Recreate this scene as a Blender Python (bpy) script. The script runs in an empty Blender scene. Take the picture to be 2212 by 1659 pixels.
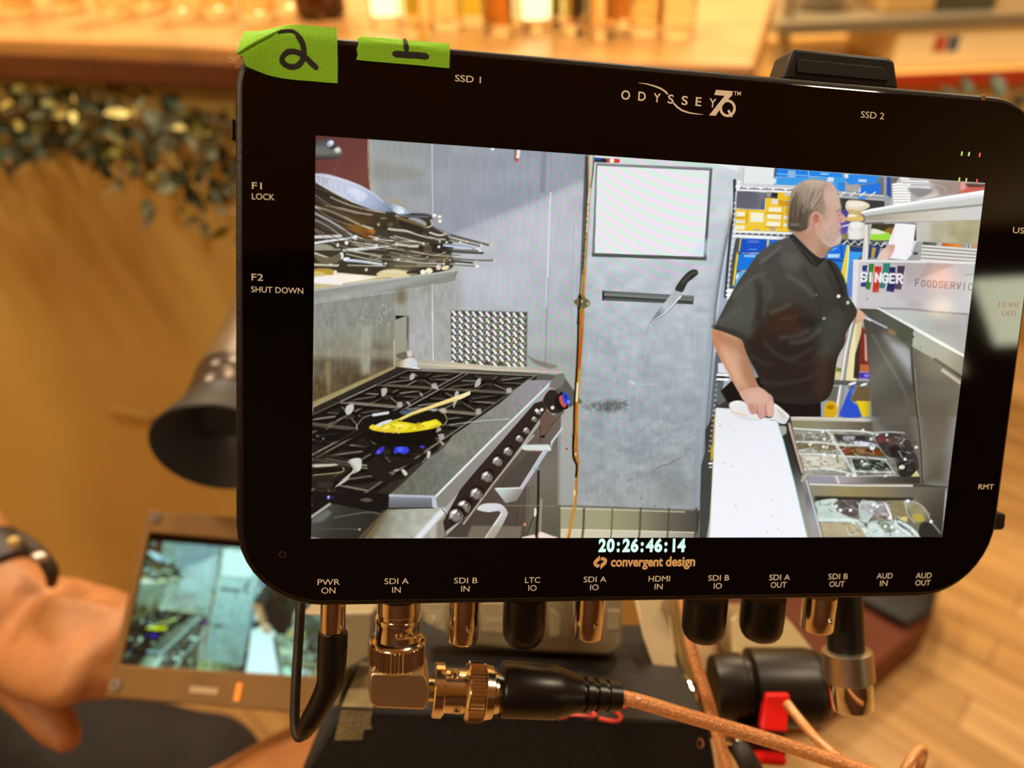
import bpy, math, random
import numpy as np
from mathutils import Vector, Matrix
S = bpy.context.scene
COL = S.collection
# ------------------------------------------------------------------ camera, world, exposure, lamps
F_PX, CX, CY = 1674., 1106., 829.5                     # focal length and centre in pixels of the 2212 x 1659 frame
CAM = Vector((0, 0, 1.40))
down = Vector((94, -2455, -1674)).normalized()         # where straight down lies, seen from the camera
upc = -down
fw = Vector((0, 0, -1)); fw = (fw - upc * fw.dot(upc)).normalized(); rt = fw.cross(upc)
RC = Matrix((rt, fw, upc))                             # camera axes -> world axes
cam_d = bpy.data.cameras.new('camera'); cam = bpy.data.objects.new('camera', cam_d); COL.objects.link(cam)
cam.matrix_world = Matrix.Translation(CAM) @ RC.to_4x4()
cam_d.sensor_width = 36; cam_d.sensor_fit = 'HORIZONTAL'; cam_d.lens = 36 * F_PX / 2212; cam_d.clip_start = .01; cam_d.clip_end = 50
cam_d.dof.use_dof = True; cam_d.dof.focus_distance = .188; cam_d.dof.aperture_fstop = 9.1
S.camera = cam
S.view_settings.view_transform = 'Standard'; S.view_settings.look = 'None'; S.view_settings.gamma = 1; S.view_settings.exposure = 0
S.view_settings.use_curve_mapping = False
W0 = bpy.data.worlds.new('world'); S.world = W0; W0.use_nodes = True
W0.node_tree.nodes['Background'].inputs[0].default_value = (1, .75, .48, 1); W0.node_tree.nodes['Background'].inputs[1].default_value = .05
def lamp(name, loc, power, size, col=(1, .83, .58), aim=None):
    d = bpy.data.lights.new(name, 'AREA'); d.shape = 'DISK'; d.size = size; d.energy = power; d.color = col
    o = bpy.data.objects.new(name, d); COL.objects.link(o); o.location = loc
    o.rotation_euler = (Vector(aim or (loc[0], loc[1], 0)) - Vector(loc)).to_track_quat('-Z', 'Y').to_euler()
    return o
CEIL = 2.7
LAMPS = [(-1.25, .70), (1.05, .30), (-.95, -.95), (1.7, 1.4), (-.55, 1.95), (.75, 2.35), (-.12, .85)]  # the last one is added, unseen, to brighten the fore-arm
for (x, y), p, c_ in zip(LAMPS, (21, 15, 20, 18, 38, 32, 13), ((1, .83, .57),) * 4 + ((1, .9, .7), (1, .84, .58), (1, .83, .55))):
    lamp('ceiling_lamp_light', (x, y, CEIL - .075), p, .26, c_)

# ------------------------------------------------------------------ helpers
def homog(A, B):
    K = []
    for (x, y), (u, v) in zip(A, B): K.append([x, y, 1, 0, 0, 0, -u * x, -u * y, -u]); K.append([0, 0, 0, x, y, 1, -v * x, -v * y, -v])
    return np.linalg.svd(np.array(K, float))[2][-1].reshape(3, 3)
def ray(px, py): return RC @ Vector(((px - CX) / F_PX, -(py - CY) / F_PX, -1))
def at(px, py, d): return CAM + ray(px, py) * d                      # the point d metres in front of the lens plane
def onz(px, py, z): r = ray(px, py); return CAM + r * ((z - CAM.z) / r.z)
def ony(px, py, y): r = ray(px, py); return CAM + r * (y / r.y)
def onplane(px, py, p, n): r = ray(px, py); return CAM + r * ((Vector(p) - CAM).dot(n) / r.dot(n))
def tag(o, label=None, cat=None, group=None, kind=None):
    if label: o['label'] = label
    if cat: o['category'] = cat
    if group: o['group'] = group
    if kind: o['kind'] = kind
    return o
def empty(name, mw, label, cat, group=None):
    o = bpy.data.objects.new(name, None); COL.objects.link(o); o.empty_display_size = .02
    o.matrix_world = mw if isinstance(mw, Matrix) else Matrix.Translation(mw)
    ROOT[o.name] = o.matrix_world.copy()
    return tag(o, label, cat, group)
ROOT = {}
_m = {}
def lin(c):
    if isinstance(c, str): c = tuple(int(c[i:i + 2], 16) / 255 for i in (0, 2, 4))
    return tuple(x / 12.92 if x <= .04045 else ((x + .055) / 1.055) ** 2.4 for x in c)
def mat(name, col, rough=.5, metal=0., noise=0., nscale=8., bump=0., bscale=60., trans=0., emit=0., ior=1.45, stretch=None, coat=0., col2=None, sss=0.):
    """procedural surface: colour with noise variation, optional noise bump"""
    if name in _m: return _m[name]
    m = bpy.data.materials.new(name); m.use_nodes = True; nt = m.node_tree; b = nt.nodes['Principled BSDF']; I = b.inputs
    c = lin(col); c2 = lin(col2) if col2 else tuple(min(1, x * (1 + noise)) for x in c); c1 = c if col2 else tuple(x * (1 - noise) for x in c)
    tc = nt.nodes.new('ShaderNodeTexCoord'); mp = nt.nodes.new('ShaderNodeMapping'); nt.links.new(tc.outputs['Object'], mp.inputs[0])
    if stretch: mp.inputs['Scale'].default_value = stretch
    n = nt.nodes.new('ShaderNodeTexNoise'); n.inputs['Scale'].default_value = nscale; n.inputs['Detail'].default_value = 4; nt.links.new(mp.outputs[0], n.inputs['Vector'])
    r = nt.nodes.new('ShaderNodeValToRGB'); r.color_ramp.elements[0].position = .3; r.color_ramp.elements[1].position = .7
    r.color_ramp.elements[0].color = (*c1, 1); r.color_ramp.elements[1].color = (*c2, 1); nt.links.new(n.outputs['Fac'], r.inputs[0]); nt.links.new(r.outputs[0], I['Base Color'])
    I['Roughness'].default_value = rough; I['Metallic'].default_value = metal; I['IOR'].default_value = ior; I['Transmission Weight'].default_value = trans; I['Coat Weight'].default_value = coat
    if sss: I['Subsurface Weight'].default_value = sss; I['Subsurface Radius'].default_value = (.006, .002, .001); I['Subsurface Scale'].default_value = 1
    if emit: I['Emission Color'].default_value = (*c, 1); I['Emission Strength'].default_value = emit
    if bump:
        n2 = nt.nodes.new('ShaderNodeTexNoise'); n2.inputs['Scale'].default_value = bscale; n2.inputs['Detail'].default_value = 3; nt.links.new(mp.outputs[0], n2.inputs['Vector'])
        bp = nt.nodes.new('ShaderNodeBump'); bp.inputs['Strength'].default_value = bump; bp.inputs['Distance'].default_value = .002; nt.links.new(n2.outputs['Fac'], bp.inputs['Height']); nt.links.new(bp.outputs[0], I['Normal'])
    _m[name] = m; return m

class MB:
    """collects shapes; build() links them as ONE mesh object"""
    def __init__(s): s.v = []; s.f = []; s.mi = []
    def add(s, vs, fs, mi=0):
        o = len(s.v); s.v += [Vector(p) for p in vs]; s.f += [tuple(i + o for i in q) for q in fs]; s.mi += [mi] * len(fs); return s
    def box(s, a, b, mi=0, M=None):
        a, b = Vector(a), Vector(b); p = [Vector((x, y, z)) for z in (a.z, b.z) for y in (a.y, b.y) for x in (a.x, b.x)]
        if M: p = [M @ q for q in p]
        return s.add(p, [(0, 2, 3, 1), (4, 5, 7, 6), (0, 1, 5, 4), (2, 6, 7, 3), (0, 4, 6, 2), (1, 3, 7, 5)], mi)
    def prism(s, pts, v, mi=0):
        """outline pts (3-D, planar) pushed along v"""
        p = [Vector(q) for q in pts]; n = len(p); v = Vector(v)
        nr = sum(((p[i] - p[0]).cross(p[(i + 1) % n] - p[0]) for i in range(n)), Vector())
        if nr.dot(v) > 0: p = p[::-1]
        return s.add(p + [q + v for q in p], [tuple(range(n)), tuple(range(2 * n - 1, n - 1, -1))] + [((i + 1) % n, i, i + n, (i + 1) % n + n) for i in range(n)], mi)
    def face(s, pts, mi=0): return s.add(pts, [tuple(range(len(pts)))], mi)
    def rings(s, R, mi=0, cap=True, closed=True):
        n = len(R[0]); fs = []
        for k in range(len(R) - 1):
            for i in range(n if closed else n - 1): j = (i + 1) % n; fs.append((k * n + i, k * n + j, (k + 1) * n + j, (k + 1) * n + i))
        if cap: fs += [tuple(range(n - 1, -1, -1)), tuple(range((len(R) - 1) * n, len(R) * n))]
        return s.add([q for r in R for q in r], fs, mi)
    def lathe(s, p0, p1, prof, seg=40, mi=0, knurl=None, cap=True):
        """turned body about p0->p1; prof = [(distance along in m or fraction if <=1 and frac, radius)]"""
        p0, p1 = Vector(p0), Vector(p1); ax = (p1 - p0); L = ax.length; ax.normalize()
        u = ax.cross(Vector((0, 0, 1)) if abs(ax.z) < .9 else Vector((1, 0, 0))).normalized(); w = ax.cross(u)
        R = []
        for t, r in prof:
            R.append([p0 + ax * (t * L) + (u * math.cos(2 * math.pi * i / seg) + w * math.sin(2 * math.pi * i / seg)) * (r * ((1 - .075 * (i % 2)) if knurl and knurl[0] <= t <= knurl[1] else 1)) for i in range(seg)])
        return s.rings(R, mi, cap)
    def tube(s, path, r, seg=14, mi=0, n=8, flat=None, cap=True):
        """smooth tube through path; r a number or one per point"""
        p = [Vector(q) for q in path]; rs = list(r) if isinstance(r, (list, tuple)) else [r] * len(p); P = []; Q = []
        for i in range(len(p) - 1):
            a, b, c, d = p[max(i - 1, 0)], p[i], p[i + 1], p[min(i + 2, len(p) - 1)]
            for k in range(n):
                t = k / n; P.append(.5 * (2 * b + (c - a) * t + (2 * a - 5 * b + 4 * c - d) * t * t + (3 * b - a - 3 * c + d) * t ** 3)); Q.append(rs[i] * (1 - t) + rs[i + 1] * t)
        P.append(p[-1]); Q.append(rs[-1]); R = []; u = None
        for i, q in enumerate(P):
            tg = (P[min(i + 1, len(P) - 1)] - P[max(i - 1, 0)]).normalized()
            if u is None: u = tg.cross(Vector((0, 0, 1)) if abs(tg.z) < .9 else Vector((1, 0, 0))).normalized()
            u = (u - tg * u.dot(tg)).normalized(); w = tg.cross(u)
            R.append([q + (u * math.cos(2 * math.pi * k / seg) + w * math.sin(2 * math.pi * k / seg)) * Q[i] for k in range(seg)])
        return s.rings(R, mi, cap)
    def ball(s, c, r, seg=16, mi=0, M=None):
        c = Vector(c); r = Vector(r if isinstance(r, (tuple, list, Vector)) else (r, r, r)); R = []
        for k in range(1, seg // 2):
            a = math.pi * k / (seg // 2); R.append([(c + (M or Matrix.Identity(3)) @ Vector((r.x * math.sin(a) * math.cos(2 * math.pi * i / seg), r.y * math.sin(a) * math.sin(2 * math.pi * i / seg), -r.z * math.cos(a)))) for i in range(seg)])
        return s.rings(R, mi)
    def limb(s, path, rad, seg=20, n=6, axis=None, ratio=1.):
        """tapering closed limb with round ends, elliptic if ratio<1 (thin along axis)"""
        p = [Vector(q) for q in path]; e0 = (p[0] - p[1]).normalized(); e1 = (p[-1] - p[-2]).normalized()
        P = []; Q = []
        for i in range(len(p) - 1):
            a, b, c, d = p[max(i - 1, 0)], p[i], p[i + 1], p[min(i + 2, len(p) - 1)]
            for k in range(n):
                t = k / n; P.append(.5 * (2 * b + (c - a) * t + (2 * a - 5 * b + 4 * c - d) * t * t + (3 * b - a - 3 * c + d) * t ** 3)); tt = t * t * (3 - 2 * t); Q.append(rad[i] * (1 - tt) + rad[i + 1] * tt)
        P.append(p[-1]); Q.append(rad[-1])
        ends0 = [(p[0] + e0 * rad[0] * ratio * math.sin(a), rad[0] * math.cos(a)) for a in (1.45, 1.1, .75, .4)]
        ends1 = [(p[-1] + e1 * rad[-1] * ratio * math.sin(a), rad[-1] * math.cos(a)) for a in (.4, .75, 1.1, 1.45)]
        allp = ends0 + list(zip(P, Q)) + ends1; R = []; u = None
        for i, (q, r) in enumerate(allp):
            tg = (allp[min(i + 1, len(allp) - 1)][0] - allp[max(i - 1, 0)][0]).normalized()
            if u is None: u = Vector(axis) if axis else tg.cross(Vector((0, 0, 1)) if abs(tg.z) < .9 else Vector((1, 0, 0)))
            u = (u - tg * u.dot(tg)).normalized(); w = tg.cross(u)
            R.append([q + u * (math.cos(2 * math.pi * k / seg) * r * ratio) + w * (math.sin(2 * math.pi * k / seg) * r) for k in range(seg)])
        return s.rings(R)
    def build(s, name, m, parent=None, smooth=True, bevel=0., bseg=2, world=True, ang=40, remesh=0., solid=0., sub=0):
        v = s.v
        if parent is not None and world:
            r = parent; mw = Matrix.Identity(4)
            while r is not None:
                if r.name in ROOT: mw = ROOT[r.name]; break
                r = r.parent
            iv = mw.inverted(); v = [iv @ q for q in v]
        me = bpy.data.meshes.new(name); me.from_pydata([tuple(q) for q in v], [], s.f); me.update()
        for x in (m if isinstance(m, (list, tuple)) else [m]): me.materials.append(x)
        if any(s.mi): me.polygons.foreach_set('material_index', s.mi)
        o = bpy.data.objects.new(name, me); COL.objects.link(o)
        if bevel:
            b = o.modifiers.new('b', 'BEVEL'); b.width = bevel; b.segments = bseg; b.limit_method = 'ANGLE'; b.angle_limit = math.radians(35)
        if solid: q = o.modifiers.new('s', 'SOLIDIFY'); q.thickness = solid; q.offset = -1
        if remesh:
            q = o.modifiers.new('r', 'REMESH'); q.mode = 'VOXEL'; q.voxel_size = remesh
            q = o.modifiers.new('sm', 'SMOOTH'); q.iterations = 6; q.factor = .5
        if sub: q = o.modifiers.new('ss', 'SUBSURF'); q.levels = q.render_levels = sub
        if bevel or remesh or solid or sub:
            dg = bpy.context.evaluated_depsgraph_get(); me2 = bpy.data.meshes.new_from_object(o.evaluated_get(dg)); o.modifiers.clear(); o.data = me2; me2.name = name; bpy.data.meshes.remove(me); me = me2
        if smooth:
            me.polygons.foreach_set('use_smooth', [True] * len(me.polygons))
            if not remesh: me.set_sharp_from_angle(angle=math.radians(18 if bevel else ang))
        if parent is not None: o.parent = parent
        return o
def text_shapes(txt, extr=0., bold=0., space=1.):
    """outline mesh of a line of lettering, cap height about .7, from the built-in font"""
    c = bpy.data.curves.new('lettering', 'FONT'); c.body = txt; c.size = 1; c.resolution_u = 4; c.offset = bold; c.space_character = space; c.extrude = extr; c.fill_mode = 'BOTH' if extr else 'FRONT'
    o = bpy.data.objects.new('lettering', c); COL.objects.link(o); dg = bpy.context.evaluated_depsgraph_get()
    me = bpy.data.meshes.new_from_object(o.evaluated_get(dg)); v = [q.co.copy() for q in me.vertices]; f = [tuple(p.vertices) for p in me.polygons]
    bpy.data.objects.remove(o); bpy.data.curves.remove(c); bpy.data.meshes.remove(me); return v, f
# ------------------------------------------------------------------ the room
def plank_mat():
    m = bpy.data.materials.new('plank_floor'); m.use_nodes = True; nt = m.node_tree; b = nt.nodes['Principled BSDF']
    tc = nt.nodes.new('ShaderNodeTexCoord'); mp = nt.nodes.new('ShaderNodeMapping'); nt.links.new(tc.outputs['Object'], mp.inputs[0]); mp.inputs['Rotation'].default_value = (0, 0, math.radians(44.5))
    br = nt.nodes.new('ShaderNodeTexBrick'); nt.links.new(mp.outputs[0], br.inputs['Vector']); br.inputs['Scale'].default_value = 1; br.inputs['Brick Width'].default_value = 1.1; br.inputs['Row Height'].default_value = .09; br.inputs['Mortar Size'].default_value = .0025; br.offset = .37
    br.inputs['Color1'].default_value = (*lin('c89a58'), 1); br.inputs['Color2'].default_value = (*lin('e2b878'), 1); br.inputs['Mortar'].default_value = (*lin('a07848'), 1)
    mp2 = nt.nodes.new('ShaderNodeMapping'); nt.links.new(mp.outputs[0], mp2.inputs[0]); mp2.inputs['Scale'].default_value = (1.2, 14, 1)
    n = nt.nodes.new('ShaderNodeTexNoise'); n.inputs['Scale'].default_value = 1.6; n.inputs['Detail'].default_value = 5; nt.links.new(mp2.outputs[0], n.inputs['Vector'])
    mx = nt.nodes.new('ShaderNodeMix'); mx.data_type = 'RGBA'; mx.blend_type = 'MULTIPLY'; mx.inputs['Factor'].default_value = .8
    r = nt.nodes.new('ShaderNodeValToRGB'); r.color_ramp.elements[0].position = .3; r.color_ramp.elements[0].color = (.50, .42, .38, 1); r.color_ramp.elements[1].position = .7; r.color_ramp.elements[1].color = (1, 1, 1, 1)
    nt.links.new(n.outputs['Fac'], r.inputs[0]); nt.links.new(br.outputs['Color'], mx.inputs[6]); nt.links.new(r.outputs[0], mx.inputs[7]); nt.links.new(mx.outputs[2], b.inputs['Base Color'])
    b.inputs['Roughness'].default_value = .42
    return m
X0, X1, Y0, Y1 = -2.6, 4.3, -2.4, 3.0
def struct(name, a, b, m): return tag(MB().box(a, b).build(name, m, smooth=False), kind='structure')
TAN = mat('painted_plaster', 'ecc67c', .7, noise=.06, nscale=3, bump=.15, bscale=90)
struct('floor', (X0, Y0, -.06), (X1, Y1, 0), plank_mat())
struct('ceiling', (X0, Y0, CEIL), (X1, Y1, CEIL + .06), mat('ceiling_paint', 'b89a70', .8, noise=.04))
struct('wall_back', (X0, Y1, 0), (X1, Y1 + .1, CEIL), TAN)
struct('wall_left', (X0 - .1, Y0, 0), (X0, Y1 + .1, CEIL), TAN)
struct('wall_right', (X1, Y0, 0), (X1 + .1, Y1 + .1, CEIL), TAN)
struct('wall_front', (X0 - .1, Y0 - .1, 0), (X1 + .1, Y0, CEIL), mat('dark_panelling', '4a2a18', .5, noise=.2, nscale=4, stretch=(6, 6, .6)))
struct('baseboard_back', (X0, Y1 - .018, 0), (X1, Y1, .11), mat('brown_trim', '6b4020', .45, noise=.1))
def window(n, x0, x1, z0, z1, e):
    w = tag(MB().box((x0 - .04, Y0, z0 - .04), (x1 + .04, Y0 + .03, z1 + .04)).build('window_%d' % n, mat('window_frame_paint', '8a7656', .5, noise=.05), smooth=False), kind='structure')
    g = MB().box((x0, Y0 + .03, z0), (x1, Y0 + .034, z1)).build('window_pane', mat('lit_pane_%d' % n, 'eef2cf', .3, noise=.02, emit=e), smooth=False); g.parent = w
window(1, 3.02, 3.60, 2.10, 2.43, 11.); window(2, 2.58, 2.80, 1.98, 2.17, 3.)
for lx, lz, lr, lc, lab in ((2.775, 2.42, .052, 'ff9838', 'round orange wall lamp between the two high windows behind the photographer'), (2.715, 2.275, .045, 'ffd8a0', 'small pale round wall lamp beneath the orange one behind the photographer')):
    gl = empty('wall_lamp', (lx, Y0, lz), lab, 'lamp', 'round wall lamps')
    MB().ball((lx, Y0 + .10, lz), lr).build('lamp_globe', mat('lamp_globe_' + lc, lc, .4, emit=14.), gl); MB().lathe((lx, Y0, lz), (lx, Y0 + .05, lz), [(0, .03), (1, .012)]).build('lamp_bracket', mat('bronze_metal', '5a4028', .4, 1.), gl)
for x, y in LAMPS:
    r = empty('ceiling_light', (x, y, CEIL), 'round ceiling light with warm glowing diffuser, unseen above the picture', 'ceiling light', 'round ceiling lights')
    MB().lathe((x, y, CEIL), (x, y, CEIL - .05), [(0, .17), (1, .165)]).build('rim', mat('bronze_metal', '5a4028', .4, 1.), r)
    MB().lathe((x, y, CEIL - .05), (x, y, CEIL - .07), [(0, .15), (.6, .145), (1, .11)]).build('diffuser', mat('lamp_glow', 'ffc88a', .5, emit=5.), r)

# ------------------------------------------------------------------ bar with its garland and glasses
ZB = 1.225
A0, A1 = onz(0, 83, ZB), onz(1632, 142, ZB); bd = (A1 - A0); bd.z = 0; bl = bd.length; bd.normalize(); bn = Vector((bd.y, -bd.x, 0))   # along the bar, and out towards the room
def bar(s, out, z): q = A0 + bd * s + bn * out; q.z = z; return q
wood = mat('bar_top_wood', 'c08a4c', .38, noise=.25, nscale=3, stretch=(1, 9, 9), coat=.3)
edge = mat('bar_edge_wood', '5e2f16', .4, noise=.3, nscale=3, stretch=(1, 9, 9))
tanp = mat('bar_front_laminate', 'ccae64', .42, noise=.05, nscale=2, bump=.04, bscale=30, coat=.15)
sL = -1.5
rb = empty('bar_counter', bar(0, 0, 0), 'long bar with brown wooden top and plain tan front panel, glasses standing on it', 'bar counter')
MB().prism([bar(sL, 0, ZB - .045), bar(bl, 0, ZB - .045), bar(bl, -.55, ZB - .045), bar(sL, -.55, ZB - .045)], (0, 0, .045)).build('bar_top', wood, rb, bevel=.006)
MB().prism([bar(sL, .004, ZB - .05), bar(bl + .004, .004, ZB - .05), bar(bl + .004, -.03, ZB - .05), bar(sL, -.03, ZB - .05)], (0, 0, .032)).build('edge_moulding', edge, rb, bevel=.004)
MB().prism([bar(sL, -.03, 0), bar(bl - .05, -.03, 0), bar(bl - .05, -.50, 0), bar(sL, -.50, 0)], (0, 0, ZB - .045)).build('front_panel', tanp, rb, bevel=.004)
MB().box((-.05, -.006, -.011), (.05, .006, .011), M=Matrix.Translation(onplane(283, 896, bar(0, -.029, 0), bn)) @ Matrix.Rotation(math.atan2(bd.y, bd.x), 4, 'Z')).build('pull_handle', mat('tan_handle', 'b8924e', .5, noise=.1), rb, bevel=.008)
# the garland: leaves and pale blossoms hanging below the bar edge
rnd = random.Random(4)
def leaf(mb, c, d, L, w, n):
    d = Vector(d).normalized(); s_ = d.cross(Vector(n)).normalized(); m_ = d.cross(s_)
    P = [c, c + d * L * .3 + s_ * w, c + d * L * .7 + s_ * w * .8, c + d * L, c + d * L * .7 - s_ * w * .8, c + d * L * .3 - s_ * w, c + d * L * .5 + m_ * w * .5]
    mb.add(P, [(0, 1, 6), (1, 2, 6), (2, 3, 6), (3, 4, 6), (4, 5, 6), (5, 0, 6)])
leafm = [mat('garland_leaf_dark', '33412c', .5, noise=.3, nscale=30), mat('garland_leaf_grey', '6c735c', .55, noise=.25, nscale=30), mat('garland_leaf_olive', '6f6a22', .5, noise=.3, nscale=30), mat('garland_blossom', 'd6c878', .55, noise=.15, nscale=30), mat('garland_dry_leaf', '8a6c40', .6, noise=.25, nscale=30)]
def garland(name, s0, s1, drop, label, dens=1.):
    r = empty(name, bar((s0 + s1) / 2, .02, ZB - .06), label, 'garland'); G = [MB() for _ in leafm]
    stem = [bar(s0 + (s1 - s0) * k / 12, .015 + .01 * rnd.random(), ZB - .075 - .02 * rnd.random()) for k in range(13)]
    for k in range(int(900 * (s1 - s0) * dens)):
        s = rnd.uniform(s0, s1); h = drop(s) * rnd.random() ** .8; q = rnd.random(); i = 0 if q < .36 else 1 if q < .62 else 2 if q < .76 else 3 if q < .88 else 4
        if i == 3 and h > .6 * drop(s): i = 0
        c = bar(s, rnd.uniform(-.03, .06), ZB - .05 - h); d = Vector((rnd.gauss(0, .7), rnd.gauss(-.2, .5), rnd.gauss(-.6, .6)))
        leaf(G[i], c, d, rnd.uniform(.016, .036), rnd.uniform(.004, .0095), (rnd.gauss(0, 1), -1, rnd.gauss(0, 1)))
    MB().tube(stem, .004, 8).build('stem', mat('garland_stem', '4a3820', .7, noise=.2), r)
    for g, m, nm in zip(G, leafm, ('dark_leaves', 'grey_leaves', 'olive_leaves', 'blossoms', 'dry_leaves')):
        o = g.build(nm, m, r, smooth=False)
garland('leaf_garland', -.95, .62, lambda s: .09 + .075 * max(0, math.sin((s - .12) * 6.5)) + (.02 if s < 0 else 0), 'garland of dark leaves and pale blossoms hanging under the bar edge behind the monitor')
garland('leaf_sprig', bl - .16, bl - .02, lambda s: .02, 'short sprig of leaves under the bar end beside the service counter', .5)
# glasses and bottles on the bar: px of the foot, depth of stand, height, radius, kind
clear = mat('clear_glass', 'fff4e2', .03, trans=1., ior=1.3)
GK = {'clear': clear, 'pale': mat('pale_drink', 'fff6dc', .05, trans=.95, ior=1.33), 'lime': mat('lime_drink', 'e2f47a', .05, trans=.9, ior=1.33), 'glow_fill': mat('glowing_glass_fill', 'f4ffca', .4, noise=.03, emit=1.7), 'amber': mat('amber_drink', 'e0a850', .06, trans=.8, ior=1.33)}  # glow added to two glasses for their bright backlit look
def glass(px, out, h, r, kind, label, fill=.75):
    g = onplane(px, 60, bar(0, out, ZB), bn); s = (g - A0).dot(bd); c = bar(s, out, ZB + .0008)
    o = empty('drinking_glass', c, label, 'glass', 'glasses standing on the bar'); up = Vector((0, 0, 1)); t = .0018
    MB().lathe(c, c + up * h, [(0, r * .86), (.03, r * .9), (1, r), (1, r - t), (.07, r * .9 - t), (.06, .001)], 28, cap=True).build('glass_wall', clear, o)
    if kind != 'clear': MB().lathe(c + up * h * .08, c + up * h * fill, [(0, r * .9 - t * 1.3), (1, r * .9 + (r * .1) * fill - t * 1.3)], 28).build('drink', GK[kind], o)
def bottle(px, out, h, r, m, label):
    g = onplane(px, 60, bar(0, out, ZB), bn); s = (g - A0).dot(bd); c = bar(s, out, ZB + .0008); up = Vector((0, 0, 1))
    o = empty('bottle', c, label, 'bottle', 'bottles standing on the bar')
    MB().lathe(c, c + up * h, [(0, r * .8), (.02, r), (.6, r), (.68, r * .8), (.75, r * .36), (.95, r * .34), (1, r * .36)], 28).build('bottle_body', m, o)
    MB().lathe(c + up * h, c + up * (h + .02), [(0, r * .42), (1, r * .42)], 20).build('bottle_cap', mat('bottle_cap_metal', '3a2c20', .4, .6), o)
    MB().lathe(c + up * h * .2, c + up * h * .5, [(0, r + .0005), (1, r + .0005)], 28, cap=False).build('bottle_label', mat('paper_label', 'e0cfa0', .7, noise=.05), o)
KN = {'clear': 'empty clear glass', 'pale': 'glass of pale drink', 'lime': 'glass of yellow green drink', 'glow_fill': 'glass with an added pale yellow glow', 'amber': 'glass of amber drink'}
row = [(58, -.16, 'pale'), (165, -.20, 'pale'), (262, -.17, 'clear'), (338, -.22, 'pale'), (410, -.18, 'clear'), (486, -.2, 'pale'), (566, -.17, 'pale'), (632, -.22, 'clear'),
       (836, -.15, 'glow_fill'), (880, -.2, 'lime'), (905, -.1, 'clear'), (968, -.14, 'clear'), (1020, -.18, 'lime'), (1078, -.12, 'amber'), (1118, -.2, 'clear'), (1158, -.15, 'glow_fill'), (1196, -.2, 'lime'), (1250, -.14, 'clear'), (1300, -.12, 'clear'), (1342, -.18, 'amber'), (1392, -.14, 'pale'), (1462, -.13, 'clear')]
ORD = 'eighth seventh sixth fifth fourth third second first first second third fourth fifth sixth seventh eighth ninth tenth eleventh twelfth thirteenth fourteenth'.split()
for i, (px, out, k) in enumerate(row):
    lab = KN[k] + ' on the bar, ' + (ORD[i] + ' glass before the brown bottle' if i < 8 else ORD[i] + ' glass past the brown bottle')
    glass(px, out, .15 if k != 'glow_fill' else .16, (.026 if i < 8 else .022), k, lab)
bottle(700, -.2, .26, .034, mat('brown_bottle_glass', '5a3414', .08, trans=.5), 'brown glass bottle on the bar behind the blank gap between the tapes')
bottle(1224, -.30, .26, .03, mat('dark_bottle_glass', '3a3c30', .08, trans=.5), 'dark bottle on the bar among the clear glasses')

# ------------------------------------------------------------------ service counter at the back
YC = 2.15; q = lambda px, py, dy=0: ony(px, py, YC + dy)
zc = q(2000, 160).z; xa, xb = q(1700, 160).x, 3.1
rs = empty('service_counter', (xa + .6, YC + .3, 0), 'tan service counter with a red front edge, white carton standing on it', 'counter')
MB().box((xa, YC + .02, 0), (xb, YC + .6, zc - .0305)).build('counter_body', mat('counter_front', 'd09a4c', .55, noise=.08, nscale=3), rs, smooth=False, bevel=.004)
MB().box((xa - .02, YC, zc - .03), (xb, YC + .62, zc + .005)).build('counter_top', mat('counter_top_laminate', 'd8aa5e', .45, noise=.08, nscale=6), rs, bevel=.004)
MB().box((xa - .02, YC - .006, zc - .034), (xb, YC - .0002, zc + .004)).build('edge_strip', mat('red_edge_strip', 'b03a14', .45, noise=.15, nscale=6), rs, bevel=.002)
ws = q(1960, 45); zs = ws.z
rt_ = empty('steel_shelf', (xa, YC + .3, zs), 'grey steel shelf on posts above the service counter', 'shelf')
steel = mat('brushed_steel', 'b0a488', .4, .75, noise=.1, nscale=10, stretch=(1, 12, 12))
MB().box((q(1695, 40).x, YC + .05, zs - .035), (xb, YC + .45, zs)).build('shelf_board', steel, rt_, bevel=.004)
for x in (q(1725, 100).x, xb - .05): MB().lathe((x, YC + .12, zc + .006), (x, YC + .12, zs + .5), [(0, .017), (1, .017)], 20).build('post', steel, rt_)
x0, x1 = q(1962, 100).x, q(2330, 100).x; zt = q(2000, 56).z
rc = empty('carton', (x0, YC + .1, zc), 'cream carton with small red and blue logo on the service counter', 'box')
MB().box((x0, YC + .06, zc + .0055), (x1, YC + .40, zt)).build('carton_body', mat('cream_card', 'f0d9a4', .65, noise=.04), rc, smooth=False, bevel=.003)
pr = MB(); a, b, c_ = q(2022, 78, .058), q(2040, 112, .058), q(2066, 112, .058)
pr.prism([(a.x, YC + .059, a.z), (b.x, YC + .059, a.z), (b.x, YC + .059, b.z), (a.x, YC + .059, b.z)], (0, -.0005, 0), 0).prism([(b.x + .005, YC + .059, a.z), (c_.x, YC + .059, a.z), (c_.x, YC + .059, b.z), (b.x + .005, YC + .059, b.z)], (0, -.0005, 0), 1)
pr.build('printed_logo', [mat('red_print', 'b85030', .6, noise=.05), mat('blue_print', '40506a', .6, noise=.05)], rc, smooth=False)
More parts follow.
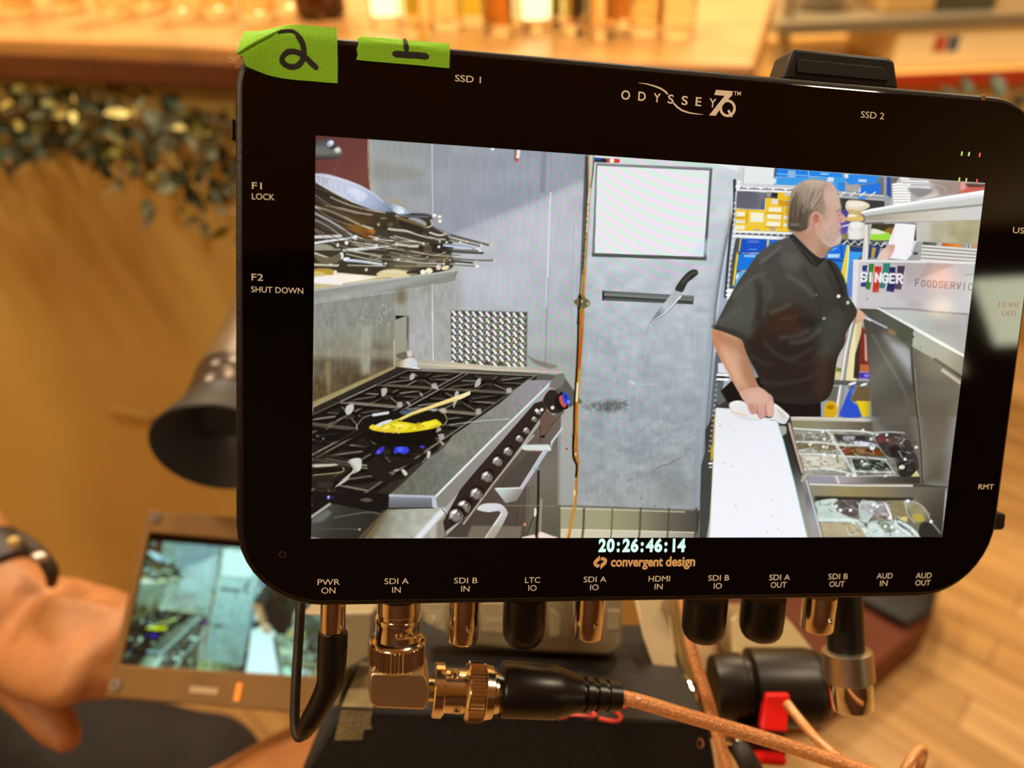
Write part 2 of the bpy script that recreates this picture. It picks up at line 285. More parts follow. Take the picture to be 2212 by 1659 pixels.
for i, (px, w, h, m, n, lab) in enumerate([(1850, .17, .11, mat('white_dishes', 'e6dcc4', .4, noise=.04), 'dish_stack', 'stack of pale dishes on the steel shelf nearest its end post'), (2010, .14, .10, mat('kraft_card', 'c09858', .7, noise=.08), 'cardboard_box', 'brown cardboard box on the steel shelf'), (2140, .16, .12, mat('dark_bin', '4a4634', .5, noise=.1), 'storage_bin', 'dark storage bin on the steel shelf')]):
    x = q(px, 30).x
    if n == 'dish_stack':
        pl = MB()
        for k in range(7): pl.lathe((x, YC + .25, zs + .0006 + k * .013), (x, YC + .25, zs + .013 + k * .013), [(0, .05), (.3, .055), (1, w / 2), (1, w / 2 - .004), (.6, .05)], 32)
        o = pl.build(n, m)
    else: o = MB().box((x - w / 2, YC + .12, zs + .0006), (x + w / 2, YC + .38, zs + h)).build(n, m, bevel=.006)
    tag(o, lab, 'dishes' if n == 'dish_stack' else 'box')
# potted plant before the counter and a dark bag beside the carton
pp = ony(2190, 250, YC - .34); rp = empty('potted_plant', (pp.x, pp.y, 0), 'leafy dark green plant in a pot before the service counter', 'plant')
MB().lathe((pp.x, pp.y, 0), (pp.x, pp.y, .5), [(0, .10), (.05, .11), (1, .14), (1, .125), (.9, .12)], 28).build('pot', mat('clay_pot', '8a5030', .7, noise=.1), rp)
lv = [MB(), MB()]
for k in range(420):
    a = rnd.uniform(0, 2 * math.pi); r_ = .2 * rnd.random() ** .5; z = rnd.uniform(.5, pp.z + .06 - r_ * .3); leaf(lv[k % 3 == 0], Vector((pp.x + r_ * math.cos(a), pp.y + r_ * math.sin(a), z)), (math.cos(a), math.sin(a), rnd.gauss(.3, .6)), rnd.uniform(.04, .08), rnd.uniform(.012, .022), (0, 0, 1))
lv[0].build('dark_leaves', mat('plant_leaf_dark', '33422a', .45, noise=.3, nscale=20), rp, smooth=False); lv[1].build('light_leaves', mat('plant_leaf_light', '7d7c50', .45, noise=.3, nscale=20), rp, smooth=False)
MB().tube([(pp.x, pp.y, .44), (pp.x + .01, pp.y, .6), (pp.x, pp.y + .01, pp.z + .05)], .012, 8).build('stem', mat('plant_stem', '5a4a2c', .7, noise=.2), rp)
# low step with a black mat, lower right of the monitor
zb = .11; P = lambda px, py, z=zb: onz(px, py, z)
st = MB().prism([P(1560, 1540), P(1790, 1512), P(1890, 1440), P(2014, 1338), P(2040, 1230), P(1560, 1230)], (0, 0, -zb + .0005)).build('wooden_step', mat('red_brown_wood', '682c00', .6, noise=.2, nscale=4, stretch=(1, 8, 8)), bevel=.006)
tag(st, 'low reddish brown wooden step on the plank floor, lower right behind the cables', 'step')
cu = MB().prism([onz(1850, 1304, zb + .001), onz(1955, 1362, zb + .001), onz(2010, 1332, zb + .001), onz(2036, 1236, zb + .001), onz(1850, 1236, zb + .001)], (0, 0, .02)).build('floor_mat', mat('black_leather', '0c0906', .5, noise=.2, nscale=40, bump=.2, bscale=200), bevel=.008, bseg=3)
tag(cu, 'flat black mat lying on the reddish wooden step', 'mat')
# ---------------------------------------------------------------- the picture shown on the monitor's display
class Canvas:
    """small vector painter; coordinates are given in sketch units, z() sets the sketch frame"""
    def __init__(s, X, Y, base):
        s.X, s.Y = X, Y; s.C = np.empty(X.shape + (3,), np.float32); s.C[:] = s.hexc(base)
        s.o = (0., 0., 1.); s.rs = np.random.RandomState(5); s.aa = 1.8
    def hexc(s, h):
        if not isinstance(h, str): return np.array(h, np.float32)
        h = h.lstrip('#')
        if len(h) == 3: h = ''.join(c * 2 for c in h)
        return np.array([int(h[i:i + 2], 16) / 255. for i in (0, 2, 4)], np.float32)
    def z(s, x, y, k): s.o = (x, y, k)
    def pts(s, t):
        if isinstance(t, str): t = [tuple(map(float, q.split(','))) for q in t.split()]
        a = np.array(t, np.float32); return a / s.o[2] + np.array(s.o[:2], np.float32)
    def smooth(s, p, closed=True, n=6):
        q = []; m = len(p)
        for i in range(m if closed else m - 1):
            if closed: a, b, c, d = p[i - 1], p[i], p[(i + 1) % m], p[(i + 2) % m]
            else: a, b, c, d = p[max(i - 1, 0)], p[i], p[i + 1], p[min(i + 2, m - 1)]
            for k in range(n):
                t = k / n
                q.append(.5 * (2 * b + (c - a) * t + (2 * a - 5 * b + 4 * c - d) * t * t + (3 * b - a - 3 * c + d) * t ** 3))
        if not closed: q.append(p[-1])
        return np.array(q, np.float32)
    def box(s, p, m):
        x0, y0 = p.min(0) - m; x1, y1 = p.max(0) + m
        k = (s.X >= x0) & (s.X <= x1) & (s.Y >= y0) & (s.Y <= y1)
        r = np.where(k.any(1))[0]; c = np.where(k.any(0))[0]
        if not len(r) or not len(c): return None
        return slice(r[0], r[-1] + 1), slice(c[0], c[-1] + 1)
    def dist(s, p, b, closed):
        x = s.X[b]; y = s.Y[b]; d = np.full(x.shape, 1e9, np.float32); ins = np.zeros(x.shape, bool)
        for i in range(len(p) if closed else len(p) - 1):
            ax, ay = p[i]; bx, by = p[(i + 1) % len(p)]; ex, ey = bx - ax, by - ay
            L = ex * ex + ey * ey
            t = np.clip(((x - ax) * ex + (y - ay) * ey) / (L if L > 1e-9 else 1), 0, 1)
            d = np.minimum(d, (x - ax - t * ex) ** 2 + (y - ay - t * ey) ** 2)
            if closed and ay != by:
                ins ^= ((ay > y) != (by > y)) & (x < ax + (y - ay) * ex / (ey if ey else 1))
        return np.sqrt(d), ins
    def col(s, c, b):
        if isinstance(c, (tuple, list)) and len(c) == 3 and isinstance(c[0], str) and ',' in c[0]:
            g0 = s.pts(c[0])[0]; g1 = s.pts(c[1])[0]; st = [s.hexc(h) for h in c[2].split()]
            v = g1 - g0; t = np.clip(((s.X[b] - g0[0]) * v[0] + (s.Y[b] - g0[1]) * v[1]) / (v @ v), 0, 1) * (len(st) - 1)
            st = np.array(st); i = np.clip(t.astype(int), 0, len(st) - 2); f = (t - i)[..., None]
            return st[i] * (1 - f) + st[i + 1] * f
        return s.hexc(c)
    def mix(s, b, cov, c): s.C[b] = s.C[b] * (1 - cov[..., None]) + c * cov[..., None]
    def P(s, t, c, a=1, f=0, sm=False, n=0):
        """filled outline; f feather in px, sm smoothed corners, n grain"""
        p = s.pts(t)
        if sm: p = s.smooth(p)
        w = max(s.aa, f); b = s.box(p, w)
        if b is None: return
        d, ins = s.dist(p, b, True); cov = np.clip(.5 + np.where(ins, d, -d) / w, 0, 1)
        if f > 3: cov = cov * cov * (3 - 2 * cov)
        cc = s.col(c, b)
        if n: cc = cc + n * (s.rs.rand(*cov.shape)[..., None] - .5)
        s.mix(b, cov * a, cc)
    def S(s, t, c, **k): s.P(t, c, sm=True, **k)
    def L(s, t, w, c, a=1, f=0, sm=False):
        p = s.pts(t)
        if sm: p = s.smooth(p, False)
        w = w / s.o[2]; aw = max(s.aa, f); b = s.box(p, w / 2 + aw)
        if b is None: return
        d, _ = s.dist(p, b, False); s.mix(b, np.clip(.5 + (w / 2 - d) / aw, 0, 1) * a, s.col(c, b))
    def E(s, x, y, rx, ry, c, a=1, f=0, r=0):
        k = np.linspace(0, 2 * math.pi, 25)[:-1]; cr, sr = math.cos(math.radians(r)), math.sin(math.radians(r))
        s.P([(x + rx * math.cos(q) * cr - ry * math.sin(q) * sr, y + rx * math.cos(q) * sr + ry * math.sin(q) * cr) for q in k], c, a, f)
    def D(s, t, r, c, a=1):
        for q in (t.split() if isinstance(t, str) else t):
            x, y = map(float, q.split(',')) if isinstance(q, str) else q
            s.E(x, y, r, r, c, a)
    def noise(s, sx, sy, seed):
        rs = np.random.RandomState(seed); g = rs.rand(400, 400).astype(np.float32)
        u = (s.X - 600) / sx; v = (s.Y - 200) / sy; i = u.astype(int); j = v.astype(int); fu = u - i; fv = v - j
        fu = fu * fu * (3 - 2 * fu); fv = fv * fv * (3 - 2 * fv)
        G = lambda a, b: g[a % 400, b % 400]
        return (G(j, i) * (1 - fu) + G(j, i + 1) * fu) * (1 - fv) + (G(j + 1, i) * (1 - fu) + G(j + 1, i + 1) * fu) * fv - .5
    def N(s, t, amp, sx, sy, seed=1, f=6, tint=(1, 1, 1)):
        p = s.pts(t); b = s.box(p, f)
        if b is None: return
        d, ins = s.dist(p, b, True); cov = np.clip(.5 + np.where(ins, d, -d) / f, 0, 1)
        s.C[b] = np.clip(s.C[b] + (amp * s.noise(sx, sy, seed)[b] * cov)[..., None] * np.array(tint, np.float32), 0, 1)
    GLY = {'S': '4,1 3,0 1,0 0,1 0,2 1,3 3,3 4,4 4,5 3,6 1,6 0,5', 'I': '0,0 0,6', 'N': '0,6 0,0 4,6 4,0', 'G': '4,1 3,0 1,0 0,1 0,5 1,6 3,6 4,5 4,3.2 2.4,3.2',
           'E': '3.6,0 0,0 0,6 3.6,6|0,3 3,3', 'R': '0,6 0,0 3,0 4,1 4,2 3,3 0,3|2,3 4,6', 'F': '3.6,0 0,0 0,6|0,3 3,3', 'O': '2,0 3.4,.6 4,2 4,4 3.4,5.4 2,6 .6,5.4 0,4 0,2 .6,.6 2,0',
           'D': '0,0 0,6 2.4,6 4,4.4 4,1.6 2.4,0 0,0', 'V': '0,0 2,6 4,0', 'C': '4,1 3,0 1,0 0,1 0,5 1,6 3,6 4,5'}
    def T(s, text, x, y, h, adv, w, c, slope=0, shear=0, a=1):
        for i, ch in enumerate(text):
            ox = x + i * adv; oy = y + i * adv * slope; k = h / 6.
            if ch == 'I': ox += adv * .25
            for part in s.GLY[ch].split('|'):
                q = [tuple(map(float, m.split(','))) for m in part.split()]
                s.L([(ox + u * k * .85 + (3 - v) * k * shear, oy + v * k + u * k * .85 * slope) for u, v in q], w, c, a)

def paint_kitchen(X, Y):
    c = Canvas(X, Y, '9aa0a4'); P, S, L, E, D, z, N, T = c.P, c.S, c.L, c.E, c.D, c.z, c.N, c.T
    def film(quad, cnt):
        """crinkles of cling film: short pale strokes and specks inside a four-cornered region"""
        q = [tuple(map(float, t.split(','))) for t in quad.split()]
        for i in range(cnt):
            u, v, w_, a_ = c.rs.rand(4); x = (q[0][0] * (1 - u) + q[1][0] * u) * (1 - v) + (q[3][0] * (1 - u) + q[2][0] * u) * v; y = (q[0][1] * (1 - u) + q[1][1] * u) * (1 - v) + (q[3][1] * (1 - u) + q[2][1] * u) * v
            an = c.rs.choice([.1, .3, -.2, 1.1, .7]) + .3 * c.rs.randn(); l = 20 + 70 * w_; dx, dy = math.cos(an) * l / 2, math.sin(an) * l / 2
            L([(x - dx, y - dy), (x + c.rs.randn() * 6, y + c.rs.randn() * 6), (x + dx, y + dy)], 5 + 7 * a_, 'e8efec' if i % 3 else '4a463c', a=.25 + .4 * a_, sm=True, f=2)
    # ---- walls of the kitchen
    z(0, 0, 1)
    P('790,280 1275,310 1246,1170 790,1170', ('800,300', '800,840', 'a2a69f a6a9a8 adaeac a9aaa4 a8a9a0'))
    P('930,280 1275,310 1262,560 930,520', ('930,300', '1260,420', 'a3a9ac 9fa6b6 a4a9bb'), a=.9, f=30)
    P('1275,310 1600,330 1560,1170 1246,1170', ('1400,340', '1380,1110', 'd3dade c9d2d8 bfc6cc b4bcc2 a3abb0 9aa2a6 9fa3a2'))
    P('1000,505 1130,452 1262,380 1272,480 1250,820 1000,820', ('1060,470', '1180,800', 'b3b5bf bcc0c8 b3bac0 a3aaa8'), f=34, a=.9)
    P('800,285 1275,318 1266,384 1180,425 1060,470 970,508 900,528 830,500', '8b929c', a=.42, f=14); P('970,512 1062,474 1182,428 1268,388 1262,520 1200,640 1010,640', 'c2c3cc', a=.5, f=22)
    P('1140,335 1178,335 1174,400 1166,418 1166,340', '8f93a0', a=.7, f=10)
    P('1174,322 1182,322 1178,415 1166,415', '80848f', a=.75, f=6)
    N('800,290 1270,315 1250,800 800,760', .03, 4, 30, 3, tint=(1, 1, 1.05)); N('800,290 1270,315 1250,800 800,760', .06, 44, 30, 4, tint=(1, 1, .8))
    S('812,350 880,360 920,375 880,388 812,384', '8e8c80', a=.55, f=20); S('845,425 872,440 880,470 850,450', 'a8997a', a=.6, f=16)
    L('932.6,309 938,309', 0, '000'); L('935,309 936.5,466', 2.6, 'cdd3e2', a=.85); L('937.5,309 938.5,466', 1.6, '868b96', a=.5)
    L('1190,415 1186,500 1181,660', 3, 'e4e8f0', a=.85); L('1192,330 1190,415', 1.6, '8d92a0', a=.6); L('1184,600 1178,800', 1.6, '70787a', a=.7)
    L('1240,480 1232,800', 1.2, '8a9196', a=.5)
    D('1065,320', 4, 'f6efe0'); P('1115,322 1124,322 1122,348 1113,350', 'c98f86'); P('1118,322 1125,322 1123,340 1117,340', 'efe6ea'); L('1114,322 1113,344', 2, '4a3a3a'); E(1117, 345, 3.5, 4, 'b8524c'); D('1119,338', 2.4, 'fff')
    N('1255,320 1600,340 1545,1165 1240,1165', .07, 24, 18, 8, tint=(1, 1, .9)); N('1255,600 1560,600 1545,1120 1240,1120', .05, 14, 10, 9, tint=(1, .98, .95)); N('1250,700 1560,700 1545,1120 1240,1120', .035, 3.5, 26, 10); N('1330,900 1530,900 1530,1060 1330,1060', .05, 7, 5, 12)
    # stains and dents on the sheet behind the pipe
    z(1060, 640, 4.424); S('880,1050 1000,1010 1180,985 1300,1010 1290,1070 1150,1105 1020,1090', '5e6462', a=.55, f=14)
    S('1040,1040 1120,1020 1240,1010 1200,1070 1080,1090', '3e4340', a=.4, f=8); N('880,1000 1320,990 1320,1110 880,1110', .22, 4, 5, 21)
    L('1430,845 1580,838', 10, 'c8d2da', a=.5, f=3); S('1320,810 1380,820 1360,840', 'dfe6ea', a=.6, f=4)
    z(1240, 940, 6.9125); L('1180,545 1260,470 1330,450 1400,440 1460,390 1640,300', 26, '6f7674', a=.6, f=4, sm=True); L('1180,520 1260,440 1320,420 1400,410 1470,365 1640,290', 14, 'c6c6cc', a=.55, f=3, sm=True)
    S('900,560 1060,540 1180,560 1100,640 960,660', '85898a', a=.45, f=12); S('1180,620 1400,480 1560,470 1700,900 1500,1080 1300,900', '788280', a=.4, f=50)
    D('820,680 1000,945 1205,1060 650,605', 14, '6e5c5c', a=.6); S('520,260 620,300 560,310', '8fa0a0', a=.7, f=5)
    # right part: soft vertical shading beside the curtain edge
    z(0, 0, 1)
    P('1585,430 1600,470 1575,640 1555,720 1520,1165 1490,1165 1515,800 1540,640', ('1500,900', '1560,900', '8a9298 a5b0ba 98a2ac 767d82'), f=20, a=.85)
    P('1560,560 1590,470 1598,520 1570,640 1548,760 1530,1165 1508,1165 1520,900', ('1540,480', '1520,1150', 'a9b2c8 b4bcd0 8b939c 5d6366'), f=12, a=.8)
    L('1586,425 1560,560 1545,660 1538,760 1527,900 1519,1000 1508,1165', 4, '6d747a', a=.7, sm=True); L('1590,430 1566,560 1550,665 1543,770', 3, 'd2d8e4', a=.8, sm=True)
    P('1545,760 1562,760 1548,900 1534,1165 1516,1165 1530,930', '4f5456', a=.8, f=6)
    # ---- baseboard tiles
    z(1240, 940, 6.9125); P('-340,1075 30,1080 1900,1135 1880,1560 -340,1560', ('0,1100', '1850,1300', 'a29f7e 9f9b79 8f8a6c 6a6354 4c4742'))
    P('-340,1410 0,1405 1000,1430 1840,1455 1840,1560 -340,1560', ('0,1480', '1840,1480', 'd2c8a8 cdc9b0 c0bba6 8d887c')); P('-340,1045 30,1050 1850,1115 1850,1140 30,1080 -340,1075', '5f6054', a=.8, f=3)
    P('-340,1078 1000,1120 1650,1140 1650,1160 1000,1138 -340,1100', 'd6ceac', a=.8, f=2); P('-340,1400 1000,1425 1800,1450 1800,1465 1000,1445 -340,1420', 'e0d6b6', a=.9, f=2)
    for x0, x1, w in ((150, 122, 34), (572, 548, 18), (992, 966, 28), (1412, 1386, 26), (1820, 1800, 34), (-250, -255, 14)):
        L([(x0, 1100), (x0 - 12, 1400), (x1, 1540)], w, '4c4836', a=.85)
    P('1820,1150 1930,1100 1880,1560 1830,1560', '3c3a36', f=4); L('1925,560 1850,1540', 16, '8b8c88'); L('1985,520 1890,1540', 40, '464a4a')
    # ---- upper left: red-brown panel, hanging ladle
    z(660, 280, 5.183)
    P('110,50 712,95 735,690 480,560 300,505 100,480', ('200,80', '500,560', '5d3836 6a3c38 6b3e38 71423a')); L('712,95 712,300 722,520 738,690', 11, 'b59a70', sm=True); L('722,95 724,500', 5, '6a5c48', a=.7)
    L('390,330 320,500', 4, '9a625a', a=.7); L('560,400 520,480', 4, '8c564e', a=.6); L('180,330 140,430', 4, '8c564e', a=.6); L('660,560 640,620', 5, '9a6258', a=.6)
    S('110,150 200,110 290,105 330,140 320,180 390,180 425,240 400,300 330,325 200,330 110,310', ('260,110', '260,330', '4c4a4a 5a5a58 6e706a 34322e'), f=4)
    E(290, 150, 42, 36, 'a3abc0', r=-30); E(300, 140, 22, 20, 'e8eefc'); E(370, 225, 38, 36, 'b9bba8'); E(372, 222, 20, 18, 'e2e4d4'); L('300,200 345,185', 20, '2c2c30', f=3); S('130,190 240,180 260,260 140,270', '6d706c', a=.8, f=5)
    # ---- shelf with the pile of pans: dark mass, then rims and handles
    S('100,590 300,690 500,790 760,900 960,915 1100,930 1400,950 1430,1080 1590,1180 1660,1290 1640,1400 1620,1560 1100,1640 100,1640', '3c372d')
    P('100,600 420,760 900,950 1020,980 980,1100 860,1260 420,1200 100,1180', ('200,700', '900,1200', '2c261f 3a3226 4b3c28 342c22'))
    S('108,500 230,490 420,545 600,610 760,700 880,800 960,860 985,905 900,915 760,890 560,820 380,730 220,640 130,580', ('140,500', '950,900', 'b4b8c4 c3c9d8 c9cfe4 b9c4de a2aec8 7f8aa0'))
    N('110,490 985,905 985,920 100,600', .16, 3, 16, 31); L('130,500 420,556 620,625 770,715 880,810', 8, 'f2f4fa', a=.8, sm=True); S('500,650 620,670 700,730 640,800 560,760', 'e6ebfa', a=.6, f=8); L('130,585 220,640 380,728 560,818', 9, 'e8e2cc', a=.85, sm=True)
    S('940,830 1000,830 1100,870 1180,930 1140,945 1040,940 980,890', ('960,850', '1160,940', '8fa0b8 dfe8f4 8ea4bc')); S('1060,890 1110,910 1090,930', 'f6faff', f=2)
    # long curved rims
    for t, w, col in (('290,750 420,810 600,870 900,930', 14, 'b8ae98'), ('230,850 420,880 640,935 900,970', 16, 'a9a58f'), ('110,860 260,900 430,970 620,1060 760,1110', 24, 'cfc7ae'),
                      ('120,935 300,1030 460,1130 540,1190', 20, 'b9bcc0'), ('120,1010 260,1080 420,1190', 14, '9aa6aa'), ('560,1190 700,1240 840,1280', 20, 'd8d2ba'),
                      ('500,1240 620,1290 740,1310', 14, 'b9b196'), ('110,1110 220,1160', 10, '8c8878'), ('480,1340 700,1390 860,1420', 18, 'd6ceb0'), ('470,1390 680,1440 860,1470', 14, 'c0b89c'),
                      ('1020,960 1180,1040 1340,1090 1420,1070 1410,1010', 16, 'cfc8ac'), ('1030,960 1380,975', 10, '8d949c'), ('940,1110 1120,1130 1310,1140', 26, 'd0cbb2'), ('1000,1190 1200,1240 1330,1270', 18, 'b8b29a'),
                      ('960,1200 1080,1240 1240,1250', 14, 'd8d8d2'), ('1020,1270 1160,1300 1270,1300', 26, 'cfccc0'), ('930,1310 1060,1340 1230,1390 1350,1390', 14, 'cbc3a4'), ('1400,1150 1500,1180 1570,1170', 20, 'e6e0cc'),
                      ('1400,1200 1500,1230', 20, 'dcd8c8'), ('1430,1080 1580,1150 1800,1220 2060,1290', 9, '6b6450'), ('1560,1170 1760,1230 1960,1280', 7, 'c8c4b0'), ('1150,1410 1300,1450 1380,1420', 12, 'd8ceb0'),
                      ('110,1380 280,1440', 22, 'd8d4c6'), ('110,1340 400,1340', 16, 'b4b09c'), ('110,1510 380,1520', 26, 'd8d0b4')):
        L(t, w, col, a=.92, sm=True)
    S('380,1050 560,1060 720,1110 900,1150 900,1240 800,1270 640,1180 480,1110', ('420,1060', '850,1200', '4a3d28 8a5c28 7a4c22 4c4030'), f=3); S('700,1110 790,1130 760,1165', 'c07830', a=.8, f=4)
    S('800,1130 900,1120 945,1180 930,1240 860,1260 800,1240', '3f3a30'); E(806, 1215, 22, 22, 'd8d4bc'); E(836, 1050, 22, 26, 'f0ead0'); E(958, 1058, 34, 24, 'fdfdf8', r=-20); E(640, 1050, 30, 14, '5c4a30', f=3)
    S('760,950 880,940 1000,980 1000,1060 880,1100 800,1020', '3b3222', a=.85, f=3); E(880, 990, 40, 10, '8a7650', f=3)
    # silvery tongs and handles to the left
    L('105,1200 400,1190', 34, 'cfd0ca'); L('105,1270 300,1240 540,1210', 26, 'e2e6e8', sm=True); E(568, 1208, 26, 30, 'eef2f2'); E(470, 1265, 22, 24, 'f0f2ee'); E(372, 1290, 16, 22, 'e8eae4')
    L('440,1350 700,1330 900,1300 1020,1296', 30, 'cdd6d4', sm=True); L('500,1335 800,1312 1010,1292', 10, 'f4f8f6', sm=True); E(1030, 1298, 18, 16, 'fff6ea'); S('110,1290 240,1280 330,1330 120,1330', '9c9a86', f=3)
    E(412, 1410, 26, 40, 'f2f4f0'); E(470, 1450, 40, 22, 'fbfbf6'); E(290, 1490, 26, 26, 'f2eee6'); S('110,1400 260,1430 400,1390 380,1480 200,1500', '6c6448', f=4)
    L('480,1462 680,1480 860,1512', 26, 'b9c8dc'); L('480,1450 680,1468 860,1498', 8, 'eef4fc'); S('420,1500 800,1530 860,1560 780,1600 420,1600', '3c3628'); E(690, 1566, 18, 18, 'cfc8ac'); E(940, 1510, 30, 18, 'fbf6e6'); E(985, 1532, 18, 12, 'f0e6c0')
    S('860,1370 1000,1380 1160,1420 1380,1500 1430,1560 1300,1570 1080,1590 920,1590', ('900,1400', '1300,1570', '3b3428 5c5242 6b6048 3a3426')); L('940,1400 1120,1440 1300,1500', 8, '8a8068', a=.7, sm=True)
    S('1280,1290 1400,1270 1600,1300 1640,1360 1500,1420 1340,1400', '2b2822'); D('1330,1278 1500,1310 1510,1248 1400,1340 1570,1168 1385,1302', 16, 'e6e2d2'); S('1340,1280 1420,1310 1400,1390 1330,1350', '5a463c', f=3)
    S('1420,1440 1640,1420 1660,1520 1480,1520', '4a4432'); L('1430,1450 1600,1440', 12, 'b89a58'); L('1420,1410 1500,1400 1570,1370', 12, 'b8b4a0')
    for t, w, col in (('1560,1290 1700,1300 1880,1330', 34, '9aa6c0'), ('1580,1300 1860,1330', 12, 'd8e0f0'), ('1540,1350 1760,1370 1990,1380', 22, '3a3a36'), ('1660,1440 1900,1460 2110,1462', 18, '6c6a5e'), ('1660,1470 1880,1490', 22, '47453c'),
                      ('1630,1505 1800,1520 1910,1525', 16, '77756a'), ('1630,1496 1900,1512', 6, 'd2d0c0'), ('1640,1180 1900,1250 2060,1292', 22, '4b4a40'), ('1670,1205 1800,1245', 14, 'cfcab4'), ('1180,960 1420,960', 18, '4f5156')):
        L(t, w, col, sm=True)
    E(1260, 1030, 110, 40, '9a9ea2', r=18); S('1040,970 1200,1010 1350,1080 1340,1110 1200,1090 1050,1020', '6c5a34', a=.9, f=3); S('1050,1010 1200,1050 1330,1100 1300,1160 1120,1110', '2f2a22', f=3)
    E(1450, 958, 26, 18, 'fff2e2'); E(1508, 972, 22, 16, 'fff2e2'); E(1512, 1022, 22, 18, 'fff0dc'); E(1812, 1262, 26, 16, 'e8d8b8', r=30); E(1968, 1290, 20, 24, 'f2ece4'); E(1945, 1345, 30, 16, 'f6ecd8', r=40); E(2080, 1290, 22, 22, 'cfc8b0'); E(2122, 1464, 20, 14, 'd8c8b0'); E(1926, 1528, 24, 16, 'f4f0ee'); E(1905, 1480, 28, 10, 'd8bea8', r=-30)
    L('1560,1170 1800,1232 2050,1290', 12, '6a6758'); L('1600,1215 1780,1260 1960,1300', 14, '4a473c'); L('1600,1330 1760,1350 1940,1352', 14, '5c5a50'); L('1620,1240 1800,1275', 8, 'd8d2bc')
    for i in range(44):
        u = c.rs.rand(6); x0 = 430 + 900 * u[0]; y0 = 1130 + 400 * u[1]; ln = 200 + 380 * u[2]; sl_ = .20 * (1 - u[1]) + .05 * u[3]
        if x0 + ln > 1980 - 300 * abs(u[1] - .55) or y0 + sl_ * ln > 1560 - max(0, x0 + ln - 1500) * .05: continue
        L([(x0, y0), (x0 + ln * .5, y0 + sl_ * ln * .7), (x0 + ln, y0 + sl_ * ln)], 5 + 9 * u[4], ('d6d0b8', '6c6552', 'a8a08a', '3a352b', 'eeeade', '554c3a')[i % 6], a=.85, sm=True)
        if i % 5 == 0: E(x0 + ln, y0 + sl_ * ln, 13, 12, 'efe8d6')
    for i in range(12):
        u = c.rs.rand(3); y0 = 640 + i * 44; L([(115, y0), (115 + 160 + 120 * u[0], y0 + 90 + 60 * u[1]), (430 + 260 * u[2], y0 + 210)], 6 + 6 * u[1], ('8c8474', '4b4234', 'b0a890')[i % 3], a=.6, sm=True)
    for x, y, rx, ry, cc in ((300, 900, 160, 50, '4a3a24'), (560, 1000, 140, 36, '5a4426'), (1080, 1350, 140, 24, '57503e'), (1500, 1440, 120, 20, '6a6048')): E(x, y, rx, ry, cc, a=.5, f=10, r=22)
    # cloth under the pans and shelf front
    P('105,1590 400,1600 830,1640 1100,1590 1330,1590 1400,1640 1700,1560 1700,1660 100,1660', 'd8ceb0'); S('800,1620 880,1570 1020,1560 1160,1580 1300,1590 1250,1620 1080,1640 900,1650', 'd9c89c', f=3)
    L('880,1590 1040,1590 1120,1610', 12, 'f2e8cc', sm=True); S('1140,1590 1290,1570 1330,1600 1200,1640', '3b3628'); E(1390, 1580, 40, 34, 'f2ecc8'); E(1322, 1592, 30, 26, 'fdf8ea'); E(1496, 1540, 28, 30, 'e8d4d0'); E(1572, 1545, 44, 24, 'f0deb0', r=-15); S('110,1560 300,1560 340,1620 110,1640', 'b8963c', f=4); S('100,1590 220,1600 200,1650 110,1650', 'd8c060', f=3); E(345, 1600, 20, 28, 'f0e8d4')
    z(660, 580, 5.183)
    P('100,60 260,60 420,190 100,235', 'c8b98a'); P('110,90 400,60 840,90 800,130 430,180 400,185 110,165', ('110,120', '840,110', 'f2e6d6 fbeee0 fdf4e4 eadfb4')); S('100,110 300,110 400,150 250,160 100,150', 'f4eef0', f=3); S('800,90 900,40 1100,60 1260,60 1040,95 820,130', 'e0d0a0', f=3); L('430,170 820,110 960,100', 10, '8a7c48', a=.7)
    P('100,235 1690,15 1710,30 1680,130 1580,160 620,310 100,400', ('800,90', '860,300', '8f938c 979b94 a2a59c 8a8e84')); L('100,245 700,160 1100,100 1690,20', 13, 'c6c7be', a=.9); P('100,330 620,250 640,310 100,400', 'aaad9c', a=.6, f=12); L('1690,20 1680,130', 8, '7b7d76')
    # ---- panel under the shelf and the small corner post
    P('100,400 1005,265 1015,1110 90,1530', ('300,350', '400,1420', '8b8d84 8c8e84 8f8f82 8c8672 6b604a 594a34'))
    for x, y, rx, ry, col, a in ((850, 880, 90, 60, '6b6356', .6), (400, 1100, 240, 90, '5c5040', .7), (860, 1060, 120, 60, '4a4032', .7), (180, 1060, 120, 60, '55493a', .6), (500, 1220, 200, 80, '4f4228', .6), (180, 1350, 90, 90, '5a4528', .7)): E(x, y, rx, ry, col, a=a, f=26)
    P('600,640 760,640 730,1180 640,1190', 'aeb0a0', a=.4, f=16); P('620,950 740,950 720,1160 660,1180', 'a8a890', a=.55, f=12); P('230,1040 300,1040 290,1420 260,1420', '8c8258', a=.6, f=8); P('100,930 1000,900 1000,1030 100,960', 'a09c82', a=.3, f=14)
    N('100,300 1005,270 1010,1100 95,1500', .08, 6, 20, 51)
    for i in range(70):
        q = c.rs.rand(3); x = 140 + 830 * q[0] ** .6; y0 = 420 - .13 * x; E(x, y0 + 40 + 300 * q[1], 7 + 4 * q[2], 11, 'c2c5bc', a=.25 + .35 * q[0] * q[2])
    P('1010,260 1150,235 1165,1000 1015,1070', ('1080,240', '1080,1000', 'a5a59c a09f93 9a988a 8c8976')); E(1080, 310, 60, 80, '6e6448', a=.8, f=22); P('1012,525 1140,530 1020,570', '15130f'); P('1140,530 1165,540 1160,900 1140,760', '5a5a50', f=4); P('1012,570 1140,560 1130,920 1015,1040', 'a09c8a', a=.7, f=4); L('1000,800 1003,1080', 10, 'd8cfae', f=2)
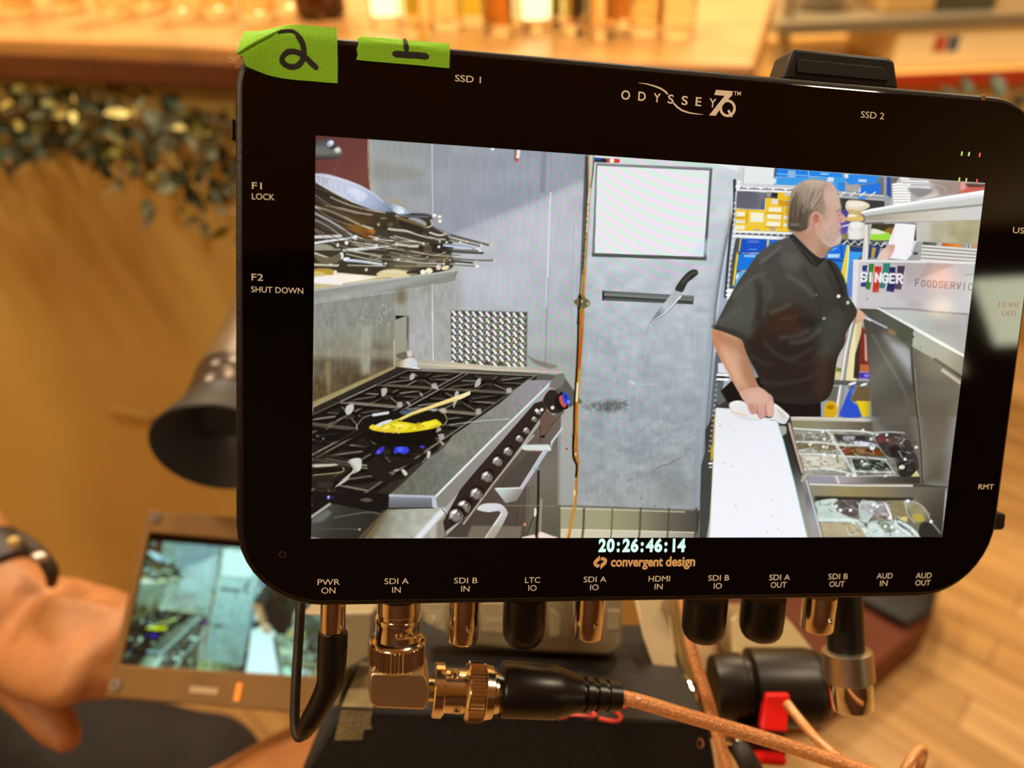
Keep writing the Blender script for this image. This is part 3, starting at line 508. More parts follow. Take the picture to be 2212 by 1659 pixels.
    P('1165,220 1430,180 1430,1030 1190,1010', ('1200,300', '1400,900', 'a7a8a2 a6a8a4 b0b0b0 a9aaa8'), a=.85, f=4); L('1428,180 1438,1030', 16, 'e2e2de', a=.9); L('1440,180 1450,1030', 8, '70726c', a=.6); P('1450,180 1640,150 1640,1030 1455,1030', 'a5a7a0', a=.7, f=4); P('1290,215 1420,195 1420,250 1290,270', '9b9288', a=.6, f=8); N('1165,220 1640,160 1640,1030 1190,1020', .08, 7, 12, 53)
    S('1030,960 1130,930 1195,950 1205,1000 1120,1020 1040,1000', '6a6555', f=4); P('1140,925 1200,920 1205,985 1150,990', 'd6ccbc', f=3)
    P('1015,1060 1180,990 1210,1000 1250,1020 1290,1130 1130,1160 1015,1130', ('1050,1080', '1280,1100', '9b8f74 e0d6c4 d4d8dc b0aa98')); S('1200,1020 1250,1040 1250,1100 1190,1080', 'ccd4e2', f=3); E(1250, 1120, 36, 20, 'f4f6fa')
    # diamond plate
    z(660, 580, 5.183); P('1632,470 2482,490 2472,1095 2180,1080 1640,1045', '47453f')
    z(1060, 640, 4.424); P('-372,140 352,152 345,670 60,662 -366,632', ('-300,200', '300,640', '4a4844 45443e 4a4a38 54533c'))
    z(0, 0, 1)
    for j in range(9):
        for i in range(12):
            x = 982 + i * 14.6; y = 676 + j * 13.6 + i * .35 + 2 * (i % 2)
            if x > 1136 or y > 786 + (x - 979) * .03: continue
            L([(x - 2.8, y - 4), (x + 2.6, y + 3.6)], 5.4, ('f4f2ea', 'f4e8ee', 'e6f0e0', 'e4e4f6')[(i + j) % 4])
            if x < 1130 and y < 780: L([(x + 5.6, y + 10), (x + 9.6, y + 3.6)], 3, 'b4b09c', a=.85)
    L('976,670 1139,674', 2, '8e8e88'); L('1139,674 1137,792', 2, '6c6c60')
    # ---- range top
    z(660, 580, 5.183); P('100,1520 1015,1100 1300,1130 2140,1130 2890,1200 3100,1500 2300,1800 1480,2640 1280,2900 560,3100 60,3100', ('300,1500', '2400,1900', '2a261f 2b2721 3a362e 5c5b52'))
    P('90,1500 1010,1085 1020,1115 100,1560', 'a09066'); L('95,1490 1010,1085', 8, '8c7a4c', a=.8); P('1290,1020 1640,1050 2170,1100 2700,1110 2880,1140 2880,1180 2160,1150 1640,1120 1250,1110', ('1300,1060', '2800,1150', 'b2ac96 cdbfa4 c2b8a4 a9a39a')); L('1250,1065 1660,1090 2180,1135 2880,1160', 10, 'e2d6c2', a=.8)
    P('1280,1110 1700,1140 2600,1200 2500,1260 1700,1190 1330,1160', '8e8a7c', a=.8, f=4)
    # cast grates: two burners deep, several along the range, bars with lit upper edges
    z(0, 0, 1); gh = homog([(0, 0), (1, 0), (1, 1), (0, 1)], [(866, 802), (1178, 816), (846, 1056), (470, 985)])
    def gp(u, v): w = gh[2, 0] * u + gh[2, 1] * v + gh[2, 2]; return ((gh[0, 0] * u + gh[0, 1] * v + gh[0, 2]) / w, (gh[1, 0] * u + gh[1, 1] * v + gh[1, 2]) / w)
    P([gp(.02, .0), gp(.93, .0), gp(.9, 1.), gp(.02, 1.3)], '1d1a15', a=.8, f=10)
    def gbar(u0, v0, u1, v1, hi):
        a_, b_ = gp(u0, v0), gp(u1, v1); k_ = .5 + .8 * max(v0, v1)
        L([(a_[0], a_[1] + 5 * k_), (b_[0], b_[1] + 5 * k_)], 10 * k_, '110f0c', a=.9); L([a_, b_], 2.6 * k_ + .9, hi, a=.85)
    HI = ('8b8371', '6f6858', '9c9484', '5c5648', '7d7563')
    for iv in range(5):
        v0, v1 = iv * .235 - .02, iv * .235 + .20
        for iu in range(2):
            u0, u1 = (.04, .46) if iu == 0 else (.50, .93); um, vm = (u0 + u1) / 2, (v0 + v1) / 2; q = gp(um, vm)
            E(q[0], q[1] + 4, (18 + 16 * vm), 7 + 6 * vm, '0c0b09'); E(q[0], q[1] + 5, 10 + 9 * vm, 4 + 3 * vm, '3c382f', a=.8)
            for n_, (du, dv) in enumerate(((1, 0), (-1, 0), (0, 1), (0, -1), (.8, .8), (-.8, .8), (.8, -.8), (-.8, -.8))):
                hu, hv = (u1 - u0) / 2, (v1 - v0) / 2; gbar(um + du * hu, vm + dv * hv, um + du * hu * .34, vm + dv * hv * .34, HI[(n_ + iv + iu) % 5])
            for n_, (aa, bb) in enumerate((((u0, v0), (u1, v0)), ((u1, v0), (u1, v1)), ((u0, v1), (u1, v1)), ((u0, v0), (u0, v1)))): gbar(*aa, *bb, HI[(n_ * 2 + iv) % 5])
            q = gp(u1 - .02, v1 - .01); S([(q[0] - 5, q[1] - 6), (q[0] + 5, q[1] - 7), (q[0] + 5, q[1] + 3), (q[0] - 4, q[1] + 6)], 'b4b3a8', f=2, a=.9)
    N('680,800 1190,800 1190,900 860,1050 680,1150', .05, 5, 4, 62)
    z(660, 580, 5.183)
    for t in ('860,1350 915,1340 920,1390 870,1440', '460,1560 540,1520 545,1590 480,1640', '1180,1190 1230,1180 1225,1230 1180,1250', '1920,1250 1965,1230 1960,1300 1900,1330', '1680,1390 1720,1380 1710,1460 1660,1560', '1280,1390 1310,1400 1320,1440', '1130,1490 1170,1500 1180,1540', '1440,1310 1490,1330 1480,1360'):
        S(t, 'b4b3a8', f=2)
    L('880,1440 770,1480', 14, '1a1814'); L('480,1640 240,1800', 14, '8c8474', a=.6)
    z(660, 860, 5.183)
    S('100,640 380,640 480,720 520,780 440,860 300,960 320,1040 90,1040', '2e2b22', f=6, a=.6); S('700,760 760,700 860,700 980,720 1350,660 1340,700 1120,760 900,860 1080,860 1100,900 900,940 760,880', '1c1a15', f=4)
    S('100,740 340,740 360,760 120,780', 'a59c88', f=4); L('110,760 350,745', 14, 'd2ccba'); S('100,790 400,780 420,830 110,880', '14120e'); L('430,780 410,830 100,865', 16, '8f8464', sm=True)
    S('490,700 620,680 635,780 590,830 520,860 470,930 340,1000 440,900 540,800', 'b6b4a6', f=2); S('520,690 625,680 630,780 600,820 560,760', 'd2d0c6', f=3); S('880,600 940,570 960,620 900,640', 'a09a80', f=4); S('470,90 540,70 545,120 510,180 460,170', 'c8c6be', f=2)
    S('1080,810 1110,800 1150,850 1120,870', 'd0cab8'); S('1370,600 1405,600 1400,660 1370,680', 'cac6b8'); L('1370,650 1320,720', 10, '9c9888'); S('1500,470 1560,510 1540,530', 'a8a294')
    P('560,540 800,540 1340,540 1330,640 1000,660 800,650', '12110d', a=.85, f=8)
    # front rail of the range: brushed steel with its bright fold
    P('940,1085 1050,1000 1400,660 1560,560 1640,430 1900,250 2177,60 2480,-200 2768,-200 2177,385 1470,1120 1440,1110', ('1000,1060', '2700,0', '6c6b5f 73746a 7f7f74 8a8880 96929a')); P('1050,1000 1400,700 1500,600 1560,620 1460,760 1200,1060', '66645a', a=.4, f=24); N('940,1085 2100,100 2768,-200 2140,400 1470,1120', .06, 5, 8, 61)
    L('1620,300 2000,250 2280,235', 10, 'c2d0d0', a=.8); S('1500,560 1560,500 1660,500 1800,580 1640,640', 'a0968a', a=.4, f=14)
    P('1470,1110 2177,385 2768,-192 2850,-150 2177,545 1560,1235 1480,1220', ('1500,1150', '2768,-150', '86837a 8e8b84 a39f98 a8a4a0')); L('1455,1115 2177,385 2768,-192', 22, 'dfe4ea'); L('1455,1100 2177,372', 8, 'fbfbff', a=.8)
    P('945,1095 1440,1110 1425,1225 940,1230', ('1000,1100', '1000,1220', '8f92a0 74767c 66686c')); L('950,1092 1450,1106', 26, 'b6bccc'); P('1420,1110 1470,1120 1480,1230 1425,1225', 'c2c6d2')
    P('660,1590 920,1250 1480,1235 1560,1280 1590,1380 1580,1590', ('800,1300', '1500,1560', '7a7560 a3a496 b2b2a6 a9a596')); N('660,1590 920,1250 1560,1270 1570,1590', .09, 14, 10, 63); P('620,1590 850,1330 940,1250 760,1590', '6b5a38', a=.7, f=14)
    L('1250,1590 1480,1330 1540,1265', 66, 'e2e4ea', f=6); P('1480,1400 1590,1300 1600,1400 1560,1590 1470,1590', '8a8578', f=6); L('1530,1240 1575,1300 1590,1400 1560,1580', 12, '5c584e', sm=True)
    # dark skirt of the near burner
    P('90,1050 940,1070 930,1240 820,1290 280,1280 90,1320', '131210', f=3); S('620,1140 700,1120 760,1150 690,1165', '5c574a', f=5); P('80,1330 290,1180 840,1290 620,1560 550,1590 70,1590', ('100,1330', '600,1560', '4c4d46 33332c 2c2b24')); L('80,1330 280,1190', 30, 'a8a594'); S('110,1340 240,1260 300,1290 200,1380 90,1390', '686a62', f=8); L('330,1340 700,1280 840,1300', 18, '5a5548', sm=True); L('100,1460 600,1470', 20, '48473c', f=3); E(615, 1474, 14, 12, 'b8b6a0'); L('600,1590 900,1270', 26, '6a5f48', a=.7, f=4); P('70,1560 180,1575 180,1590 70,1590', 'a8a890', f=3); E(268, 1115, 20, 24, '5a58c8'); E(268, 1110, 9, 12, 'd8d8ff'); E(315, 1115, 14, 14, '2c2860', f=4)
    # flames
    S('790,620 840,560 890,545 880,590 840,630', '3a36c8', f=4); S('1000,620 1020,540 1110,520 1140,540 1170,590 1110,630 1060,610', '2f3fd8', f=4); S('1040,560 1100,550 1090,600 1050,600', '4a62f4', f=4); S('1280,520 1320,510 1340,560 1300,560', '4840c0', a=.9, f=4); S('810,600 840,590 830,620', '7a6af0', f=3); S('1240,520 1270,500 1280,540', '2c2870', f=4)
    # pan with scrambled eggs and a wooden spoon
    S('590,330 640,230 760,175 1000,140 1300,140 1540,150 1600,200 1590,270 1520,330 1470,440 1420,520 1000,540 780,500 660,400', '15130f'); L('600,290 660,220 780,180', 14, '6f6a60', sm=True); L('770,190 930,165', 32, 'd6dade'); S('1060,150 1200,130 1230,170 1120,190', '4a5a74', f=4); S('1400,130 1480,120 1450,150', 'a0b0b8', f=3); S('1500,130 1560,110 1590,160 1540,170', 'b8ae98', f=3); L('1560,170 1590,250 1540,310', 12, '9a8c74', sm=True)
    S('720,330 760,300 860,310 960,260 1100,265 1290,290 1440,240 1490,250 1530,300 1440,340 1280,370 1100,390 920,385 830,375 760,360', 'e2cc20'); S('740,320 790,305 800,345 760,355', 'f4e43c'); S('1000,290 1150,290 1180,330 1050,370 1000,340', 'f2e640', f=3); S('1300,280 1420,255 1490,280 1420,320 1310,340', 'f6e62c', f=3)
    for q in range(46):
        u = c.rs.rand(4); x = 760 + 720 * u[0]; y = 325 + 40 * (u[1] - .5) + (-30 if x > 1250 else 0) * u[2]; E(x, y, 16 + 14 * u[2], 10 + 8 * u[3], ('f8ee50', 'd8b814', 'fbf68a', 'c49c18', 'efe030')[q % 5], a=.75, f=2)
    D('850,360 900,372 990,378 1050,384', 18, 'e8b85a', a=.8); S('800,300 880,260 970,240 960,270 880,300 830,320', 'd8dce4'); S('970,260 1010,240 1050,240 1040,265 990,280', 'c8c030', f=2)
    P('1030,240 1190,160 1740,-40 1790,-60 1850,-80 1850,-40 1750,10 1200,190 1080,250', ('1050,240', '1800,-50', 'e8d870 f0d886 f4e090 f6e8b0')); L('1060,255 1220,190 1700,10', 8, 'b8a050', a=.7)
    S('700,380 900,400 1200,395 1470,350 1500,380 1440,460 1380,520 1000,545 780,500', '0d0c09'); E(1500, 350, 26, 24, 'a8a498', f=3); E(1480, 372, 12, 16, 'c48890')
    P('140,370 640,350 700,430 400,480 200,520', '0f0e0b', a=.8, f=6); E(210, 455, 10, 12, '8a8a80')
    # ---- control panel with knobs, doors and handles
    z(1020, 860, 5.186)
    P('-130,1030 0,870 700,60 790,30 830,130 560,520 240,960 -10,1290 -300,1500 -320,1390', '2f241f'); P('-300,1560 -20,1290 210,990 560,560 800,240 1000,150 980,560 640,900 620,1580', ('0,1400', '900,300', '4a4038 554a40 5c5248 6e6258')); P('620,900 990,400 990,1580 600,1580', ('700,500', '800,1500', '6c645a 777066 6a6556 5c5848')); P('960,400 1150,330 1130,1200 960,1200', ('1000,400', '1000,1180', 'a8a5a0 a4a3a0 9c9d9a'), a=.7)
    L('-90,1410 240,960 560,560 690,420', 22, 'b3aa9c', a=.9); L('560,560 600,520', 14, 'd0c8bc')
    for x, y, k in ((740, 150, .55), (690, 225, .62), (600, 350, .72), (520, 440, .8), (390, 580, .95), (270, 690, 1.05), (150, 860, 1.2), (30, 1050, 1.3), (-110, 1190, 1.4), (-200, 1290, 1.5)):
        E(x + 20 * k, y + 10 * k, 70 * k, 62 * k, '1d1512', r=-40); E(x + 22 * k, y + 24 * k, 48 * k, 48 * k, '5c524b', r=-40, f=3); E(x + 18 * k, y + 30 * k, 30 * k, 30 * k, '867c72', f=5); L([(x - 30 * k, y + 40 * k), (x - 22 * k, y - 8 * k), (x + 20 * k, y - 26 * k)], 15 * k, '9c9288', sm=True, a=.9); E(x + 2 * k, y - 6 * k, 24 * k, 13 * k, 'f4f6f0', r=-30); E(x - 16 * k, y + 22 * k, 8 * k, 14 * k, 'd8dcd4', a=.9); E(x + 34 * k, y + 6 * k, 10 * k, 8 * k, 'c8c4ba', a=.8); L([(x + 50 * k, y + 66 * k), (x + 66 * k, y + 20 * k)], 10 * k, '8f857a', a=.8)
    for t in ('580,545 850,545 880,590 800,590 600,585',): S(t, 'cfe0da', f=2)
    L('590,550 850,548', 54, 'd5e2dc', f=3); L('640,585 800,590', 12, 'e09a90', a=.6); P('620,610 780,600 560,980 300,1000 250,1010 560,690', '4a443c', a=.75, f=4); P('800,580 860,580 560,1040 530,1010', 'cfd3d4'); L('830,590 560,1010', 30, 'b9b6c8', a=.8); L('700,790 740,790', 30, '7fa6b8', a=.6); P('250,1010 540,1000 570,1040 500,1150 380,1180', ('300,1000', '450,1150', 'c8dad6 b8bab4 8c8880')); L('280,1015 540,1010', 12, 'e6f2ee')
    P('880,490 1010,320 1020,340 905,500 885,560', 'cfd2d6'); L('800,40 860,160 930,240', 16, 'c4a8a0', a=.9); P('760,230 830,130 960,240 830,420 760,430', '6a5548'); L('1030,150 930,250 810,420', 12, '5c4a3c'); P('760,420 820,420 810,450 760,440', '17120f'); L('765,300 765,500', 6, '2b2420')
    S('60,1250 120,1190 260,1180 340,1200 390,1260 390,1330 250,1570 150,1570 320,1290 180,1280', ('100,1200', '300,1500', 'd2ded6 d8d4dc c0bebc a8a29a'), f=2); P('190,1290 320,1290 300,1340 190,1500', '4b4438', f=3); L('150,1570 330,1300', 18, 'f2f2f6', a=.9)
    L('744,820 738,1240 716,1570', 24, '1f1a16', sm=True); P('620,1010 700,950 690,1560 600,1560', '6a6456', a=.6, f=8); L('640,1000 620,1480', 6, '504a3e'); S('700,1240 720,1240 720,1310 695,1330', 'e4e2d8'); L('690,1330 600,1570', 16, '3c3428', a=.8); L('775,1140 760,1560', 24, '9a927c', f=3); E(592, 1418, 14, 20, 'd8926a'); P('560,1560 700,1530 720,1580 560,1580', 'f2dcc8', f=2); S('760,1500 880,1540 960,1570 760,1580', 'f4dad4', f=2); E(1060, 570, 11, 12, '7c3a36'); L('990,410 950,1200', 5, '77736c', a=.7); P('0,1430 560,1440 540,1580 -60,1580', 'a89c80', a=.45, f=8); L('515,1210 500,1420', 12, '3f3a30', a=.7); L('380,1205 930,1210', 10, '8a846c', a=.8)
    # blue and red cap on the gas valve
    z(1060, 640, 4.424); S('560,860 620,760 700,740 700,830 640,880', '77756c', f=4); S('500,1000 560,900 640,920 700,1080 620,1120 540,1080', '2b251f', f=3); S('610,1000 680,910 700,960 740,1060 690,1085 640,1070', '141216'); E(688, 1006, 26, 62, 'd8524a', r=-22); E(722, 978, 34, 64, '2c4fd0', r=-20); E(716, 960, 15, 30, '1c3590', r=-20); E(745, 1008, 14, 16, '7c92f0'); D('592,1065', 18, 'f2dcd0'); D('440,1090 490,1085', 16, 'fbf2ee'); S('350,560 420,600 560,640 640,670 560,690 420,640', '6a6650', a=.6, f=5)
    # ---- copper pipe down the middle
    z(1060, 300, 4.148); P('845,150 880,150 880,600 810,1340 790,1660 770,1660 800,1300', '3a4040', a=.8, f=4); L('888,140 890,420 880,520 860,800 845,1100 825,1380 805,1660', 34, 'a89470', sm=True); L('896,150 892,430 878,560 862,830', 12, 'f0e6d8', a=.9, sm=True); L('862,130 862,500 850,780 825,1200', 10, '2c302c', sm=True); L('925,140 915,300 895,430', 14, '5a5c50', sm=True); L('905,300 890,430', 10, 'd8c070', a=.8); L('845,1180 822,1400', 20, 'b86a1c', a=.8, f=2); L('852,1150 838,1300', 10, 'd8a030', a=.7)
    for i in range(26):
        y = 560 + i * 26; x = 874 - (y - 560) * .062; E(x - 8 + 10 * (i % 2), y, 6, 9, ('caa040', '8c6a30', 'b87828')[i % 3], a=.7)
    S('745,1460 800,1420 870,1440 890,1470 850,1490 860,1510 800,1500 790,1480', '77745a', f=2); E(840, 1448, 14, 12, 'd8c8a8'); E(872, 1470, 12, 12, 'e0b898'); L('800,1390 785,1520', 14, '232620')
    z(1060, 640, 4.424); L('885,0 858,480 830,850 818,1180 815,1450 830,1600', 36, 'b06a1e', sm=True); L('845,0 828,600 800,1050 795,1480 815,1600', 18, '1c1812', sm=True); L('880,180 862,440 845,700', 12, 'd84a1c', a=.85); L('832,830 822,1000', 20, 'f2e6b0', f=2); L('850,700 838,830', 12, 'd8a838'); L('836,1020 822,1300', 14, 'c8922c', a=.8); L('895,20 872,300', 6, 'd8c060', a=.7)
    S('795,50 840,20 900,10 950,70 900,110 840,100', '6b6444', f=3); D('870,45 930,70', 12, 'd8b490'); L('862,0 845,120', 14, '1a1814')
    z(1240, 940, 6.9125); L('30,0 20,270 50,380 45,560 30,850 0,1100 -90,1560', 44, 'b4762a', sm=True); L('-10,0 -10,320 40,450 30,620', 30, '15120c', sm=True); L('15,850 -20,1250 -110,1540', 16, 'e0aa5a', a=.8, sm=True); E(25, 285, 16, 18, 'e2dca8'); E(8, 860, 14, 50, 'f4d8a0')
    # ---- whiteboard, marker, magnetic strip and knife
    z(1060, 300, 4.148); P('920,130 2074,215 2074,270 1990,260 1985,300 940,235', 'd3dcdc', a=.9, f=4)
    P('945,215 1985,255 1930,1085 908,1050', '6a706e'); P('955,236 1960,280 1905,1055 930,1025', 'e8eaec'); P('1960,280 1975,285 1925,1060 1905,1055', '585e5a'); P('908,1020 1930,1058 1928,1085 908,1052', '50564f'); L('945,225 1980,262', 10, '8a908c'); L('948,235 925,1030', 10, '737a78')
    P('1890,900 1960,900 1950,1040 1800,1035', 'cfe2f2', a=.6, f=14)
    P('930,165 1040,172 1040,210 930,204', '1d2733'); P('935,165 985,168 985,190 935,186', '2448b0'); P('1040,172 1150,176 1160,196 1145,212 1040,208', 'd8382c'); E(1086, 191, 20, 22, 'fdf4f0')
    P('1002,1360 1820,1405 1812,1482 1000,1445', ('1300,1370', '1296,1470', '3c403e 787c78 4a4e4a 5c605c 2c2f2c')); L('1010,1395 1800,1440', 10, '9a9e98', a=.8); L('1010,1415 1800,1462', 8, '26282a'); P('1000,1360 1016,1362 1014,1446 1000,1445', '23282a')
    S('1650,1350 1700,1260 1780,1180 1840,1170 1855,1205 1820,1240 1760,1290 1715,1370', '33362f'); L('1715,1290 1790,1210 1835,1195', 16, '565a50', a=.8, sm=True); P('1430,1640 1500,1530 1645,1355 1715,1375 1690,1430 1570,1550 1445,1635', ('1500,1560', '1640,1480', '848890 c2c6cc b2b6bc')); L('1440,1640 1580,1545 1700,1410', 14, 'f0f2f4', sm=True); L('1430,1645 1570,1560 1690,1435', 6, '5c6066', sm=True); L('1420,1655 1400,1720', 6, '84888c', a=.6)
    # ---- wire shelving with boxes on the right
    z(1500, 340, 5.53)
    P('590,100 950,115 2250,230 2250,1000 1700,1700 400,1700 440,420 480,260', ('600,200', '1900,1500', 'd6d9da c8cace 6a6e70 55585a')); P('200,60 950,115 940,320 540,300 570,230 560,180', 'e6eaea'); L('585,130 575,300', 14, 'a2a8a8', a=.8); P('530,110 590,110 570,280 480,290', 'c8d2d2', a=.8, f=8)
    P('510,385 990,430 990,520 840,480 830,620 490,600', ('520,400', '900,560', '5c5e66 6a6c78 7a7a86 44484e')); S('560,420 760,430 740,600 520,580', '5d606c', a=.8, f=14); P('860,410 1000,420 1000,470 870,460', '26282a'); E(885, 430, 30, 40, '9a9690', f=5)
    def bx(t, col, lab=None, labc='f4f4ec'):
        P(t, col)
        if lab: P(lab, labc, a=.9, f=2)
    bx('950,120 1345,150 1360,240 945,225', '1c7ee0', '1110,150 1200,155 1200,235 1110,230', 'a8bcd8'); L('980,190 1340,215', 16, '6ab6f4'); bx('1355,150 1755,185 1760,240 1365,220', '1f86e6', '1500,180 1600,185 1590,205 1500,200', 'b8d4f0'); bx('940,235 1780,230 1790,390 1200,330 940,320', '3c9ce8', '930,245 975,250 970,310 925,300', 'e8f0f6'); P('1590,230 1660,235 1650,290 1570,280', 'd8e6f2'); P('960,120 990,122 960,230 940,225', '4e5a66', f=3)
    bx('1770,190 2190,215 2170,300 1840,320 1790,270', '2a8ae8', '1950,255 2050,260 2045,290 1950,285', 'dbe8f6'); P('1780,190 1830,195 1825,245 1790,240', 'f2efe4'); bx('1980,330 2212,300 2212,430 1960,420 1940,350', '1a74e2', '1930,340 1980,350 1975,410 1925,400', 'd8e4f4'); S('1790,330 1960,325 1940,400 1800,390', 'a8a4a2', f=3); bx('1700,300 1790,290 1790,400 1720,400', '2d86dc')
    # shelf wires
    L('490,345 1180,370', 20, 'e4e6ea'); L('500,385 1170,405', 20, 'f6f8fa'); L('520,365 1170,388', 14, '55585a', a=.8)
    for i in range(9): E(560 + i * 75, 358 + i * 3, 16, 12, 'fbfdff' if i % 2 else '8a8e96')
    P('1700,400 2260,450 2260,500 1720,470', '9a9c9e'); L('1720,410 2250,455', 14, 'd8dce0'); L('1720,465 2250,505', 16, 'b8bcc0'); S('1940,460 2050,470 1990,510', '3f8ae0', f=3)
    for i in range(4): L([(1730 + i * 120, 455), (1790 + i * 120, 410)], 14, 'eef2f6')
    P('1730,480 2260,520 2260,700 1730,640', '35383a')
    # yellow boxes
    bx('990,410 1170,425 1170,510 985,500', 'f0c024', '1070,420 1150,425 1150,460 1060,455', 'c8ccd8'); bx('850,475 1000,490 995,580 1130,590 1130,660 840,650', 'f2c42a', '915,490 990,495 985,560 915,550', 'e2e4ea'); P('1000,500 1130,520 1125,580 1000,575', 'd89a1a'); bx('870,570 1060,580 1055,655 860,645', 'f4c830', '885,590 1035,595 1030,645 880,640')
    bx('490,610 635,625 630,715 480,710', 'f0c428', '500,640 600,650 595,700 495,695'); bx('640,620 840,630 835,800 620,790', 'f4ca2c', '665,650 820,660 815,770 660,765'); L('630,625 620,790', 10, 'c48a14'); bx('845,655 1130,665 1130,745 840,735', 'f2c62a', '865,675 1030,680 1025,735 860,725'); bx('470,715 620,720 605,800 470,800', 'eec22a', '475,740 600,745 590,785 470,780', 'e8e6de')
    bx('840,740 1130,750 1130,890 835,870', 'f4ca30', '860,760 1020,768 1015,825 855,815'); bx('470,795 840,800 835,880 470,870', 'f2c830', '480,805 600,810 590,860 475,850', 'f4f0dc'); L('845,825 1030,832', 10, 'b87c10'); L('840,660 1050,668', 8, 'b8860f'); L('480,712 610,716', 8, 'c07a0c'); P('890,835 970,838 960,868 890,862', 'a8a49a'); P('700,845 780,850 770,872 690,868', 'b8b08c'); P('1060,690 1130,700 1130,740 1060,730', 'f4f2ea'); P('1060,780 1130,785 1130,830 1060,820', 'f2f0e6'); L('1045,560 1040,860', 8, 'c8921a', a=.8)
    # second shelf
    L('470,880 1150,905', 22, 'f4f6f8'); L('480,905 1130,930', 18, '4a4c50'); L('470,930 1070,965', 30, 'f2f6fb'); E(470, 870, 30, 40, 'f2f2f4')
    for i in range(8): E(540 + i * 75, 900 + i * 4, 16, 9, 'd8dade')
    # blue boxes below
    P('490,960 560,960 540,1700 400,1700 420,1300', '4c5258'); bx('555,965 860,975 850,1130 535,1140', '1752c4', '630,985 770,990 760,1020 630,1015', '5a7ad0'); bx('885,980 1050,985 960,1060 880,1060', '1a6ad8'); P('540,965 560,965 535,1120 520,1120', 'd8c238'); P('865,980 885,982 880,1060 860,1060', 'd8c850'); bx('520,1150 760,1150 640,1340 500,1350', '1a78e0', '590,1160 730,1165 720,1190 590,1185', 'a8d0f6'); P('500,1130 525,1140 495,1350 470,1340', 'f0c820'); bx('500,1370 600,1360 500,1560 470,1560', '5ab0ea', '495,1400 530,1390 510,1450 490,1450', 'f2f6f8'); P('470,1340 498,1350 470,1530 450,1530', 'f2cc2c'); L('510,1150 640,1150', 8, '12346a'); P('640,1085 745,1090 740,1105 640,1100', '5a90e0')
    # post of the rack
    L('475,270 470,620 430,900 400,1240 365,1660', 36, '3c3e40', sm=True); L('490,420 480,700 450,950 420,1250 390,1650', 22, 'b8bcc8', a=.9, sm=True)
    for i in range(17): E(478 - 2 * i - i * i * .23, 540 + i * 66, 15, 12, 'e6e8ea', a=.8)
    E(523, 288, 16, 20, 'fbfdfd'); E(515, 345, 30, 30, 'f4f4f6'); L('405,620 395,900', 16, 'd8c48a', a=.5)
    P('400,1560 470,1570 440,1700 380,1700', 'e2e8ee', f=3); E(410, 1590, 40, 18, 'fdfdff'); E(400, 1640, 34, 16, 'fdfdff')
    # goods behind the face
    S('1800,540 1840,505 1960,510 2060,540 2080,590 1960,640 1860,650 1800,610', 'e0d4b8'); S('1830,530 1980,525 2040,560 1940,590 1840,580', 'f4ecd8', f=4); P('1800,610 1960,635 2040,620 2000,680 1820,670', 'c8b074', f=3); S('1810,680 1960,680 2010,720 1990,755 1820,750', 'dcbc6c'); S('1810,680 1900,675 1930,700 1840,710', 'f6ecd4', f=3); S('1740,640 1790,620 1830,660 1800,720 1750,700', '4c3c92', f=3); S('1730,770 1850,780 1840,870 1740,910', '5a4aa6', f=3); L('1760,820 1840,800', 20, 'd8d4ee'); S('1840,790 1900,760 2030,790 2010,960 1830,970 1820,900', 'd8d4cc'); S('1860,780 1960,770 1990,820 1880,850', 'f2eeea', f=5); S('1830,880 1960,860 1970,950 1840,960', 'eae6e2', f=6); P('1740,920 1830,900 1830,985 1740,960', '8c8058', f=3)
    L('1760,1000 2260,1060', 44, '2c2f33')
    for i in range(6): L([(1770 + i * 90, 1030 + i * 6), (1815 + i * 90, 990 + i * 6)], 16, 'e4e8ec'); L([(1815 + i * 90, 990 + i * 6), (1850 + i * 90, 1030 + i * 6)], 12, 'b4b8bc')
    P('1540,1200 1650,1060 1820,1030 1810,1230 1560,1210', '1a70de'); P('1580,1150 1730,1150 1720,1195 1580,1195', 'cfe4f8', a=.85, f=2); L('1640,1100 1690,1080', 14, '7ab8f2'); L('1740,1060 1760,1200', 10, '0c3c9a'); P('1600,1220 1810,1240 1800,1370 1740,1380 1660,1280', '1e7ce2'); L('1560,1215 1810,1240', 12, '10254a'); P('1810,1040 1850,1050 1830,1500 1780,1500 1740,1390', 'e8cf4a'); P('1840,1060 2000,1080 1990,1130 1850,1120', '23407c'); P('1840,1120 2010,1130 1900,1270 1880,1660 1810,1660 1820,1300', '3ca0f0'); L('1835,1060 1820,1300 1790,1520', 16, 'f2ecc0', sm=True); P('2060,1040 2212,1060 2180,1200 2060,1190', '2a3f7a'); P('2110,1070 2160,1075 2140,1190 2100,1190', 'b89a3c'); P('1860,1240 1910,1200 1890,1660 1820,1660', '7c74c4', a=.7, f=4)
    # steel hood shelf and plates, right edge
    z(1780, 340, 5.53)
    P('560,790 1090,790 1090,1010 540,990', '3c382c'); S('700,880 790,830 820,880 780,910', '8a6a2c', f=3); S('540,880 580,850 700,880 780,910 790,980 560,985 530,950', 'a8d84a'); S('560,850 640,860 720,900 560,910', 'e8e6d8', f=3); L('560,940 770,950', 24, '8ce03c', f=4)
    P('480,800 560,790 510,1230 440,1220', ('480,1000', '540,1000', 'd8d6cc f2f0ea a8a69c b8b6ae'))
    P('780,230 1890,310 1890,420 780,560', 'a59c96'); P('740,230 790,230 790,480 735,440', '2a4a9c', f=3); P('780,240 900,235 890,320 800,320', '6b6862')
    S('880,240 1000,235 1300,255 1420,330 1360,420 1100,520 880,560 780,560', 'b8b4b0', f=4)
    for i in range(8): L([(815 + 2 * i, 318 + i * 33), (900, 310 + i * 34), (1010, 320 + i * 32)], 26, 'fbfbf6', sm=True); L([(820, 335 + i * 33), (990, 336 + i * 32)], 7, 'a8a69e')
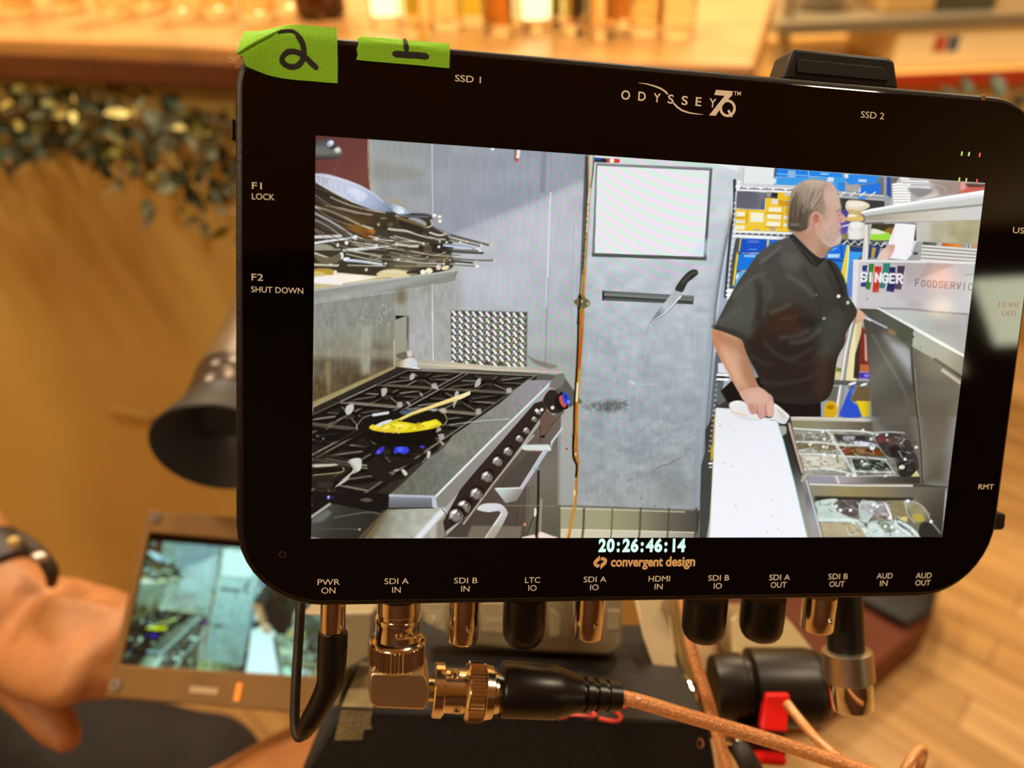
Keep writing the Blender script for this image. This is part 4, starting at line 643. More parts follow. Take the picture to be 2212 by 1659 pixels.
    L('905,245 1000,250', 22, 'f2f0ea'); L('920,275 1240,285', 18, 'f6f6f8'); L('930,305 1320,310', 14, 'd8d8de'); L('1000,350 1240,355', 30, 'eeeef4', f=4); S('1000,360 1240,370 1280,400 1160,470 1060,440', '8f8a8c', f=8); S('1100,500 1300,430 1380,440 1160,500', 'd8d4d0', f=8); P('1250,270 1610,290 1600,410 1380,440', 'a08c84', f=14); L('1180,300 1400,340 1440,400', 10, 'd2cccc', a=.6, sm=True)
    P('1610,290 1660,290 1750,330 1910,310 1900,390 1600,425', 'c0655a'); S('1620,290 1680,300 1700,340 1620,420', 'e0a09a', f=5); S('1690,310 1900,320 1890,345 1720,350', '5c3a34', f=5); S('1640,380 1760,350 1880,380 1600,420', 'd0604e', a=.8, f=4)
    P('430,650 540,610 1905,385 1900,470 540,690 470,690', ('1000,520', '1010,600', 'f6f8fa e2e4e4 c6c8c4')); L('450,650 560,625 1200,510 1900,400', 26, 'fdfdff'); P('470,690 560,680 1890,470 1890,565 480,715', 'c8ccc8'); L('480,705 800,665 1890,560', 20, '8f8c7c', f=3); P('480,715 1885,575 1870,680 1860,740 480,775', ('600,760', '1880,640', 'a49a8c c6c0ae d2d0c4 cdd0d2')); L('480,760 1860,720', 14, 'd2cec2', a=.7); P('1090,770 1860,740 1830,1030 1090,1000', ('1100,800', '1800,900', 'c4c0b6 b8b298 b0a888 aaa47e')); N('1090,770 1860,740 1830,1030 1090,1000', .09, 16, 16, 71); P('1100,780 1260,770 1260,1000 1100,1000', 'c8c6c0', a=.7, f=10)
    P('1170,1005 1830,1040 1815,1090 1165,1045', ('1180,1020', '1820,1060', '4c4a44 6c6a68 c86a2c e88a30 9c9a98 d8925c')); P('1340,1010 1400,1015 1390,1060 1330,1050', 'b8b4b0'); P('1690,1030 1745,1035 1740,1085 1690,1080', 'c0c0ba'); L('1715,1045 1712,1080', 14, '5c5a54')
    P('1150,1040 1820,1090 1800,1260 1130,1240', 'b4b2aa')
    for i in range(5): L([(1165 - i * 6, 1050 + i * 42), (1400, 1068 + i * 42), (1815 - i * 3, 1100 + i * 40)], 20, 'e6e6e0', sm=True); L([(1160 - i * 6, 1072 + i * 42), (1810, 1120 + i * 40)], 10, '88867c')
    # hand with white paper
    P('840,785 1075,795 1085,810 1060,990 1095,1000 1050,1140 970,1225 780,1200 760,1010', 'f4f2f6'); P('1060,990 1100,1000 1060,1130 1020,1140', 'dcdae6'); L('840,785 800,1000', 8, 'dfc8a8', a=.8); P('1090,1010 1160,1010 1140,1230 1040,1230 1040,1130', 'a4a4a2'); P('1060,1130 1110,1130 1100,1160 1050,1150', '2c2c30', f=3); L('1085,1020 1060,1220', 6, '70706e', a=.7)
    S('630,1180 700,1090 780,1040 830,1045 825,1110 780,1190 730,1225 640,1215', ('650,1200', '820,1060', 'e0c4b8 e6c8b8 dcb6a4 cfa08c')); L('790,1060 780,1160 750,1190', 10, 'c8937c', a=.7, sm=True)
    # sign on the pass
    z(1780, 560, 4.88)
    P('300,15 1580,40 1520,570 280,520', ('400,100', '1400,480', 'cfc9cc c3bcbf bab6ba bcb8bc c4c4c4')); P('330,15 600,20 1300,50 1350,65 960,230 860,250 840,60', 'ada5a2', a=.75, f=8); P('300,0 1580,20 1580,50 1100,35 300,25', 'e6e6e2'); P('1080,30 1340,55 1160,140 980,200', '9a928e', a=.5, f=10); P('300,10 360,10 330,520 290,520', 'e2dfe2')
    for t, col in (('395,65 450,60 440,115 395,110', '2a3a78'), ('465,45 520,45 510,125 460,120', '3a7a34'), ('525,70 600,75 590,130 520,128', 'c43424'), ('615,40 690,40 680,120 610,115', '2f8078'), ('680,80 745,82 740,135 678,130', '252a56'), ('765,65 845,70 830,140 760,135', '40384e'), ('380,250 440,235 430,290 378,285', '2a3a78'), ('438,238 490,235 475,320 430,310', '3c7a34'), ('510,240 580,235 565,350 500,345', 'c43828'), ('580,235 645,235 625,305 575,300', '2f7c74'), ('660,255 745,250 725,345 645,335', '202858'), ('745,255 815,255 800,318 730,310', '54405e')): P(t, col)
    for t, col in (('398,110 442,112 432,240 390,240', '2a3a78'), ('462,118 508,122 488,240 440,240', '3a7a34'), ('520,126 590,130 582,240 512,242', 'c43424'), ('608,112 680,118 648,240 582,238', '2f8078'), ('676,130 740,134 742,252 662,256', '252a56'), ('758,134 830,138 814,258 746,258', '40384e')): P(t, col)
    T('SINGER', 386, 138, 88, 75, 23, 'f8f6f8', slope=.05, shear=.05); T('SINGER', 384, 137, 84, 75, 6, '8f8c98', slope=.05, shear=.05, a=.25)
    T('FOODSERVIC', 955, 212, 66, 62, 11, '6c6468', slope=.075, shear=.1, a=.9)
    S('400,430 640,330 900,520 500,520', 'd0ced0', a=.5, f=20); L('1470,160 1560,155', 14, '9a949a', a=.7); L('890,455 1000,450', 10, '9c989a', a=.6, f=5); L('860,485 1020,480', 10, '9c989a', a=.6, f=5); L('560,515 900,522 1130,550 1500,580', 16, '6f706c', a=.8, f=4)
    D('445,415 1205,552 1248,556', 9, '5a5c5a', a=.7)
    # open lid of the salad fridge
    P('560,520 1500,585 1460,1010 960,720', ('700,540', '1400,800', 'c4c6c4 b8c0b8 a9aea8 b2b0b0')); P('1160,650 1380,660 1460,740 1440,1000 1200,850', 'a8a2a0', a=.6, f=20); L('560,525 960,735 1470,1025', 34, 'eff2ec'); P('340,515 560,525 940,740 920,930 880,960 640,780 480,620', ('400,540', '900,880', '4a4a44 565950 4f5646 42483a')); P('930,750 1460,1030 1430,1250 1180,1070 920,920', ('950,800', '1400,1150', 'a9b0a0 9aa094 a49c88 8c8472')); pass
    P('400,600 480,600 640,690 900,960 930,1100 980,1660 500,1660 440,900', ('450,800', '960,1300', '4a4a42 5c5950 6d6a60 5d5a50 4f4c44')); S('620,800 780,880 890,960 930,1300 800,1100', 'a4a6a8', a=.7, f=24); S('700,900 880,970 920,1120 860,1120', 'b8bac0', a=.6, f=18); L('500,800 800,1320 900,1560', 22, '7d776a', a=.6, f=8); L('620,1020 760,1240', 10, '8c8478', a=.6, f=5); P('920,920 1180,1070 1430,1260 1390,1660 980,1660 940,1200', ('1000,1050', '1300,1600', '5d5548 655d50 706a5c 7d7868')); L('1160,1055 1435,1240', 30, '2b2a22', f=4); L('1240,1170 1430,1305', 34, 'c8bca4', f=5); L('910,930 930,1250 980,1660', 26, '3c3a34', sm=True); L('945,1150 985,1660', 10, '8a8474'); L('400,595 650,720', 20, 'c0bcc4', f=3); L('400,600 480,640', 24, 'd2d6e8'); S('680,730 750,770 740,800 670,780', '8a7058', f=4); D('928,815', 12, '20201c'); D('1005,926', 12, '7c847a', a=.8); D('997,982 962,994 1032,1034', 9, '3c403a', a=.9)
    # right leg posts and goods beside the lid
    P('100,790 240,790 150,1300 50,1260', 'c8beb0'); P('185,800 235,805 230,880 180,880', 'b8655c', a=.8); P('70,1140 180,1140 160,1270 50,1250', 'd8cc8c', f=3); P('120,1140 190,1150 170,1190 120,1180', '6c7c3c', f=4); P('260,700 400,640 330,1290 220,1280', ('260,900', '350,900', 'e8dca8 efe4b4 d2c490')); P('320,1000 390,760 360,1260 300,1250', '3a2c24', f=3); P('390,700 430,760 470,1180 360,1180 370,900', '7e2c24'); P('415,780 435,800 450,1080 420,1060', 'c8a094', f=3); P('370,1110 460,1110 470,1190 370,1180', 'b8683c', f=2); P('365,1195 470,1195 470,1260 360,1250', '4a30b0'); E(440, 1225, 30, 20, '8a78dc', f=3); S('265,490 300,480 420,580 400,650 320,680 260,770 200,780 270,620', ('280,500', '300,760', 'e2b898 d8a88a b4886a')); L('320,530 230,960 120,1660', 46, 'a8a8a2'); L('312,530 222,960 112,1660', 18, 'eef0f0'); L('340,530 255,960 150,1660', 10, '77756e')
    P('60,1270 480,1290 480,1340 50,1320', '5c5a52', f=3); E(290, 1310, 44, 14, 'eef0f4', r=-15); E(410, 1320, 40, 13, 'eef0f4', r=-15); P('250,1340 480,1340 480,1500 280,1500', '6c5a3a', f=4); P('40,1340 150,1340 120,1500 20,1490', '6a685c', f=4); S('190,1540 280,1340 310,1350 270,1480 370,1560 390,1660 170,1660', '2c50c8', f=3); P('330,1490 480,1500 470,1660 390,1660', 'e8c820', f=3); S('10,1520 90,1500 130,1560 110,1660 0,1660', 'd8a818', f=3); E(60, 1560, 40, 24, 'a8780c', f=4); P('270,1370 340,1350 290,1460', '7c94d0', a=.5, f=5)
    # ---- well of the salad fridge with film-wrapped trays
    z(1700, 860, 5.185)
    P('380,210 940,240 1480,980 1740,990 1720,1560 120,1560 100,900 -20,260', ('300,300', '900,1500', '8c897a 8a877a 807c6e 76705f')); P('40,205 930,235 930,270 40,250', 'c4beae'); L('45,215 930,240', 12, 'e2ddd0'); P('50,250 940,270 960,370 60,350', ('100,300', '900,320', '8c8660 8f8a74 7a725c 5c5648'))
    P('940,0 1400,0 1470,400 1500,960 1440,950 1000,360 950,300', ('1000,100', '1450,700', '5a564c 625d52 59554a 4a473e'), f=50); P('1400,0 1880,0 1780,980 1500,980 1470,500', ('1450,200', '1800,800', '655c4e 6c6352 70685a 5c5444'), f=50); L('1420,0 1470,380 1510,960', 14, '3c382e', sm=True); L('1440,0 1490,380 1520,900', 8, '8a8270', sm=True); E(1230, 330, 100, 40, '54504a', a=.6, f=16)
    P('60,370 980,400 1200,860 200,850', ('200,450', '900,700', '9c9a8c a4a296 8f8d80 6c6a60')); P('80,400 480,390 520,480 90,480', '7c7868', a=.8, f=4); P('90,500 520,510 560,590 110,570', '6e5c34', a=.7, f=5); P('150,640 620,640 660,800 200,800', 'c2bca4', f=6); S('200,660 420,650 500,720 320,760', 'd6d0bc', f=8); P('560,545 1020,560 1090,650 640,640', '5c3a1e', f=4); S('600,560 720,570 740,620 640,620', '7c4022', f=4); S('760,560 860,570 850,630 780,620', '8a6a48', f=5); S('940,570 1040,600 1020,640 940,630', '7a3a18', f=4); P('720,690 1100,700 1150,800 760,800', '2c3426', f=4); S('800,720 900,720 900,770 820,780', '5c6e5a', f=5); D('830,710 870,735 850,745', 16, 'd8e8dc'); P('510,400 900,420 960,500 560,490', '4c4840', f=5); S('620,430 740,430 730,480 640,480', '9a98a2', f=4); S('760,420 880,440 860,490 770,470', '2c2a2e', f=4); S('740,490 880,490 960,520 800,540', 'cfd2e6', f=4)
    for t, w, a in (('60,340 380,360 800,370 960,400', 20, .9), ('90,490 300,495 560,520 960,530', 20, .8), ('130,625 400,630 620,650', 16, .9), ('640,655 860,665 1100,690', 16, .9), ('190,800 420,790 640,830 760,870', 22, .9), ('440,360 520,490 620,640 760,870', 30, .7), ('200,860 700,880 1200,860', 16, .5), ('760,820 1000,830 1180,830', 18, .8), ('1090,690 1200,850', 16, .6), ('700,680 760,860', 14, .8), ('320,400 120,490', 10, .5), ('240,630 330,770 560,760', 12, .6), ('950,430 1100,640', 14, .4), ('110,600 250,560 300,600', 14, .7), ('960,390 1150,380 1300,390', 16, .6)):
        L(t, w, 'dfe6e2', a=a, sm=True, f=2)
    D('390,375 250,520 410,460 440,550 400,545 510,505 410,635 840,360 930,460 1000,415 520,650 670,865 740,870 1090,880', 18, 'f6fafa', a=.85); E(945, 558, 30, 26, 'eaf2ff'); film('60,370 980,400 1180,860 200,840', 150); N('60,370 980,400 1180,880 180,840', .12, 9, 5, 82)
    S('980,460 1060,400 1200,400 1340,460 1400,560 1460,720 1440,860 1340,900 1240,860 1200,700 1100,640', '3c3734', f=4); S('1000,440 1090,420 1100,490 1020,500', '6e3c3a', f=5); S('1120,440 1280,440 1280,520 1130,520', '57423e', f=6); S('1140,560 1280,520 1300,640 1180,660', '241f1c', f=6); S('1240,700 1400,680 1420,860 1280,880', '2a2a26', f=5); D('1105,412 1310,685 1280,770 1435,550', 18, 'dfe0d8'); E(1275, 775, 34, 24, 'e2e2d4'); P('1370,890 1440,810 1475,880 1440,910', 'd8c888', f=2); E(1385, 700, 30, 20, '5c3c40', f=5); film('1000,420 1400,420 1450,880 1230,860', 34); N('990,400 1460,420 1460,900 1220,880', .08, 8, 6, 83)
    # divider rail, front well
    P('190,860 700,890 1480,880 1480,960 220,950', ('250,900', '1400,920', '9c96a4 a8a0a0 5c584e 38362e')); P('200,890 530,890 530,950 220,950', '9a94a2', f=3); L('540,880 570,950', 26, 'd8d0c6'); L('220,965 720,980 1400,985', 22, 'dcd8cc'); P('1400,960 1780,990 1780,1010 1400,1000', '4a463c'); P('240,990 1480,995 1740,1000 1740,1130 300,1130', ('300,1050', '1700,1060', '8f8874 9c8c60 8c7c58 6e6a5c 4c483f')); P('300,1100 1400,1120 1400,1150 300,1150', '2f2b22', f=6); P('1300,1000 1760,1000 1720,1560 1480,1560 1600,1300', ('1400,1100', '1700,1500', '6c675a 4c473c 38362e')); P('360,1390 820,1400 900,1560 400,1560', 'b4a888', f=6); P('1130,1150 1320,1150 1340,1400 1150,1330', '8c8058', f=6)
    S('310,1170 460,1130 560,1140 540,1240 700,1340 820,1380 900,1480 1000,1560 880,1560 800,1430 640,1370 360,1380 330,1250', 'c2d2ca', f=3); L('360,1365 620,1370 780,1400 900,1530', 40, 'dcece4', a=.9, sm=True); S('520,1180 620,1140 820,1160 800,1260 760,1330 640,1310 540,1240', '5c5450', f=5); S('800,1180 900,1150 1000,1180 960,1300 900,1400 960,1560 1100,1560 980,1420 820,1380', 'bccac8', f=4); S('820,1200 1000,1180 1120,1160 1140,1290 1040,1330 900,1280', 'a8a0a4', a=.8, f=5); S('900,1400 1100,1380 1300,1480 1420,1560 960,1560', 'cfe0da', a=.9, f=6); S('1000,1350 1120,1400 1200,1480 1080,1500', '77806c', a=.8, f=6)
    L('1090,1180 1140,1290 1180,1390 1360,1530', 22, 'eef2f2', sm=True); L('1200,1380 1340,1440 1470,1555', 40, 'd8ece8', sm=True); L('1230,1400 1340,1470 1400,1540', 14, '7c847c', sm=True); S('1290,1160 1400,1150 1520,1220 1570,1340 1500,1420 1420,1390 1360,1280', ('1320,1180', '1500,1400', 'a8a298 8c8660 9c9470 6c6654'), f=4); L('1310,1160 1340,1300 1420,1400', 14, 'c8c4b8', a=.8, sm=True); L('1400,1160 1520,1230 1600,1380 1700,1510', 16, 'b8b4a8', a=.7, sm=True); S('1400,1310 1500,1310 1530,1370 1440,1390', 'b4a448', f=5); S('1260,1340 1330,1330 1330,1380 1270,1370', 'd8cc78', f=4); S('1480,1420 1580,1400 1700,1560 1480,1560', '302e26', f=5); D('590,1258 700,1258 940,1260 1000,1215 1090,1440 1160,1450 960,1195 1220,1500 1340,1155 1600,1385 540,1215 1140,1340', 20, 'f8fcff', a=.9); film('320,1140 1100,1150 1500,1540 700,1540', 130); N('310,1130 1100,1140 1450,1540 400,1560', .09, 10, 7, 85)
    # ---- white cutting board, towel and rail
    z(1500, 800, 4.367)
    P('100,560 200,380 200,300 300,280 900,440 1010,980 1050,1580 100,1580', '3a3834'); P('60,900 150,600 180,420 215,420 150,1600 40,1600', '43433f'); P('185,420 205,400 165,860 150,850', 'd8bc4c', a=.7, f=2); P('150,720 180,720 170,830 150,840', 'c8a820', f=2); E(150, 880, 24, 10, 'f0eef0'); E(150, 915, 20, 8, 'c8c6c8'); P('140,1400 150,1250 150,1600 110,1600', 'b0b4b6', f=3)
    for i in range(15): E(212 - i * 5.4, 90 + i * 48, 11, 8, 'd8d8d4', a=.7)
    P('790,510 870,500 1010,1000 1180,1580 1060,1580 840,640', ('830,600', '1100,1500', '2c2a26 3a3834 8c8a80 a09888')); P('790,520 870,530 860,600 820,620', 'aaa4a0', f=3); P('870,500 905,500 1020,960 1000,990', ('880,600', '900,600', '3a322c c4a894 8a7868')); L('885,500 1010,960', 14, 'd0b8a4', a=.9); L('860,520 1000,990', 10, '1c1a18'); P('1000,990 1060,1000 1200,1580 1100,1580', ('1020,1050', '1160,1560', '8c887c 6f7478 9aa0a4 a49c94')); L('1050,1040 1190,1570', 16, 'd4d6d6', a=.8); L('1040,1000 1010,1040', 30, 'c8c2b0', a=.7, f=3)
    P('198,358 212,352 340,362 470,420 600,450 765,478 780,495 830,660 930,1040 1060,1582 140,1582 160,1100', ('300,380', '500,1560', 'e9ebee eef0f6 f2f3f9 f4f5fb f4f6fc')); L('196,365 178,800 152,1300 140,1580', 8, 'e8d2a0', a=.85, sm=True); L('780,500 830,660 930,1040 1055,1580', 9, 'a8ecf0', a=.8); D('365,570 280,880 355,905 730,1220 722,1372 685,1522 785,1495 240,520', 7, 'b8b4a8', a=.7); E(385, 1285, 16, 12, 'd6dad2', a=.6); S('340,400 480,420 620,460 560,480 420,450', 'cfd2d6', a=.6, f=8)
    # ---- chef: trousers, jacket
    z(1500, 580, 5.185)
    P('290,1370 420,1250 900,1200 1400,1280 1410,1660 1000,1660 880,1560 400,1500 300,1480', '191512'); P('250,1200 340,1180 300,1380 360,1480 250,1540', '2c2e2e', f=4); P('240,1270 320,1260 290,1380 350,1480 260,1540 240,1480', '8a9090', a=.6, f=5); L('255,1190 385,1195', 26, 'fbfbff'); L('255,1240 370,1245', 28, 'f6f6fb'); L('250,1215 380,1220', 14, '14130f'); P('260,1060 360,1050 390,1170 260,1170', 'e0deee', f=3)
    z(1500, 340, 5.53)
    S('1130,945 1170,915 1220,960 1300,1060 1480,1190 1540,1200 1600,1220 1680,1270 1740,1370 1790,1480 1820,1640 1900,1760 1930,1860 1860,1990 1800,2100 1780,2240 1700,2400 1560,2900 960,2900 700,2500 560,2280 250,2120 230,2050 400,1700 520,1480 620,1340 760,1150 960,1010', ('700,1100', '1000,2800', '4a4943 46453e 3a362f 332c27 2a231f'))
    z(1500, 580, 5.185)
    P('1320,960 1480,950 1480,1300 1420,1450 1300,1400', '503826', a=.55, f=30); S('560,860 740,600 1000,430 1180,440 1300,560 1180,640 1000,780 700,900', '35261f', a=.85, f=40); S('900,480 1140,480 1160,700 980,760 860,600', '45291f', a=.65, f=40); P('590,800 1350,760 1330,1400 900,1300 640,1060', '2a201b', a=.75, f=50); S('1180,560 1420,560 1340,650 1180,640', '24251d', a=.8, f=16); S('1420,560 1640,440 1680,640 1600,880 1480,1000 1400,900', '464b42', a=.7, f=40); S('340,560 500,250 720,120 700,460 640,720 560,760 260,640', '4c4c45', a=.9, f=24); S('240,600 500,300 620,200 640,560 420,620', '55564f', a=.6, f=30); S('200,660 240,640 520,720 560,820 380,760', '35332e', a=.8, f=8)
    for t, w, col, a in (('440,300 600,140 760,60', 40, '6c6c64', .6), ('280,600 400,520 500,460', 30, '66665e', .5), ('690,140 700,320 690,500 650,640', 26, '302a26', .8), ('770,110 780,300 770,520', 20, '5f5a54', .7), ('730,200 740,420 720,560', 40, '2e2521', .7), ('830,140 850,260 840,340', 20, '6a635c', .6), ('860,490 980,440 1060,400', 26, '6c695e', .7), ('1050,80 1200,180 1320,290', 30, '77756a', .6), ('1220,30 1290,140 1370,300', 14, '302e28', .7), ('1330,180 1380,320 1400,540', 10, '34332c', .8), ('1480,30 1590,260 1660,460', 50, '2e2d26', .7), ('1000,560 1120,540', 24, '5c4a3e', .5), ('960,770 1120,760 1260,700', 24, '5c5a4e', .7), ('1080,830 1250,800 1390,690', 26, '66685a', .7), ('780,830 920,960 1060,1020 1200,960 1300,900', 24, '50503f', .6), ('640,980 760,1050 840,1080', 24, '484038', .6), ('750,1270 960,1290 1200,1250 1310,1200', 20, '4f4841', .6), ('1090,1060 1280,1060 1320,1000', 16, '423b30', .6), ('620,700 640,480 690,240', 14, '5e5f58', .4), ('830,1460 1100,1480 1300,1440', 24, '3a332e', .5), ('1380,960 1460,900', 20, '6a553a', .4)):
        L(t, w, col, a=a * .85, sm=True, f=13)
    E(1606, 308, 22, 20, 'eef0ee'); E(1710, 380, 20, 22, 'b8c4c4'); E(1443, 558, 20, 16, '8c989c', f=2); E(1360, 290, 14, 12, '6c6c66', f=3); E(1530, 858, 8, 8, '2c2c28')
    z(1500, 340, 5.53)
    S('760,1150 960,1010 1130,950 1200,960 1260,1060 1100,1100 900,1240 800,1300', '575550', a=.7, f=16); L('780,1250 900,1160 1020,1060', 16, '787670', a=.6, sm=True, f=5); L('840,1280 1000,1150 1080,1130', 22, '38352f', a=.7, sm=True, f=5); S('1040,1130 1200,1130 1280,1240 1200,1350 1060,1300', '5f5d54', a=.7, f=20); S('1130,950 1170,915 1240,980 1380,1120 1480,1190 1540,1200 1480,1260 1420,1300 1340,1220 1240,1090', '2b2a24', f=4); L('1160,960 1260,1080 1380,1200 1440,1290', 14, '4c4a42', a=.8, sm=True); L('1540,1210 1450,1290', 20, '1f1e1a', f=3); S('1560,1220 1680,1270 1740,1370 1790,1480 1820,1640 1740,1640 1650,1420', '33322b', a=.9, f=8); L('1600,1250 1700,1440 1760,1640', 20, '1e1d18', a=.8, sm=True, f=4)
    # neck, face, ear, hair
    S('1190,880 1300,830 1420,860 1600,1000 1620,1060 1580,1120 1540,1190 1480,1190 1380,1110 1280,1000 1220,940', ('1250,900', '1560,1120', 'b78e72 c49a80 c8a28a b08870')); S('1480,960 1580,1000 1640,1060 1560,1130 1540,1180 1500,1180', 'ad8a6c', a=.6, f=10)
    S('1390,420 1480,320 1580,282 1650,322 1690,400 1715,480 1735,560 1745,600 1735,640 1790,700 1805,740 1780,765 1735,775 1730,800 1745,830 1735,860 1725,890 1745,940 1735,1000 1690,1040 1620,1070 1560,1040 1480,960 1420,850 1380,700', ('1400,700', '1760,760', 'cfaa96 d8b4a2 dcbcac d0a498'))
    S('1560,380 1660,400 1710,490 1730,580 1640,560 1560,480', 'dcc4b2', a=.9, f=16); S('1540,560 1640,580 1660,680 1580,740 1520,680', 'd2b0a0', a=.7, f=20); S('1500,760 1640,780 1700,860 1640,960 1520,900', 'd8b8a8', a=.8, f=24); S('1660,870 1730,880 1745,950 1730,1010 1680,1040 1640,1010 1680,960', 'cdc4ba', f=16, a=.7); S('1700,960 1738,945 1733,1000 1690,1032', 'e2e0dc', f=8, a=.8); S('1705,800 1738,785 1742,830 1720,850', 'cfc6be', a=.7, f=8); S('1640,980 1560,1040 1480,960 1520,880 1640,900', 'bfae9f', a=.6, f=24); N('1480,800 1740,780 1740,1040 1500,1040', .10, 2.4, 2.4, 88); L('1690,650 1720,620 1740,630', 12, '8f7274', sm=True, f=3); L('1690,690 1720,690 1730,670', 8, 'a0807c', sm=True, f=3); S('1730,600 1746,600 1740,650 1726,660', 'aaa0b8', f=3); S('1740,690 1800,720 1790,760 1745,770', 'e0b0a4', f=4); L('1722,770 1740,740', 8, 'b07c70', f=2); L('1700,870 1730,868', 7, 'a8746a', f=2)
    S('1150,420 1200,340 1300,275 1420,255 1500,270 1570,285 1590,320 1545,380 1535,480 1560,600 1530,680 1470,650 1410,650 1385,700 1380,780 1330,850 1240,880 1150,860 1115,830 1125,640', ('1200,300', '1300,860', 'b09a88 a08c7c 8a7868 6c5e4e 4c4438'))
    S('1300,280 1440,262 1550,285 1570,330 1500,370 1400,360', 'c4b0a0', a=.75, f=14); S('1140,640 1220,600 1340,640 1360,760 1300,840 1160,840', '4e4438', a=.5, f=26); S('1125,560 1200,420 1260,560 1280,840 1180,860 1120,820', '54493c', a=.75, f=24); S('1120,800 1180,780 1250,790 1240,830 1200,870 1130,850', '4a4238', f=6); L('1150,800 1240,800', 30, '8f8a84', a=.7, f=6)
    for t, w, col, a in (('1200,420 1180,560 1160,700', 18, '7a6a58', .7), ('1260,380 1240,520 1220,700', 16, '94826e', .6), ('1330,340 1300,500 1290,640', 18, 'a8957f', .7), ('1420,320 1370,440 1340,600', 16, 'c0ae9c', .7), ('1480,330 1440,440 1390,560', 16, 'd2c6ba', .7), ('1400,420 1360,520 1330,640', 12, '6e5e50', .7), ('1500,420 1430,540 1390,600', 14, 'e0d8d0', .7), ('1540,470 1480,560 1410,610', 12, 'b8aa9e', .7), ('1540,520 1500,600 1420,640', 14, '8f7f74', .7), ('1560,600 1540,660 1560,740', 26, 'b49e90', .6), ('1290,560 1260,700 1250,800', 14, '3f372c', .7), ('1180,480 1150,640 1140,760', 16, '463e33', .6), ('1340,620 1320,740 1280,840', 16, '5a4d40', .7), ('1240,300 1180,420 1150,500', 14, 'bfae9e', .6), ('1360,280 1500,290 1600,310', 12, 'd2c4b6', .5)): L(t, w, col, a=a, sm=True, f=4)
    S('1540,300 1640,330 1600,400 1570,500 1560,620 1530,560 1530,420', 'ccb2a0', a=.55, f=30); S('1440,620 1540,560 1570,660 1540,760 1500,720', 'b8a090', a=.6, f=20); S('1370,700 1420,760 1430,880 1390,900 1350,840', 'c89c88', a=.9, f=10)
    S('1385,720 1390,670 1440,645 1490,665 1510,740 1500,820 1470,870 1440,860 1410,820', 'd69a84'); S('1410,690 1450,670 1480,690 1470,760 1440,800 1420,760', 'c07a68', f=5); S('1440,790 1480,780 1490,840 1450,860', 'e2ae98', f=4); L('1395,690 1440,655 1490,680 1505,740', 12, 'e6b4a0', a=.8, sm=True); L('1430,720 1455,700 1460,760', 8, 'a8604e', a=.7, sm=True)
    z(1500, 340, 5.53); S('1400,380 1500,320 1600,290 1700,420 1745,600 1800,740 1740,900 1740,1000 1600,1080 1540,1190 1380,1100 1220,930 1380,860', '8a5c40', a=.16, f=8)
    # fore-arm, hand on the towel
    z(1500, 580, 5.185)
    S('195,690 260,690 400,740 520,800 560,900 620,1080 690,1270 740,1360 700,1450 560,1480 500,1400 420,1260 340,1120 270,980 210,840', ('260,1000', '560,1000', 'c88a64 d8a280 cfa284 b07e60'))
    S('260,720 420,760 520,820 540,940 400,900 300,820', '9c6a48', a=.5, f=24); S('300,900 420,1020 560,1260 600,1380 480,1280 360,1080', 'e0b090', a=.7, f=24); L('230,830 330,1040 450,1280', 14, 'b87a58', a=.6, sm=True, f=6); L('520,870 600,1060 680,1260', 16, 'a8775a', a=.6, sm=True, f=6)
    z(1500, 800, 4.367)
    S('322,330 350,295 420,285 480,310 560,390 640,440 730,440 740,320 780,330 840,380 890,430 870,480 850,505 800,500 740,470 640,465 500,440 420,415 350,400', ('350,320', '860,470', 'ecebe8 e6e4e4 eceaea d8d8da')); L('330,340 350,390 430,410 490,430', 10, 'e0c484', a=.9, sm=True); L('350,320 430,300 480,330', 8, 'fafafc', a=.8, sm=True); S('770,350 850,410 840,460 790,410', 'd2ccc0', f=4); L('760,330 860,420 885,440', 8, 'fbfbfd', sm=True)
    S('430,200 600,160 690,215 735,260 745,380 735,430 700,440 670,430 650,450 620,460 600,440 590,400 540,415 510,390 490,330 450,270', ('480,220', '700,430', 'd8a88e d6a896 cc9a8c c48e82'))
    S('500,230 620,200 700,250 690,330 600,320 520,300', 'e0b4a0', a=.6, f=12); S('500,330 560,320 580,400 540,410', 'c89084', a=.8, f=5); L('585,330 590,400 600,440', 7, 'a86e60', a=.8, sm=True); L('630,330 620,400 620,450', 7, 'b47c70', a=.7, sm=True); L('668,320 665,390 672,430', 7, 'b07468', a=.8, sm=True); S('680,330 735,290 742,400 725,430 690,430', 'e2b8a4', a=.8, f=6); L('535,330 530,380', 6, 'b47c6e', a=.7); S('600,330 650,330 650,430 620,440', 'd8aa9a', a=.6, f=5)
    # ---- moire stripes of the camera, painted into the picture colour
    z(0, 0, 1); X_, Y_ = c.X, c.Y; u = X_ - 1290
    ph = np.where(u > 0, .8 * u - .00152 * u * u, .8 * u - .0006 * u * u); w = np.sin((Y_ - ph) * 2 * math.pi / 23.5)
    k = np.clip((X_ - 1010) / 120, 0, 1) * np.clip((1600 - X_) / 120, 0, 1) * np.clip((1060 - Y_) / 160, 0, 1)
    lum = c.C.mean(-1); k = k * np.clip((lum - .25) * 2.2, 0, 1); k = np.where((X_ > 1262) & (Y_ > 600), k * np.clip((1480 - X_) / 200, 0, 1), k); k = np.where((X_ < 1262) & (Y_ > 600), k * 1.25, k)
    c.C += (k * w)[..., None] * np.where(lum > .85, 1.25, 1.)[..., None] * np.array([.05, -.028, .034], np.float32)
    b = (X_ > 1530) & (X_ < 1760) & (Y_ > 880); w2 = np.sin((Y_ + .5 * (X_ - 1540)) * 2 * math.pi / 7.5); c.C += (b * (lum > .8) * w2)[..., None] * np.array([.012, .016, .012], np.float32)
    c.C += .02 * (c.rs.rand(*c.C.shape[:2])[..., None] - .5)
    return np.clip(c.C, 0, 1)
